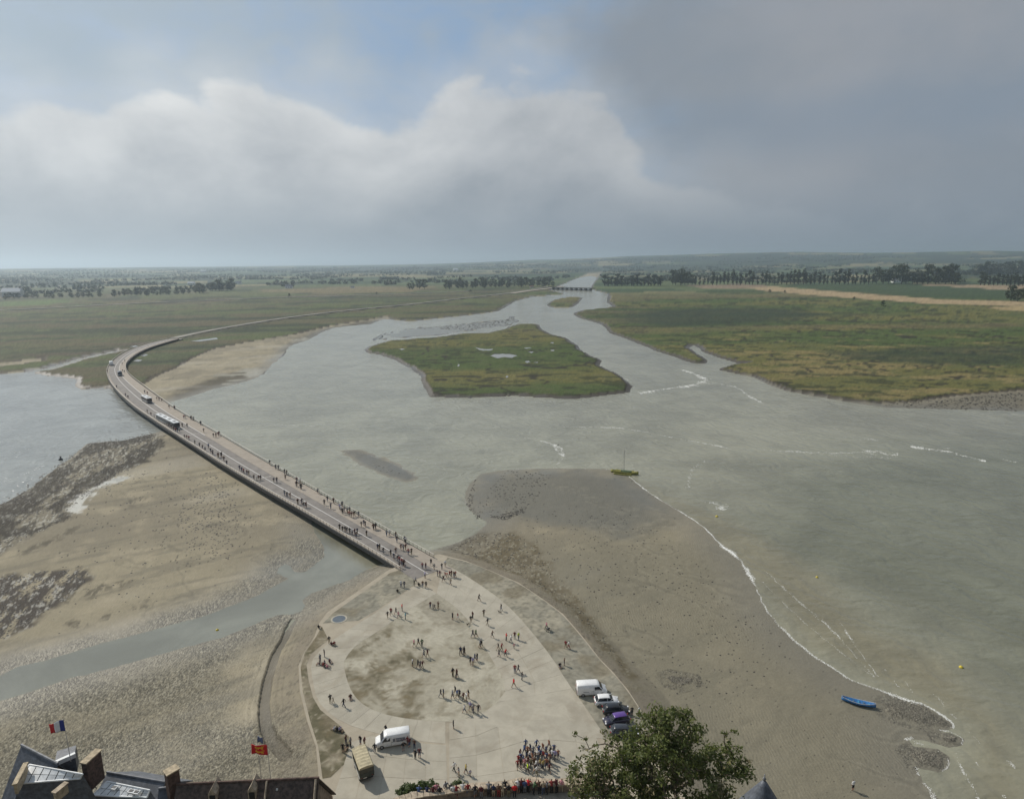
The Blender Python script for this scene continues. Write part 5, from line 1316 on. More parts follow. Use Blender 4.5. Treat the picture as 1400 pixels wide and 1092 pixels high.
def truck():
    rear, frnt = (at(505, 1047, 5.75) + at(497, 1047, 5.75)) / 2, at(490.5, 1019, 5.75)
    c = (rear + frnt) / 2; rz = heading(rear, frnt); L = (rear - frnt).length
    o = empty('canvas_truck', (c.x, c.y, 3.01), rz); tag(o, 'old dark green truck with tan canvas roof parked near the brown house', 'truck', 'vehicles parked on the square')
    G = pmat('army_green', (.055, .06, .048), .6, var=.2); T = pmat('tan_canvas', (.44, .385, .255), .85, var=.14, scale=2.0, bump=.3, bscale=6); h = L / 2; hw = 1.02
    rings = []
    for k in range(15):
        x = -h + L * k / 14; dz = .05 * (1 - abs((k % 2)))
        rings.append([(x, -hw - .05, 2.45), (x, -hw * .9, 2.66 + dz), (x, 0, 2.74 + dz), (x, hw * .9, 2.66 + dz), (x, hw + .05, 2.45), (x, hw * .9, 2.40), (x, -hw * .9, 2.40)])
    MB().loft(rings, True, True).build('canvas_roof', T, o, False)
    MB().box((-.1, 0, .80), (L - .1, 1.5, .22)).build('chassis', M_TRIM, o)
    MB().box((-.5, 0, .98), (L - .9, hw * 2, .12)).build('load_bed', G, o)
    for s in (-1, 1):
        MB().box((-.5, s * hw, 1.30), (L - .9, .06, .56)).build('side_board', G, o)
        MB().box((-.5, s * (hw + .04), 1.06), (L - .9, .03, .10)).build('white_rail', pmat('rail_white', (.65, .64, .6), .6), o)
        for x in (-h + .1, -h * .35, h * .3, h - .7): MB().box((x, s * hw, 1.95), (.07, .07, 1.0)).build('hoop_post', G, o)
        for x in (-h * .55, h * .62): wheel(o, x, s * (hw - .16), .44, .28)
        MB().box((-h + .02, s * .78, 1.02), (.08, .16, .14)).build('tail_light', M_TAIL, o)
    MB().box((-h + .02, 0, 1.36), (.06, hw * 1.95, .62)).build('tailgate', G, o)
    MB().box((-h + .06, 0, 2.05), (.05, hw * 1.9, .75)).build('rear_canvas', pmat('dark_canvas', (.09, .085, .065), .9), o)
    MB().box((-h + .0, 0, .78), (.1, hw * 1.7, .14)).build('bumper', M_TRIM, o)
    MB().box((-h - .04, .30, .98), (.03, .5, .12)).build('number_plate', M_PLATE, o)
    car_body([(h - .75, .6, 2.3, 1), (h - .1, .6, 2.3, .98), (h + .1, .6, 1.55, .96), (h + .9, .65, 1.4, .86), (h + 1.0, .75, 1.2, .8)], hw).build('cab', G, o)
    MB().box((h + .03, 0, 1.95), (.06, hw * 1.6, .5)).build('windscreen', M_GLASS, o)
    for s in (-1, 1): MB().lathe([(.14, 0), (.14, .1), (.01, .14)], (h + .95, s * .6, 1.2), 10).build('headlight', M_LAMP, o)


truck()


def bus(label, a, b, L, name='shuttle_bus'):
    """A bus whose roof runs from a (rear, far) to b (front, near)."""
    c = (a + b) / 2; o = empty(name, (c.x, c.y, 3.01), heading(a, b)); tag(o, label, 'bus', 'buses on the bridge')
    W = paint('bus_white', (.76, .76, .75)); S = paint('bus_side', (.10, .105, .115)); h = L / 2; hw = 1.25
    car_body([(-h, .4, 1.1, .96), (-h + .1, .3, 1.15, 1), (h - .1, .3, 1.15, 1), (h, .4, 1.1, .96)], hw).build('body', S, o)
    MB().loft([[(x, -hw * k, 1.1), (x, -hw * .96 * k, 2.75), (x, hw * .96 * k, 2.75), (x, hw * k, 1.1)] for x, k in ((-h + .02, .97), (-h + .15, .995), (h - .15, .995), (h - .02, .97))], True, True).build('windows', M_GLASS, o)
    MB().loft([[(x, -hw * k, 2.72), (x, -hw * .94 * k, 3.02), (x, hw * .94 * k, 3.02), (x, hw * k, 2.72)] for x, k in ((-h - .02, .96), (-h + .2, 1), (h - .2, 1), (h + .02, .96))], True, True).build('roof', W, o)
    n = max(2, int(L / 6)); k = 0
    for i in range(n):
        for dy in (-.32, .32):
            MB().box((-h + L * (i + .5) / n, dy, 3.05), (L / n * .42, .38, .08)).build('roof_hatch', M_TRIM, o)
    m = int(L / 1.5)
    for s in (-1, 1):
        for i in range(1, m): MB().box((-h + L * i / m, s * hw * .985, 1.95), (.09, .05, 1.6)).build('pillar', S, o)
        for x in ([-h * .62, h * .66] if L < 16 else [-h * .78, -h * .1, h * .75]): wheel(o, x, s * (hw - .12), .46, .28)
        MB().box((h - .02, s * .95, .75), (.08, .3, .2)).build('headlight', M_LAMP, o)
        MB().box((0, s * (hw + .005), .62), (L * .9, .02, .12)).build('skirt_stripe', W, o)
    return o


bus('long white-roofed bus on the bridge beside a queue of people', at(217, 565.3, 6.05), at(241, 577.0, 6.05), (at(216, 565, 6.05) - at(241.5, 577.2, 6.05)).length)
bus('shorter white bus driving ahead of the long one on the bridge', at(194.5, 539, 6.05), at(205.5, 544.5, 6.05), 12.0)
a, b = at(162.5, 511, 3.01), at(166, 516, 3.01)
van('small grey van rounding the bend of the bridge', (a + b) / 2, heading(a, b), 6.5, 1.3, 3.0, name='grey_van', grp=None, colour=(.10, .11, .13), cname='van_grey')
a, b = at(151, 496, 3.01), at(153.5, 502, 3.01)
van('white van with dark nose at the top of the bridge bend', (a + b) / 2, heading(b, a), 7.0, 1.3, 3.0, name='white_van', grp=None)


# ------------------------------------------------------------------ boats and buoys
def hull(L, w, d, sheer=.3, n=15):
    """An open pointed hull: outer and inner skin."""
    rings = []
    for k in range(n):
        s = k / (n - 1); x = -L / 2 + L * s; q = max(.02, math.sin(math.pi * (0.04 + 0.92 * s)) ** .7) * w / 2; rise = sheer * (2 * s - 1) ** 2
        rings.append([(x, -q, d + rise), (x, -q * .82, d * .4 + rise * .7), (x, -q * .3, rise * .6), (x, 0, rise * .55 - .03), (x, q * .3, rise * .6), (x, q * .82, d * .4 + rise * .7), (x, q, d + rise),
                      (x, q * .88, d + rise - .01), (x, q * .68, d * .45 + rise * .7), (x, 0, rise * .6 + .08), (x, -q * .68, d * .45 + rise * .7), (x, -q * .88, d + rise - .01)])
    return MB().loft(rings, True, True)


pa, pb = at(1150, 951.5, .8), at(1197, 962.5, .8); c = (pa + pb) / 2; Lb = (pa - pb).length
bo = empty('rowing_boat', (c.x, c.y - .2, ground_z(c) + 0.03), heading(pa, pb)); tag(bo, 'bright blue wooden rowing boat beached at the water\'s edge', 'boat')
bo.rotation_euler[0] = -0.13
M_BLUE = pmat('boat_blue', (.035, .17, .42), .5, var=.2, scale=4); M_BLUE2 = pmat('boat_inner_blue', (.05, .26, .42), .6, var=.25, scale=4)
hull(Lb, 1.5, .55).build('hull', M_BLUE, bo, True)
for k in range(5): MB().box((-Lb * .3 + Lb * .15 * k, 0, .40), (.24, 1.15 - .12 * abs(k - 2), .05)).build('thwart', pmat('boat_wood', (.05, .12, .2), .7) if k % 2 else M_BLUE2, bo)
for s in (-1, 1):
    MB().tube([(-Lb / 2 + Lb * k / 14, s * max(.03, math.sin(math.pi * (.04 + .92 * k / 14)) ** .7) * .75, .57 + .3 * (2 * k / 14 - 1) ** 2) for k in range(15)], .05, 5).build('gunwale', pmat('boat_rail', (.42, .45, .48), .6), bo)

pa, pb = at(834, 643, .6), at(874, 647, .6); c = (pa + pb) / 2
yb = empty('yellow_sailboat', (c.x, c.y, -.1), heading(pa, pb)); tag(yb, 'yellow green sailing boat with bare mast on the tip of the sandbank', 'boat')
M_YEL = pmat('boat_yellow', (.30, .28, .06), .55, var=.25); Ls = (pa - pb).length
hull(Ls * .95, 2.0, .9, .35).build('hull', M_YEL, yb, True)
MB().loft([[(x, -w, .85), (x, -w * .7, 1.3), (x, w * .7, 1.3), (x, w, .85)] for x, w in ((-Ls * .12, .5), (0, .75), (Ls * .18, .7), (Ls * .24, .4))], True, True).build('cabin', pmat('cabin_green', (.10, .14, .06), .5), yb)
for s in (-1, 1):
    o = hull(Ls * .62, .55, .5, .25).build('outrigger', M_YEL, yb, True); o.location = (-.3, s * 2.1, .05)
    MB().tube([(.8, 0, .9), (.8, s * 2.1, .6)], .07, 6).build('cross_beam', M_TRIM, yb); MB().tube([(-1.2, 0, .9), (-1.2, s * 2.1, .6)], .07, 6).build('cross_beam', M_TRIM, yb)
mt = MB().tube([(-.2, 0, .9), (-.2, 0, 9.6)], [.06, .03], 8).build('mast', pmat('mast_grey', (.10, .10, .10), .5), yb)
MB().tube([(-.2, 0, 1.9), (-2.6, 0, 1.8)], .05, 6).build('boom', M_TRIM, yb)
for q in ((Ls * .45, 0, 1.1), (-1.0, 2.1, .8), (-1.0, -2.1, .8)): MB().tube([(-.2, 0, 9.2), q], .012, 4).build('stay', M_TRIM, mt)

M_BUOY = pmat('buoy_yellow', (.62, .48, .03), .45); M_BUOY2 = pmat('buoy_white', (.6, .58, .5), .5)
for u, v, r, lb in ((1314, 912, .38, 'yellow mooring buoy floating offshore right of the beached boat'), (1117, 789, .32, 'yellow buoy off the breaking foam edge'), (980, 706, .40, 'orange yellow buoy off the upper sandbank shore'), (297, 861, .32, 'pale yellow buoy in the quiet backwater channel'), (763, 608, .3, 'tiny dark buoy in the water left of the mast')):
    p = at(u, v, 0); o = empty('mooring_buoy', p); tag(o, lb, 'buoy', 'mooring buoys'); dk_ = u == 763
    MB().lathe([(.01, -.7 * r), (.7 * r, -.55 * r), (r, 0), (.9 * r, .45 * r), (.5 * r, .8 * r), (.01, .95 * r)], n=14).build('float', M_TRIM if dk_ else M_BUOY, o, True)
    MB().lathe([(.12 * r, .85 * r), (.1 * r, 1.25 * r), (.02 * r, 1.3 * r)], n=8).build('ring_post', M_BUOY2, o)
p = at(83, 628.5, 0); o = empty('channel_marker', p); tag(o, 'small dark rock marker standing in the left basin water', 'marker')
MB().lathe([(.9, -.3), (.8, .2), (.45, .7), (.15, .9), (.1, 1.5), (.02, 1.55)], n=9).build('stump', M_STEEL, o); MB().box((.1, 0, 1.3), (.7, .15, .35)).build('board', M_STEEL, o)

# ------------------------------------------------------------------ people
def skin_body(name, J, E, tagof):
    """One continuous figure grown over a skeleton: J joint -> (position, radius), E bones, tagof(bone) -> material slot."""
    me = bpy.data.meshes.new(name); ids = {k: i for i, k in enumerate(J)}
    me.from_pydata([J[k][0] for k in J], [(ids[a], ids[b]) for a, b in E], []); me.update()
    o = bpy.data.objects.new('tmp', me); COL.objects.link(o)
    o.modifiers.new('s', 'SKIN'); o.modifiers.new('u', 'SUBSURF').levels = 1
    for i, k in enumerate(J):
        r = J[k][1]; me.skin_vertices[0].data[i].radius = r if isinstance(r, tuple) else (r, r); me.skin_vertices[0].data[i].use_root = (i == 0)
    dg = bpy.context.evaluated_depsgraph_get(); m2 = bpy.data.meshes.new_from_object(o.evaluated_get(dg)); m2.name = name
    bpy.data.objects.remove(o)
    segs = [(np.array(J[a][0]), np.array(J[b][0]), tagof(a, b)) for a, b in E]; mi = []
    for p in m2.polygons:
        c = np.array(p.center); best = (1e9, 0)
        for a, b, t in segs:
            d = b - a; s = min(max(np.dot(c - a, d) / max(np.dot(d, d), 1e-9), 0), 1); q = np.linalg.norm(c - a - s * d) - (0.03 if t in (0, 1) else 0)
            if q < best[0]: best = (q, t, s)
        t = best[1]
        if t == 3: t = 3 if (c[2] > HEADZ[0] + .02 or c[1] < HEADZ[1] - .03) else 2
        mi.append(t)
    m2.polygons.foreach_set('material_index', mi)
    for p in m2.polygons: p.use_smooth = True
    return m2


HEADZ = [1.6, 0]


def figure(kind):
    """Skeleton of a standing person facing +y, about 1.72 m tall, in one of several poses."""
    st = {'stand': 0, 'walk': .22, 'stride': .34, 'lean': 0, 'sit': 0, 'arms': .05}[kind]
    J = {}; zb = 0.0
    if kind == 'sit':
        J['pelvis'] = ((0, 0, .14), (.17, .14)); J['belly'] = ((0, -.03, .34), (.15, .12)); J['chest'] = ((0, -.02, .56), (.17, .12)); J['neck'] = ((0, .03, .76), .06); J['head'] = ((0, .06, .86), (.085, .10)); J['crown'] = ((0, .05, .98), (.075, .085))
        for s, n in ((-1, 'L'), (1, 'R')):
            J['hip' + n] = ((s * .10, .04, .13), .10); J['knee' + n] = ((s * .16, .42, .42 if s > 0 else .36), .07); J['ank' + n] = ((s * .14, .62, .06), .05); J['toe' + n] = ((s * .15, .76, .04), .04)
            J['sho' + n] = ((s * .19, -.02, .66), .07); J['elb' + n] = ((s * .27, .10, .44), .05); J['wri' + n] = ((s * .17, .32, .40), .04); J['hand' + n] = ((s * .12, .40, .40), .04)
        HEADZ[:] = [.88, .05]
    else:
        ln = .22 if kind == 'lean' else .03
        J['pelvis'] = ((0, 0, .93), (.15, .12)); J['belly'] = ((0, ln * .25, 1.08), (.145, .105)); J['chest'] = ((0, ln * .7, 1.28), (.18, .12)); J['neck'] = ((0, ln + .01, 1.47), .058); J['head'] = ((0, ln + .05, 1.56), (.08, .095)); J['crown'] = ((0, ln + .03, 1.67), (.072, .085))
        for s, n in ((-1, 'L'), (1, 'R')):
            f = s * st
            J['hip' + n] = ((s * .09, 0, .86), .105); J['knee' + n] = ((s * .10, f * .5 + .03, .48 + abs(f) * .04), .07); J['ank' + n] = ((s * .10, f - (.06 if f < 0 else 0), .08 + (.07 if f < -.1 else 0)), .05); J['toe' + n] = ((s * .12, f + .12, .04 + (.02 if f < -.1 else 0)), .042)
            J['sho' + n] = ((s * .20, ln * .9, 1.40), .068)
            if kind == 'lean': J['elb' + n] = ((s * .30, .34, 1.16), .05); J['wri' + n] = ((s * .12, .52, 1.10), .04); J['hand' + n] = ((s * .05, .56, 1.09), .04)
            elif kind == 'arms': J['elb' + n] = ((s * .30, -.04, 1.16), .05); J['wri' + n] = ((s * .16, .24, 1.22 if s > 0 else 1.05), .04); J['hand' + n] = ((s * .10, .32, 1.28 if s > 0 else 1.06), .04)
            else: J['elb' + n] = ((s * .27, -f * .45, 1.14), .05); J['wri' + n] = ((s * .27, -f * .75 + .08, .92), .04); J['hand' + n] = ((s * .26, -f * .8 + .12, .83), .04)
        HEADZ[:] = [1.585, ln + .04]
    E = [('pelvis', 'belly'), ('belly', 'chest'), ('chest', 'neck'), ('neck', 'head'), ('head', 'crown')]
    for n in 'LR': E += [('pelvis', 'hip' + n), ('hip' + n, 'knee' + n), ('knee' + n, 'ank' + n), ('ank' + n, 'toe' + n), ('chest', 'sho' + n), ('sho' + n, 'elb' + n), ('elb' + n, 'wri' + n), ('wri' + n, 'hand' + n)]
    def tg(a, b):
        if b in ('head', 'crown'): return 3
        if b[:3] == 'toe': return 5
        if b[:3] in ('hip', 'kne'): return 1
        if b[:3] == 'ank': return 4
        if b[:3] in ('wri', 'han'): return 2
        return 0
    return skin_body('person_' + kind, J, E, tg)


BODY = {k: figure(k) for k in ('stand', 'walk', 'stride', 'lean', 'sit', 'arms')}
for m in BODY.values():
    keep = [q.material_index for q in m.polygons]; m.materials.clear()
    for k in range(6): m.materials.append(None)
    m.polygons.foreach_set('material_index', keep)
CLOTH = {'dark': (.018, .018, .022), 'black': (.012, .012, .013), 'navy': (.02, .03, .08), 'red': (.26, .03, .03), 'bright red': (.62, .02, .025), 'blue': (.055, .095, .22), 'white': (.72, .71, .69), 'grey': (.20, .20, .21), 'orange': (.34, .14, .075),
         'yellow': (.42, .33, .10), 'lime': (.45, .62, .03), 'teal': (.03, .26, .33), 'pink': (.55, .24, .27), 'brown': (.13, .07, .045), 'beige': (.42, .35, .25), 'lilac': (.36, .32, .48), 'maroon': (.10, .018, .022), 'green': (.05, .10, .04), 'khaki': (.20, .17, .10), 'denim': (.06, .09, .16)}
SKIN = [pmat('skin_%d' % i, c, .6, var=.06) for i, c in enumerate(((.50, .30, .22), (.42, .24, .17), (.30, .16, .10)))]
HAIR = [pmat('hair_%d' % i, c, .6, var=.2) for i, c in enumerate(((.015, .011, .009), (.05, .03, .018), (.16, .10, .05), (.30, .28, .25)))]
def cm(n): return pmat('cloth_' + n.replace(' ', '_'), CLOTH[n], .85, var=.15, scale=6)
ORD = ['', 'first', 'second', 'third', 'fourth', 'fifth', 'sixth', 'seventh', 'eighth', 'ninth', 'tenth', 'eleventh', 'twelfth', 'thirteenth', 'fourteenth', 'fifteenth', 'sixteenth', 'seventeenth', 'eighteenth', 'nineteenth', 'twentieth']
PEOPLE = []
rp = random.Random(3)


def person(u, v, top, where, pose=None, z=3.02, loc=None, bottom=None, face=None, group='visitors on the square', k=1.0, verb=None):
    p = loc if loc is not None else at(u, v, z)
    pose = pose or rp.choice(['walk', 'stride', 'stand', 'walk', 'stride', 'arms'])
    o = bpy.data.objects.new('person', BODY[pose]); COL.objects.link(o); o.location = p
    o.rotation_euler = (0, 0, face if face is not None else rp.uniform(0, 6.28)); s = k * rp.uniform(.96, 1.07); o.scale = (s * 1.04, s * 1.04, s)
    bt = bottom or rp.choice(['dark', 'denim', 'dark', 'beige', 'khaki', 'grey', 'navy']); sk = rp.choice(SKIN); shorts = rp.random() < .4
    for i, m in enumerate((cm(top), cm(bt), sk, rp.choice(HAIR), sk if shorts else cm(bt), cm('dark'))):
        o.material_slots[i].link = 'OBJECT'; o.material_slots[i].material = m
    o['category'] = 'person'; o['group'] = group
    PEOPLE.append((o, top, verb or {'sit': 'sitting', 'lean': 'leaning', 'stand': 'standing', 'arms': 'standing'}.get(pose, 'walking'), where, k < .8, u))
    return o


def crop(ox, oy, s, rows_, where, **kw):
    for r in rows_:
        x, y, c = r[:3]; extra = dict(kw)
        if len(r) > 3: extra.update(r[3])
        person(ox + x / s, oy + y / s, c, where, **extra)


SIT = dict(pose='sit'); KID = dict(k=.68); D = 'dark'
# the square, group by group (positions read off enlarged views of the photograph)
A3 = (420, 740, 6.364); A4 = (600, 780, 7.0); A5 = (420, 860, 6.364); A6 = (600, 920, 6.35); A8 = (440, 980, 8.75); B5 = (500, 700, 9.93)
crop(*A3, [(700, 665, D), (730, 640, 'red'), (773, 635, 'black'), (797, 665, 'pink'), (826, 605, 'bright red'), (855, 680, 'teal')], 'in the group left of centre on the upper square')
crop(*A3, [(1072, 580, 'maroon'), (1095, 580, 'grey', KID), (1110, 585, D, KID), (1140, 585, 'brown')], 'in the family at the top of the gravel circle')
crop(*A3, [(1265, 680, D), (1312, 680, 'red', dict(bottom='white'))], 'in the pair right of the family on the gravel')
crop(*A3, [(930, 915, 'pink'), (968, 910, D), (1000, 915, 'green'), (1018, 1010, 'grey'), (1048, 1005, 'maroon')], 'in the party crossing the middle of the gravel')
crop(*A3, [(1335, 985, 'navy'), (1365, 985, D)], 'in the pair right of the party on the gravel')
crop(*A3, [(100, 758, D, SIT)], 'alone on the kerb below the round grate')
crop(*A3, [(193, 890, 'black', dict(pose='stand')), (235, 900, 'red', SIT), (212, 905, 'maroon', SIT)], 'on the left ring path below the grate')
crop(*A5, [(115, 282, 'grey', dict(pose='stand')), (152, 240, D, dict(pose='stand')), (112, 305, D, SIT), (140, 325, 'red', SIT), (195, 292, 'maroon', SIT), (172, 338, 'pink', SIT), (155, 305, 'navy', SIT)], 'in the picnic group on the left kerb')
crop(*A5, [(203, 640, D), (228, 640, 'brown', KID)], 'in the pair on the left ring path')
crop(*A5, [(320, 676, 'black'), (376, 602, 'brown', SIT)], 'at the inner edge of the left ring path')
crop(*A5, [(918, 325, 'white', dict(bottom='dark')), (965, 335, D), (985, 335, 'grey'), (1005, 340, 'maroon')], 'in the row of four on the gravel circle')
crop(*A5, [(1268, 410, D), (1300, 420, 'brown')], 'in the pair at the middle of the gravel')
crop(*A5, [(1162, 590, 'black'), (1188, 592, 'navy')], 'in the pair at the lower edge of the gravel')
crop(*A5, [(1265, 605, 'grey'), (1305, 598, 'blue'), (1290, 565, D), (1325, 590, 'navy'), (1360, 622, 'maroon'), (1385, 625, 'white'), (1405, 600, 'black')], 'in the loose group below the gravel centre')
crop(*A6, [(225, 345, 'white', dict(bottom='denim')), (272, 322, 'lilac'), (298, 346, 'grey'), (343, 345, D)], 'in the four walking towards the mount')
crop(*A5, [(1272, 862, 'black', dict(pose='stand'))], 'alone on the lower concrete slabs')
crop(*A5, [(240, 880, 'white', SIT), (285, 885, 'lilac', SIT), (262, 888, D, SIT)], 'on the grass edge above the tan truck')
crop(*A4, [(385, 290, D)], 'alone just below the red coach party', group='visitors on the square')
crop(*A4, [(597, 380, 'black')], 'with a dog at the cobbled verge')
crop(*A4, [(325, 455, 'maroon'), (307, 500, D)], 'near the small dog on the slabs')
crop(*A4, [(430, 435, 'black'), (467, 525, D), (512, 640, 'brown')], 'in the file along the right slabs')
crop(*A4, [(325, 635, D), (355, 635, 'green')], 'in the pair on the gravel\'s right edge')
crop(*A4, [(393, 735, 'grey'), (408, 735, 'black')], 'in the pair below the right edge of gravel')
crop(*A4, [(208, 800, D), (242, 800, 'black')], 'in the pair at the gravel\'s right half')
crop(*A4, [(345, 865, 'navy'), (368, 860, D), (302, 895, 'dark'), (325, 905, 'lilac')], 'in the double couple right of the gravel centre')
crop(*A4, [(135, 1010, 'black'), (172, 1020, 'maroon')], 'in the couple on the lower gravel')
crop(*A4, [(645, 670, 'bright red'), (690, 687, 'white'), (726, 652, 'maroon'), (763, 662, 'lime')], 'in the bright row on the right slabs')
crop(*A4, [(720, 745, 'pink', KID)], 'running below the bright row')
crop(*A4, [(570, 762, 'black'), (602, 765, 'red'), (577, 822, D), (640, 820, 'bright red')], 'in the four left of the bright row')
crop(*A4, [(728, 977, 'red'), (760, 975, D), (795, 1047, 'black')], 'in the three on the lower right slabs')
crop(*A6, [(650, 122, 'bright red', dict(pose='stride'))], 'striding alone on the lower right slabs')
crop(*A4, [(1030, 560, 'pink')], 'pushing a pram on the cobbled verge', verb='walking')
crop(*A4, [(1213, 740, 'red'), (1243, 745, 'white', dict(bottom='red'))], 'in the pair by the right kerb')
crop(*A4, [(1200, 905, 'brown', dict(pose='stand')), (1158, 918, 'black', SIT)], 'near the kerb above the white panel van')
person(873.5, 978, 'white', 'at the kerb right of the black car', 'stand', bottom='dark'); person(864, 977, 'black', 'behind the bonnet of the black car', 'stand')
crop(*A8, [(255, 420, 'black'), (290, 312, 'brown'), (345, 352, 'grey'), (305, 372, D, SIT)], 'in the group left of the tan truck', pose='stand')
crop(*A8, [(465, 330, 'black'), (512, 345, 'maroon')], 'behind the tan truck roof', pose='stand')
crop(*A8, [(635, 425, D), (768, 205, 'black')], 'beside the bonnet of the lettered van', pose='stand')
crop(*A8, [(1030, 330, 'red'), (1050, 362, 'maroon'), (975, 405, 'black')], 'at the rear of the lettered van', pose='stand')
crop(*A8, [(1110, 372, 'brown'), (1120, 497, D), (1170, 482, 'maroon')], 'in the three right of the lettered van', pose='stand')
crop(*A6, [(135, 857, 'white', dict(bottom='black')), (175, 902, 'grey'), (235, 872, 'yellow'), (272, 892, 'lilac', KID)], 'in the small family above the wall weeds')
# the packed coach party
CROWD = [(755, 650, 'blue'), (795, 690, 'navy'), (848, 652, 'blue'), (903, 682, 'orange'), (957, 652, 'orange'), (1000, 692, 'blue'), (1035, 742, 'orange'), (705, 732, 'maroon'), (742, 702, 'blue'), (770, 712, 'orange'), (820, 715, 'grey'), (870, 708, 'blue'), (930, 715, 'navy'), (968, 718, 'dark'),
         (690, 790, 'red'), (715, 775, 'blue'), (735, 790, 'blue'), (760, 760, 'navy'), (790, 748, 'white'), (812, 772, 'orange'), (838, 760, 'brown'), (858, 750, 'white'), (880, 742, 'blue'), (905, 752, 'red'), (938, 765, 'blue'), (962, 770, 'orange'), (985, 745, 'white'), (1010, 755, 'lilac'),
         (685, 830, 'red'), (708, 822, 'dark'), (745, 822, 'pink'), (775, 812, 'maroon'), (800, 822, 'khaki'), (825, 812, 'brown'), (845, 832, 'white'), (880, 818, 'yellow'), (905, 832, 'yellow'), (935, 820, 'orange'), (960, 862, 'maroon'), (770, 865, 'lime'), (835, 872, 'dark'), (850, 885, 'white'), (955, 800, 'beige')]
crop(*A6, CROWD, 'in the dense coach party left of the tree', pose=None, group='coach party on the square')
# at the foot of the bridge
crop(*B5, [(770, 768, 'red'), (818, 768, 'maroon'), (887, 718, D), (930, 778, 'grey'), (1035, 777, 'black'), (1080, 742, 'white')], 'where the wide walkway meets the square')
crop(*B5, [(975, 867, D), (1010, 882, 'maroon'), (1080, 892, 'red'), (1105, 880, 'bright red', KID), (1140, 882, 'red'), (1165, 872, 'maroon'), (1200, 892, 'brown'), (1220, 882, 'red'), (1055, 942, 'black'), (1155, 987, 'beige')], 'in the red-dressed party at the bridge foot')
crop(*B5, [(660, 1002, D), (680, 962, 'grey'), (720, 1002, 'black', SIT), (775, 1017, 'brown'), (820, 1022, 'black'), (805, 892, 'lilac')], 'in the group just below the white line\'s end')
crop(*B5, [(480, 1017, 'white'), (525, 1022, 'navy'), (430, 1088, 'dark', SIT)], 'left of the bridge foot on the cobbles')
person(1166.3, 1078, 'white', 'alone on the wet sand at lower right', 'stand', z=0, loc=Vector((at(1166.3, 1078, .6).x, at(1166.3, 1078, .6).y, ground_z(at(1166.3, 1078, .6)))), bottom='dark', group='walker on the sand')
# visitors along the rampart wall
for x, y, c, b, f, pz in ((185, 520, 'blue', 'dark', 0, 'lean'), (295, 520, 'maroon', 'brown', 0, 'stand'), (345, 520, 'dark', 'red', .3, 'arms'), (425, 505, 'black', 'grey', -.3, 'lean'), (446, 510, 'white', 'pink', 0, 'stand'), (470, 515, 'red', 'maroon', 0, 'lean'),
                          (615, 502, 'dark', 'grey', .2, 'arms'), (662, 505, 'maroon', 'grey', 3.0, 'stand'), (795, 502, 'brown', 'red', 0, 'stand'), (825, 500, 'beige', 'beige', .2, 'lean'), (872, 502, 'black', 'khaki', 0, 'stand'), (916, 505, 'bright red', 'dark', 0, 'stand'), (945, 470, 'white', 'grey', .2, 'lean'),
                          (968, 472, 'maroon', 'dark', 0, 'lean'), (1018, 465, 'bright red', 'dark', -.4, 'lean'), (1060, 480, 'green', 'dark', -1.2, 'lean'), (1165, 472, 'grey', 'dark', 1.2, 'arms'), (1240, 468, 'maroon', 'dark', .5, 'lean'), (1275, 462, 'pink', 'beige', -.5, 'stand'), (392, 480, 'grey', 'white', .6, 'arms'), (245, 520, 'navy', 'beige', -.2, 'lean'), (320, 505, 'pink', 'dark', .2, 'lean'), (520, 500, 'white', 'navy', 0, 'lean'), (560, 498, 'red', 'denim', .3, 'stand'), (720, 498, 'grey', 'dark', 0, 'lean'), (755, 500, 'navy', 'beige', -.3, 'stand'), (845, 478, 'black', 'denim', .2, 'lean'), (995, 470, 'blue', 'grey', 0, 'stand'), (1105, 478, 'brown', 'dark', .3, 'lean'), (1135, 478, 'beige', 'denim', 0, 'arms'), (1200, 470, 'red', 'dark', 0, 'lean')):
    p = at(540 + x / 5.6, 1000 + y / 5.6, 18.0)
    person(540 + x / 5.6, 0, c, 'at the rampart wall', pz, loc=Vector((p.x, p.y, 18.0)), bottom=b, face=f, group='visitors along the rampart wall', k=1.0, verb='standing')


# walkers on the bridge
def on_bridge(u, v, c, **kw):
    p = at(u, v, 3.05); i = min(range(NB), key=lambda k: (mid[k] - p).xy.length); t, n = TG[i]
    s = i + (p - mid[i]).dot(t) / max((mid[min(i + 1, NB - 1)] - mid[max(i - 1, 0)]).length / 2, .1); s = min(max(s, 0.5), NB - 1.5)
    f = (EL[i] - (p - mid[i]).dot(n)) / (EL[i] + ER[i]); f = min(max(f, .035), .965)
    q = deck_pt(s, f, 3.05 if (f < .1 or f > .606) else 3.006)
    w = 'narrow left walkway' if f < .16 else ('asphalt lane' if f < .60 else 'wide right walkway')
    seg = 'near end' if v > 722 else ('near half' if v > 672 else ('middle' if v > 615 else ('by buses' if v > 535 else 'far bend')))
    along = math.atan2(t.y, t.x) - math.pi / 2 + (0 if rp.random() < .5 else math.pi) + rp.uniform(-.4, .4)
    person(u, v, c, 'on bridge %s, %s' % (seg, w), loc=q, face=along, group='walkers on the bridge', k=1.13 if v > 690 else 1.2, **kw)


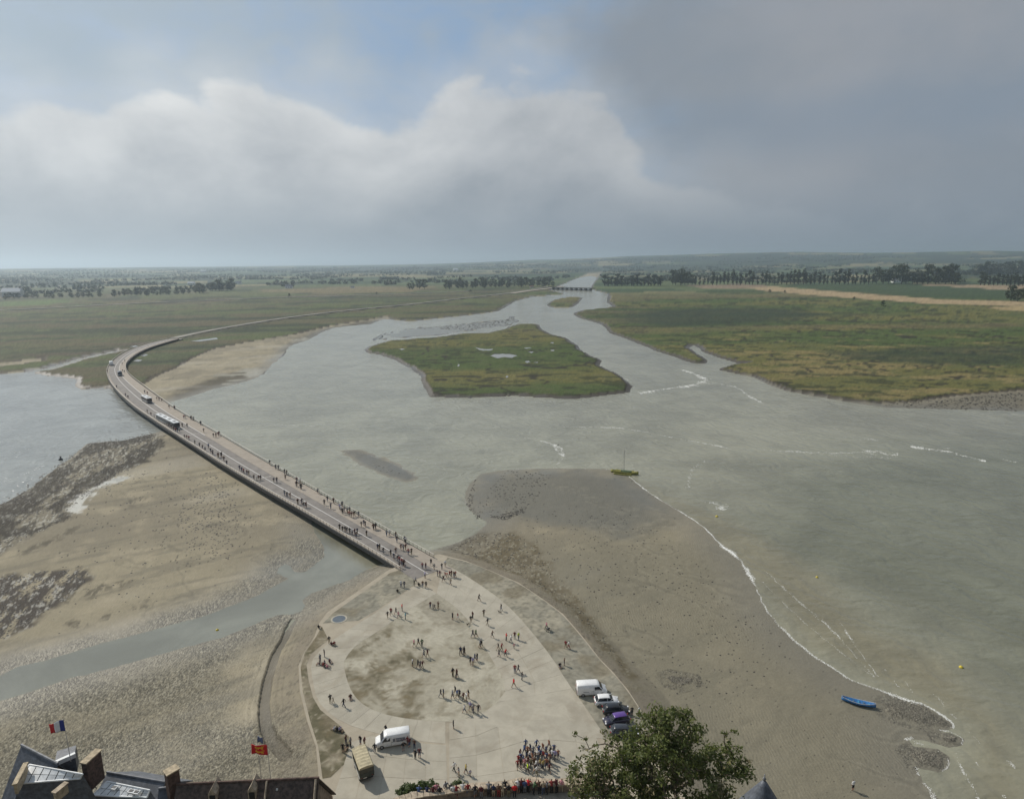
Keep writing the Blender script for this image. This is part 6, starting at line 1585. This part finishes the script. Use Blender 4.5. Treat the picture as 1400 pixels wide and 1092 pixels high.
mx = ['dark', 'dark', 'black', 'navy', 'brown', 'grey', 'maroon']
for ox, oy, L_ in ((500, 700, [(105, 240), (135, 235), (285, 325), (322, 320, 'white'), (410, 345), (425, 410), (530, 415, 'navy'), (545, 420, 'white'), (480, 515, 'maroon'), (512, 520), (543, 515), (580, 580, 'red'), (622, 575), (410, 565), (342, 600), (165, 510), (190, 515), (240, 560), (385, 640), (437, 670), (460, 690, 'red'), (492, 715, 'red'), (555, 750, 'maroon'), (595, 840, 'grey'), (700, 850, 'brown')]),
                   (400, 650, [(60, 150), (90, 130, 'white'), (115, 185), (345, 245), (433, 400), (475, 355), (520, 450), (560, 380), (640, 460, 'lilac'), (660, 490, 'white'), (690, 420), (680, 520), (705, 500), (745, 515), (775, 500), (770, 555, 'red'), (800, 570, 'maroon'), (830, 560), (848, 550), (895, 560), (935, 700), (970, 680), (990, 695), (1100, 730), (1130, 725), (75, 390), (130, 390), (155, 430), (185, 430), (640, 740), (680, 762), (715, 772), (740, 777), (780, 790), (810, 800, 'white'), (845, 800), (880, 790), (865, 840), (1005, 820)]),
                   (290, 590, [(20, 75), (55, 80), (85, 60, 'red'), (135, 45), (10, 310), (85, 345), (130, 340), (160, 395), (200, 455), (375, 525), (405, 545), (430, 565, 'red'), (475, 585), (500, 600), (570, 650), (610, 665, 'white'), (635, 655), (660, 655), (840, 690), (880, 690), (820, 445), (865, 510), (905, 520), (985, 580), (1015, 590), (995, 650), (1150, 690), (1145, 745), (1200, 700, 'white'), (1210, 780), (985, 865), (1020, 890), (1060, 905), (1165, 985, 'red'), (1220, 980)]),
                   (180, 530, [(180, 75), (215, 90, 'red'), (345, 170), (375, 175), (410, 190), (510, 280), (585, 290), (605, 290), (710, 420, 'red'), (730, 415), (805, 435), (825, 430), (855, 445), (945, 500), (965, 500), (980, 605), (690, 530), (755, 540), (215, 345), (265, 380), (310, 410, 'white'), (360, 420, 'white'), (480, 520), (510, 545), (540, 560), (570, 580), (600, 600, 'red'), (625, 610), (650, 600, 'white'), (720, 690), (750, 700), (780, 710, 'red'), (860, 770), (925, 805), (965, 830), (1000, 860), (1045, 820, 'blue'), (1075, 880), (1100, 900), (1175, 950), (1215, 940), (1255, 990)]),
                   (130, 450, [(165, 590), (295, 800), (415, 910), (450, 940), (370, 480), (375, 580), (400, 590), (405, 440)])):
    for r in L_: on_bridge(ox + r[0] / 9.93, oy + r[1] / 9.93, r[2] if len(r) > 2 else rp.choice(mx))

# labels: what each wears and does, told apart from its likes by place in the row
fam = {}
for o, c, vb, wh, kid, u in PEOPLE: fam.setdefault((c, vb, wh, kid), []).append((u, o))
for (c, vb, wh, kid), L_ in fam.items():
    L_.sort(key=lambda q: q[0]); who = 'child' if kid else 'person'
    for i, (u, o) in enumerate(L_):
        core = '%s in %s %s %s' % (who, c, vb, wh)
        if len(L_) == 1: o['label'] = core
        elif len(L_) == 2: o['label'] = ('left-hand ' if i == 0 else 'right-hand ') + core
        elif i == 0: o['label'] = 'leftmost ' + core
        elif i == len(L_) - 1: o['label'] = 'rightmost ' + core
        else: o['label'] = '%s from left, %s' % (ORD[min(i + 1, 20)], core)


# dogs and a pram
def dog(u, v, label, rz):
    J = {'hip': ((0, -.22, .36), .085), 'mid': ((0, 0, .36), .08), 'chest': ((0, .22, .37), .11), 'neck': ((0, .34, .50), .065), 'head': ((0, .42, .58), .075), 'nose': ((0, .56, .54), .035), 'tail': ((0, -.36, .46), .025), 'tail2': ((0, -.48, .56), .018)}
    E = [('hip', 'mid'), ('mid', 'chest'), ('chest', 'neck'), ('neck', 'head'), ('head', 'nose'), ('hip', 'tail'), ('tail', 'tail2')]
    for s, n in ((-1, 'L'), (1, 'R')):
        J['th' + n] = ((s * .07, -.24, .26), .05); J['hk' + n] = ((s * .07, -.30, .13), .028); J['pw' + n] = ((s * .07, -.25, .02), .03); J['el' + n] = ((s * .07, .22, .22), .04); J['wr' + n] = ((s * .07, .21, .10), .028); J['fp' + n] = ((s * .07, .24, .02), .03)
        E += [('hip', 'th' + n), ('th' + n, 'hk' + n), ('hk' + n, 'pw' + n), ('chest', 'el' + n), ('el' + n, 'wr' + n), ('wr' + n, 'fp' + n)]
    m = skin_body('dog', J, E, lambda a, b: 0); m.materials.clear(); m.materials.append(pmat('dog_fur', (.05, .03, .02), .9, var=.3))
    o = bpy.data.objects.new('dog', m); COL.objects.link(o); o.location = at(u, v, 3.02); o.rotation_euler = (0, 0, rz); tag(o, label, 'dog', 'dogs on the square')


dog(683.5, 838, 'small dark dog sniffing beside its owner at the cobbled verge', 1.2)
dog(640, 854.5, 'small brown dog trotting on the slabs near the gravel', 2.4)
p = at(749.5, 862.5, 3.02); o = empty('pram', p, .9); tag(o, 'dark pram pushed along the cobbled verge', 'pram')
MB().loft([[(x, -w, .5), (x, -w * .9, z), (x, w * .9, z), (x, w, .5)] for x, w, z in ((-.4, .2, .75), (-.1, .24, .95), (.25, .22, .7), (.42, .15, .62))], True, True).build('seat', M_TRIM, o)
MB().tube([(-.45, 0, .7), (-.75, 0, 1.05)], .02, 5).build('handle', M_TRIM, o)
for x, y in ((-.3, -.22), (-.3, .22), (.35, -.2), (.35, .2)): wheel(o, x, y, .13, .05)

# ------------------------------------------------------------------ trees, woods and houses of the mainland
M_FAR = leaf_material('far_foliage', (0.020, 0.032, 0.015), (0.046, 0.062, 0.027), 0.12)


def tree_proto(kind, seed):
    """Unit-height tree: (trunk mesh, crown mesh)."""
    rng = np.random.default_rng(seed); tr = MB(); pts = []; rad = []
    if kind == 'poplar':
        w, lo, n, lr = .13 + .03 * rng.random(), .16, 26, .075
    elif kind == 'round':
        w, lo, n, lr = .36 + .08 * rng.random(), .20, 40, .13
    else: w, lo, n, lr = .55, .02, 34, .16
    for k in range(n):
        s = rng.random(); zz = lo + (1 - lo) * s; prof = {'poplar': (.55 + .9 * s) * (1 - s) ** .55 * 1.25, 'round': math.sqrt(max(0, 1 - (2 * s - 1) ** 2)) * .9 + .1, 'shrub': math.sqrt(max(0, 1 - s * s))}[kind]
        a = rng.uniform(0, 6.283); q = w * prof * rng.random() ** .5
        pts.append((q * math.cos(a), q * math.sin(a), zz * .96)); rad.append(lr * (.7 + .6 * rng.random()))
    tr.tube([(0, 0, -.03), (.01, 0, .25), (0, .01, .6), (0, 0, .85)], [.028, .022, .014, .006], 5)
    for k in range(0, n, 4): p = pts[k]; tr.tube([(0, 0, max(.05, p[2] - .22)), p], [.011, .004], 4, False)
    V, Fc = leaves(pts, rad, 20, .050 if kind != 'poplar' else .044, rng, .9)
    return tr.mesh('trunk'), quick_mesh('crown', V, Fc, M_FAR)


PROTO = {k: [tree_proto(k, 100 + i * 7 + j) for i in range(3)] for j, k in enumerate(('poplar', 'round', 'shrub'))}
for k in PROTO:
    for t, c in PROTO[k]: t.materials.append(pmat('far_bark', (.045, .04, .032), .9))
rt = random.Random(9)


def tree(kind, p, h, name, label, cat, group, wide=1.0):
    t_, c_ = rt.choice(PROTO[kind]); o = empty(name, p, rt.uniform(0, 6.28)); o.scale = (h * wide, h * wide, h)
    tag(o, label, cat, group); link('trunk', t_, o); link('crown', c_, o)
    return o


def nth(i, n): return 'leftmost' if i == 0 else ('rightmost' if i == n - 1 else (ORD[i + 1] if i < 20 else ('%s from right,' % ORD[n - i] if n - i <= 20 else 'middle')))


def tree_row(u0, v0, u1, v1, n, hpx, kind, name, what, group, jit=1.2, wide=1.0, vj=0.5, cat='tree'):
    for i in range(n):
        s = (i + .5) / n; u = u0 + (u1 - u0) * s + rt.uniform(-jit, jit); v = v0 + (v1 - v0) * s + rt.uniform(-vj, vj)
        p = at(u, v, 1.6); p.z = max(ground_z(p), .5); d = p.length
        h = hpx * rt.uniform(.62, 1.12) * d / F
        lab = '%s %s' % (nth(i, n), what)
        if 20 <= i < n - 20: lab = '%s from middle rightwards, %s' % (ORD[i - 19], what)
        tree(kind, p, h, name, lab, cat, group, wide)


tree_row(948, 389.5, 1196, 388.5, 44, 17.5, 'poplar', 'poplar_tree', 'poplar in the long row behind the right marsh', 'poplars behind the right marsh', 1.0)
tree_row(919, 389.5, 947, 390, 7, 20, 'round', 'field_tree', 'tree in the clump starting the long poplar row', 'clump left of the poplars', 1.5, .8)
tree_row(1196, 388, 1312, 388.5, 15, 20, 'round', 'field_tree', 'broad tree in the grove ending the long poplar row', 'grove right of the poplars', 2, .9)
tree_row(1337, 389.5, 1402, 390.5, 11, 15, 'poplar', 'poplar_tree', 'poplar in the short row at the right edge', 'poplars at the right edge', 1.2, 1.3)
tree_row(1330, 376, 1404, 375, 9, 13, 'round', 'field_tree', 'round tree in the hazy wood at right edge', 'hazy wood at the right edge', 2.5, 1.2)
tree_row(824, 390.5, 906, 390.5, 18, 15, 'poplar', 'canal_tree', 'tree in the row just right of the dam', 'trees right of the dam', 1.2, 1.9)
tree_row(606, 395, 758, 391.5, 34, 12.5, 'round', 'wood_tree', 'tree in the wood left of the dam', 'wood left of the dam', 3, .85, 1.5)
tree_row(556, 396, 582, 395, 4, 13, 'round', 'wood_tree', 'tree in the clump left of the dam wood', 'clump left of the dam wood', 2)
tree_row(286, 398, 320, 396.5, 9, 14, 'round', 'wood_tree', 'tree in the dense square grove on the left meadow', 'square grove on the left', 1.5, 1.1)
tree_row(267, 401, 282, 400, 4, 13, 'round', 'wood_tree', 'tree in the small grove beside the square one', 'small grove on the left', 1.5, 1.1)
tree_row(153, 405, 260, 402, 22, 7.5, 'round', 'hedge_tree', 'tree in the ragged hedgerow of the left meadow', 'left hedgerow trees', 2.5, .95, 1)
tree_row(2, 409, 138, 405.5, 20, 6.5, 'round', 'hedge_tree', 'tree in the hazy hedgerow at left edge', 'far left hedgerow trees', 2.5, 1.0, 1)
for u, v, hp, k, wd, lb in ((400, 393, 6, 'round', 1.0, 'lone tree behind the white farmhouse'), (395.5, 405.5, 4.5, 'shrub', .9, 'dark bush below the white farmhouse'), (1207, 419, 7, 'shrub', .9, 'dark bush alone in the right marsh'), (1382, 411, 16, 'round', .9, 'left tree of three at right field edge'), (1391, 412, 13, 'round', 1.1, 'middle tree of three at right field edge'),
                             (1401, 411, 15, 'round', .9, 'right tree of three at right field edge'), (1052, 399.5, 3.5, 'shrub', 1.3, 'small bush left on the straw strip'), (1073, 400.5, 3.5, 'shrub', 1.0, 'small bush right on the straw strip'), (643, 399, 3, 'shrub', 1.6, 'low bush on the meadow below dam wood'), (515, 402, 3, 'shrub', 1.0, 'tiny bush on the far left meadow'), (1168, 409, 3, 'shrub', 1.4, 'low scrub on the straw strip')):
    p = at(u, v, 1.5); p.z = ground_z(p); tree(k, p, hp * p.length / F, 'lone_tree' if k == 'round' else 'lone_bush', lb, 'tree' if k == 'round' else 'bush', None, wd)


def cottage(u, v, wpx, label, wallc, roofc, rz=0.2):
    p = at(u, v, 1.8); p.z = ground_z(p); w = wpx * p.length / F; hw = w * .25; wh = w * .28
    o = empty('farm_house', p, rz); tag(o, label, 'house', 'houses of the mainland')
    MB().box((0, 0, wh / 2), (w, hw * 2, wh)).build('wall', pmat('farm_wall_%d' % int(wallc * 100), (wallc, wallc, wallc * .95), .8), o)
    MB().add([(-w * .52, -hw * 1.1, wh), (w * .52, -hw * 1.1, wh), (w * .52, hw * 1.1, wh), (-w * .52, hw * 1.1, wh), (-w * .5, 0, wh * 1.8), (w * .5, 0, wh * 1.8)], [(0, 1, 5, 4), (2, 3, 4, 5), (1, 2, 5), (3, 0, 4), (3, 2, 1, 0)]).build('roof', pmat('farm_roof_' + roofc, {'slate': (.10, .11, .13), 'tile': (.25, .12, .08), 'pale': (.6, .6, .6)}[roofc], .8), o)
    for k in (-.3, 0, .3): MB().box((w * k, -hw - .02, wh * .5), (w * .1, .1, wh * .4)).build('window', M_DARK, o)
    MB().box((w * .42, 0, wh * 1.75), (w * .06, w * .06, wh * .6)).build('chimney', M_BRICK, o)


for u, v, w, lb, wc, rf in ((395, 394, 9, 'white farmhouse standing alone on the left meadow', .75, 'slate'), (482, 393.5, 5, 'pale small house in the far hedge left of centre', .7, 'slate'), (623, 371.5, 6, 'tiny bright house in the hazy distance left of the canal', .8, 'pale'), (541, 372, 5, 'tiny pale house on the hazy rise left of centre', .7, 'slate'), (279, 374.5, 6, 'tiny pale house above the square grove', .7, 'pale'),
                             (326, 388, 7, 'pale low house right of the square grove', .7, 'slate'), (18, 405, 18, 'long pale farm shed at the left edge', .55, 'pale'), (262, 389.5, 8, 'pale house left behind the small grove', .6, 'pale'), (727, 393, 5, 'small house with tiled roof at the dam wood', .5, 'tile'), (1225, 386, 10, 'pale glasshouse under the right grove', .75, 'pale'), (1290, 385.5, 8, 'pale shed right behind the grove', .7, 'pale')):
    cottage(u, v, w, lb, wc, rf)


def far_woods():
    """Hedgerows and woods too far off to count, as one mass of leaf clumps."""
    rng = np.random.default_rng(21); C_ = []; R2 = []
    for _ in range(430):
        dist = rng.uniform(2300, 8500); a = rng.uniform(-.72, .72)
        x, y = dist * math.sin(a), dist * math.cos(a)
        if abs(a - .111) < .02 and dist < 5000: continue
        n = int(rng.uniform(4, 16)); ang = rng.normal(0, .35) + (.2 if rng.random() < .7 else 1.4); stp = 14.0 * dist / 3000
        for k in range(n):
            q = (x + k * stp * math.cos(ang) + rng.normal() * 6, y + k * stp * math.sin(ang) + rng.normal() * 6)
            h = rng.uniform(5, 9) * (dist / 3500) ** .4
            C_.append((q[0], q[1], ground_z(q) + h * .8)); R2.append(h * 1.25)
    V, Fc = leaves(C_, R2, 22, 4.2, rng, .8)
    o = link('far_woods', quick_mesh('far_woods', V, Fc, M_FAR)); tag(o, 'hazy hedgerows and woods on the far mainland', None, None, 'stuff')


far_woods()


# ------------------------------------------------------------------ foam, stones and seaweed
def flakes(name, P, S, Hh, mat, label, rng, sides=6):
    """Low irregular lumps, one per point."""
    n = len(P); P = np.array(P); S = np.array(S); a = np.linspace(0, 2 * np.pi, sides, endpoint=False)[None] + rng.random((n, 1)) * 6
    r = S[:, None] * (0.6 + 0.6 * rng.random((n, sides))); ec = 0.55 + .45 * rng.random((n, 1))
    ring = np.stack([P[:, 0, None] + r * np.cos(a), P[:, 1, None] + r * np.sin(a) * ec, np.repeat(P[:, 2, None], sides, 1)], -1)
    mid_r = np.stack([P[:, 0, None] + .6 * r * np.cos(a), P[:, 1, None] + .6 * r * np.sin(a) * ec, P[:, 2, None] + (S * Hh)[:, None] * (.6 + .5 * rng.random((n, sides)))], -1)
    top = np.stack([P[:, 0], P[:, 1], P[:, 2] + S * Hh * 1.1], -1)[:, None]
    V = np.concatenate([ring, mid_r, top], 1); k = 2 * sides + 1; base = (np.arange(n) * k)[:, None]; F3 = []
    for j in range(sides):
        j2 = (j + 1) % sides
        F3 += [np.concatenate([base + j, base + j2, base + sides + j2], 1), np.concatenate([base + j, base + sides + j2, base + sides + j], 1), np.concatenate([base + sides + j, base + sides + j2, base + 2 * sides], 1)]
    o = link(name, quick_mesh(name, V.reshape(-1, 3), np.concatenate(F3), mat)); tag(o, label, None, None, 'stuff'); return o


M_FOAM = pmat('sea_foam', (.74, .74, .70), .7, var=.1)
rf = np.random.default_rng(4)
FP, FS = [], []


def foam(pts, width, dens, size, patchy=.35):
    """Flecks of foam along a line on the water; width and size in photo pixels at that distance."""
    P = [at(u, v, 0) for u, v in pts]; P = resample(smooth_line(P, 2), 200)
    for a, b in zip(P[:-1], P[1:]):
        L_ = (b - a).length; m = a.length / F; am = .35 + 1.5 * vnoise(np.array([a.x * .22]), np.array([a.y * .22]), 8)[0] ** 1.5; k = rf.poisson(dens * am * L_ / m)
        if vnoise(np.array([a.x * .45]), np.array([a.y * .45]), 5)[0] < .22 + patchy * .6: k = int(k * .35)
        for _ in range(k):
            s = rf.random(); q = a.lerp(b, s); t = (b - a).normalized(); w = rf.normal() * width * m * am
            ph = math.sin(q.x * .9 + q.y * 1.3) * width * m * .8
            FP.append((q.x - t.y * (w + ph), q.y + t.x * (w + ph) * 1.6, max(ground_z(q), 0) + .012)); FS.append(size * m * rf.uniform(.25, .8) * (.6 + .4 * am))


foam([(860, 651), (880, 668), (905, 685), (940, 705), (965, 722), (985, 745), (1010, 762)], .45, 7, .75, .0)
foam([(985, 745), (1010, 762), (1025, 785), (1035, 805), (1045, 830), (1062, 852), (1091, 880), (1115, 898), (1138, 913), (1165, 930), (1194, 939)], 1.1, 8.0, .85, .0)
foam([(1194, 939), (1216, 948), (1240, 957), (1262, 961), (1284, 975), (1306, 990), (1303, 996)], .7, 6, .75, .0)
foam([(1285, 998), (1300, 1000), (1318, 1010), (1315, 1019)], .7, 6, .75, .0)
foam([(1234, 1009), (1248, 1008)], 1.6, 8, 1.1, .1); foam([(1248, 1012), (1262, 1016)], 2.2, 4, .9, .2)
foam([(1280, 1024), (1296, 1034), (1297, 1050), (1288, 1054)], .7, 6, .75, .0); foam([(1251, 1048), (1262, 1070), (1282, 1096)], 2.4, 7, 1.2, .1)
for pts, w, d, s in (([(1045, 778), (1075, 808), (1100, 828), (1140, 862), (1165, 892), (1196, 925)], .9, 3.5, .7), ([(1042, 795), (1085, 838), (1125, 872), (1190, 922)], .7, 2.2, .6), ([(1150, 852), (1165, 876), (1182, 900), (1200, 924)], .7, 3, .7), ([(1210, 915), (1225, 935), (1245, 955)], .6, 1.0, .6), ([(1238, 930), (1248, 948)], .6, 1, .6), ([(1305, 1024), (1312, 1047), (1330, 1075), (1340, 1095)], .8, 3.5, .7),
                     ([(1283, 955), (1300, 975), (1325, 1000), (1345, 1022)], .7, 1.8, .6), ([(1331, 1033), (1339, 1048)], .8, 2.5, .8), ([(1380, 1040), (1386, 1050)], .8, 2, .7), ([(1272, 945), (1290, 960)], .6, 1.2, .6), ([(1349, 1062), (1353, 1068)], .7, 2, .6), ([(1370, 1085), (1374, 1090)], .8, 2, .7),
                     ([(931, 505), (947, 510), (967, 519), (960, 523), (942, 528), (919, 530.5), (899, 533), (875, 538)], 1.5, 9, 1.0), ([(960, 520), (985, 525), (1010, 529), (1020, 540), (1045, 552)], 1.0, 3.2, .8), ([(717, 598), (740, 602), (757, 608), (768, 612), (770, 624)], .9, 5, .9), ([(757, 608), (764, 618), (770, 625)], .9, 3, .8),
                     ([(770, 584), (810, 583.5), (850, 585), (890, 592), (940, 602), (985, 610), (1000, 614)], .9, 4, .8), ([(888, 593), (900, 595)], .8, 2, .8), ([(965, 630), (945, 640), (940, 668)], 1.4, 3, .8), ([(955, 684), (970, 685), (982, 690), (990, 697)], 1.8, 6, .9), ([(985, 690), (1005, 695)], 1.2, 2, .7), ([(1140, 585), (1150, 590), (1172, 591)], .6, 2, .7), ([(1175, 601), (1190, 600), (1203, 603)], 1.2, 3, .8),
                     ([(1245, 610), (1275, 614), (1300, 618), (1325, 625), (1348, 630)], 1.6, 10, 1.0), ([(1290, 613), (1310, 612), (1322, 616)], 1, 3, .8), ([(1045, 615), (1100, 618), (1150, 620), (1200, 616)], 1.0, 3.5, .8), ([(1190, 620), (1210, 618), (1228, 622)], 2.4, 6, .9), ([(1110, 620), (1160, 624), (1220, 626)], 1.0, 1.0, .7), ([(340, 581), (380, 580), (432, 583)], .5, 2.2, .7), ([(690, 642), (760, 640.5), (830, 641.5)], .6, 1.8, .6), ([(770, 626), (764, 633), (756, 640)], .8, 2, .7),
                     ([(470, 617), (500, 621), (540, 634), (566, 652)], .7, .9, .6), ([(560, 625), (600, 634), (612, 645)], .7, 1.0, .6), ([(640, 664), (634, 684), (646, 700)], .7, .9, .6), ([(620, 548), (690, 551), (760, 549)], .5, 1.1, .6), ([(848, 515), (860, 520), (868, 523)], 1.0, 2.2, .7), ([(1370, 628), (1400, 634)], .8, 2.2, .8), ([(1210, 545), (1300, 566), (1400, 566)], .4, .6, .5), ([(440, 553), (520, 556)], .3, .5, .6), ([(0, 660), (30, 650), (62, 635)], 1.6, 1.6, .8), ([(20, 620), (60, 605), (110, 597)], 2, .4, .7)):
    foam(pts, w, d, s)
flakes('sea_foam', FP, FS, .10, M_FOAM, 'white foam flecks and streaks along the tide line and eddies', rf, 6)


def scatter(poly, n, z0=-.02, cond=None, seed=0):
    rng = np.random.default_rng(seed); xs = np.array([p.x for p in poly]); ys = np.array([p.y for p in poly]); out = []
    x = rng.uniform(xs.min(), xs.max(), n * 4); y = rng.uniform(ys.min(), ys.max(), n * 4); d = sdf(x, y, poly, 5)
    ok = (d > 0) & (sdf(x, y, ESPL, 3) < -.5)
    for a, b in zip(x[ok][:n], y[ok][:n]):
        z = ground_z((a, b))
        if z > z0: out.append((a, b, z - .02))
    return out


NEAR_G = PX([(0, 957), (96, 927), (214, 895), (300, 873), (380, 841), (415, 838), (445, 835), (405, 880), (372, 905), (358, 980), (395, 1040), (430, 1092), (0, 1092)], .4)
BANK_G = PX([(0, 915), (71, 893), (128, 872), (199, 852), (280, 825), (345, 785), (372, 755), (430, 740), (445, 760), (425, 778), (400, 785), (396, 792), (343, 820), (280, 843), (199, 866), (71, 902), (0, 926)], .4)
st = scatter(NEAR_G, 6000, -.02, None, 1) + scatter(BANK_G, 3000, -.02, None, 2) + scatter(PX([(413, 818), (450, 800), (500, 786), (531, 780), (447, 838), (420, 845)], .5), 1300, -.02, None, 3)
for i, lb in enumerate(G_LOBE): st += scatter(lb, 900, -.1, None, 5 + i)
rs = np.random.default_rng(8); half = rs.random(len(st)) < .55
M_PEB1 = pmat('pebble_dark', (.10, .09, .072), .8, var=.3, scale=.9); M_PEB2 = pmat('pebble_pale', (.27, .245, .195), .8, var=.3, scale=.9)
A1 = [p for p, h in zip(st, half) if h]; A2 = [p for p, h in zip(st, half) if not h]
flakes('shore_stones', A1, rs.uniform(.04, .12, len(A1)), .55, M_PEB1, 'dark cobble stones strewn along the backwater banks', rs, 5)
flakes('shore_stones', A2, rs.uniform(.03, .10, len(A2)), .55, M_PEB2, 'pale cobble stones strewn along the backwater banks', rs, 5)
wd = scatter(PX([(250, 670), (300, 640), (335, 700), (320, 770), (255, 765), (235, 720)], .6), 330, 0, None, 21) + scatter(PX([(150, 640), (300, 640), (360, 700), (300, 800), (60, 880), (60, 780)], .6), 260, 0, None, 22)
rocks = scatter(PX([(645, 690), (690, 640), (760, 645), (735, 690), (690, 710), (655, 705)], .3), 260, -.05, None, 23) + scatter(PX([(632, 690), (645, 655), (655, 650), (650, 690), (668, 712), (650, 712)], .2), 130, -.2, None, 24) + scatter(PX([(660, 705), (725, 690), (722, 700), (690, 712)], .4), 260, 0, None, 25)
rocks += scatter(S_WEED, 500, 0, None, 26) + scatter(PX([(700, 700), (860, 690), (1000, 800), (1100, 900), (1000, 1000), (880, 940), (760, 780)], .6), 420, 0, None, 27) + scatter(PX([(560, 449), (690, 437), (700, 432), (712, 440), (640, 452)], .1), 330, -.3, None, 28)
rocks += scatter(S_ROCKS, 3800, -.1, None, 29) + scatter(S_ROCKS2, 900, 0, None, 30) + scatter(PX([(1100, 543), (1190, 553), (1300, 545), (1400, 537), (1400, 562), (1250, 558)], .3), 380, -.1, None, 31) + scatter(PX([(480, 620), (545, 642), (560, 655), (515, 645)], .2), 60, -.2, None, 32)
allw = wd + rocks; sz = np.array([.10 + .0013 * math.hypot(p[0], p[1]) * rs.uniform(.5, 1.2) for p in allw])
flakes('seaweed_clumps', allw, sz, .35, pmat('wet_seaweed', (.040, .035, .026), .6, var=.3, scale=.6), 'dark seaweed clumps and stones dotted over the wet sand', rs, 5)
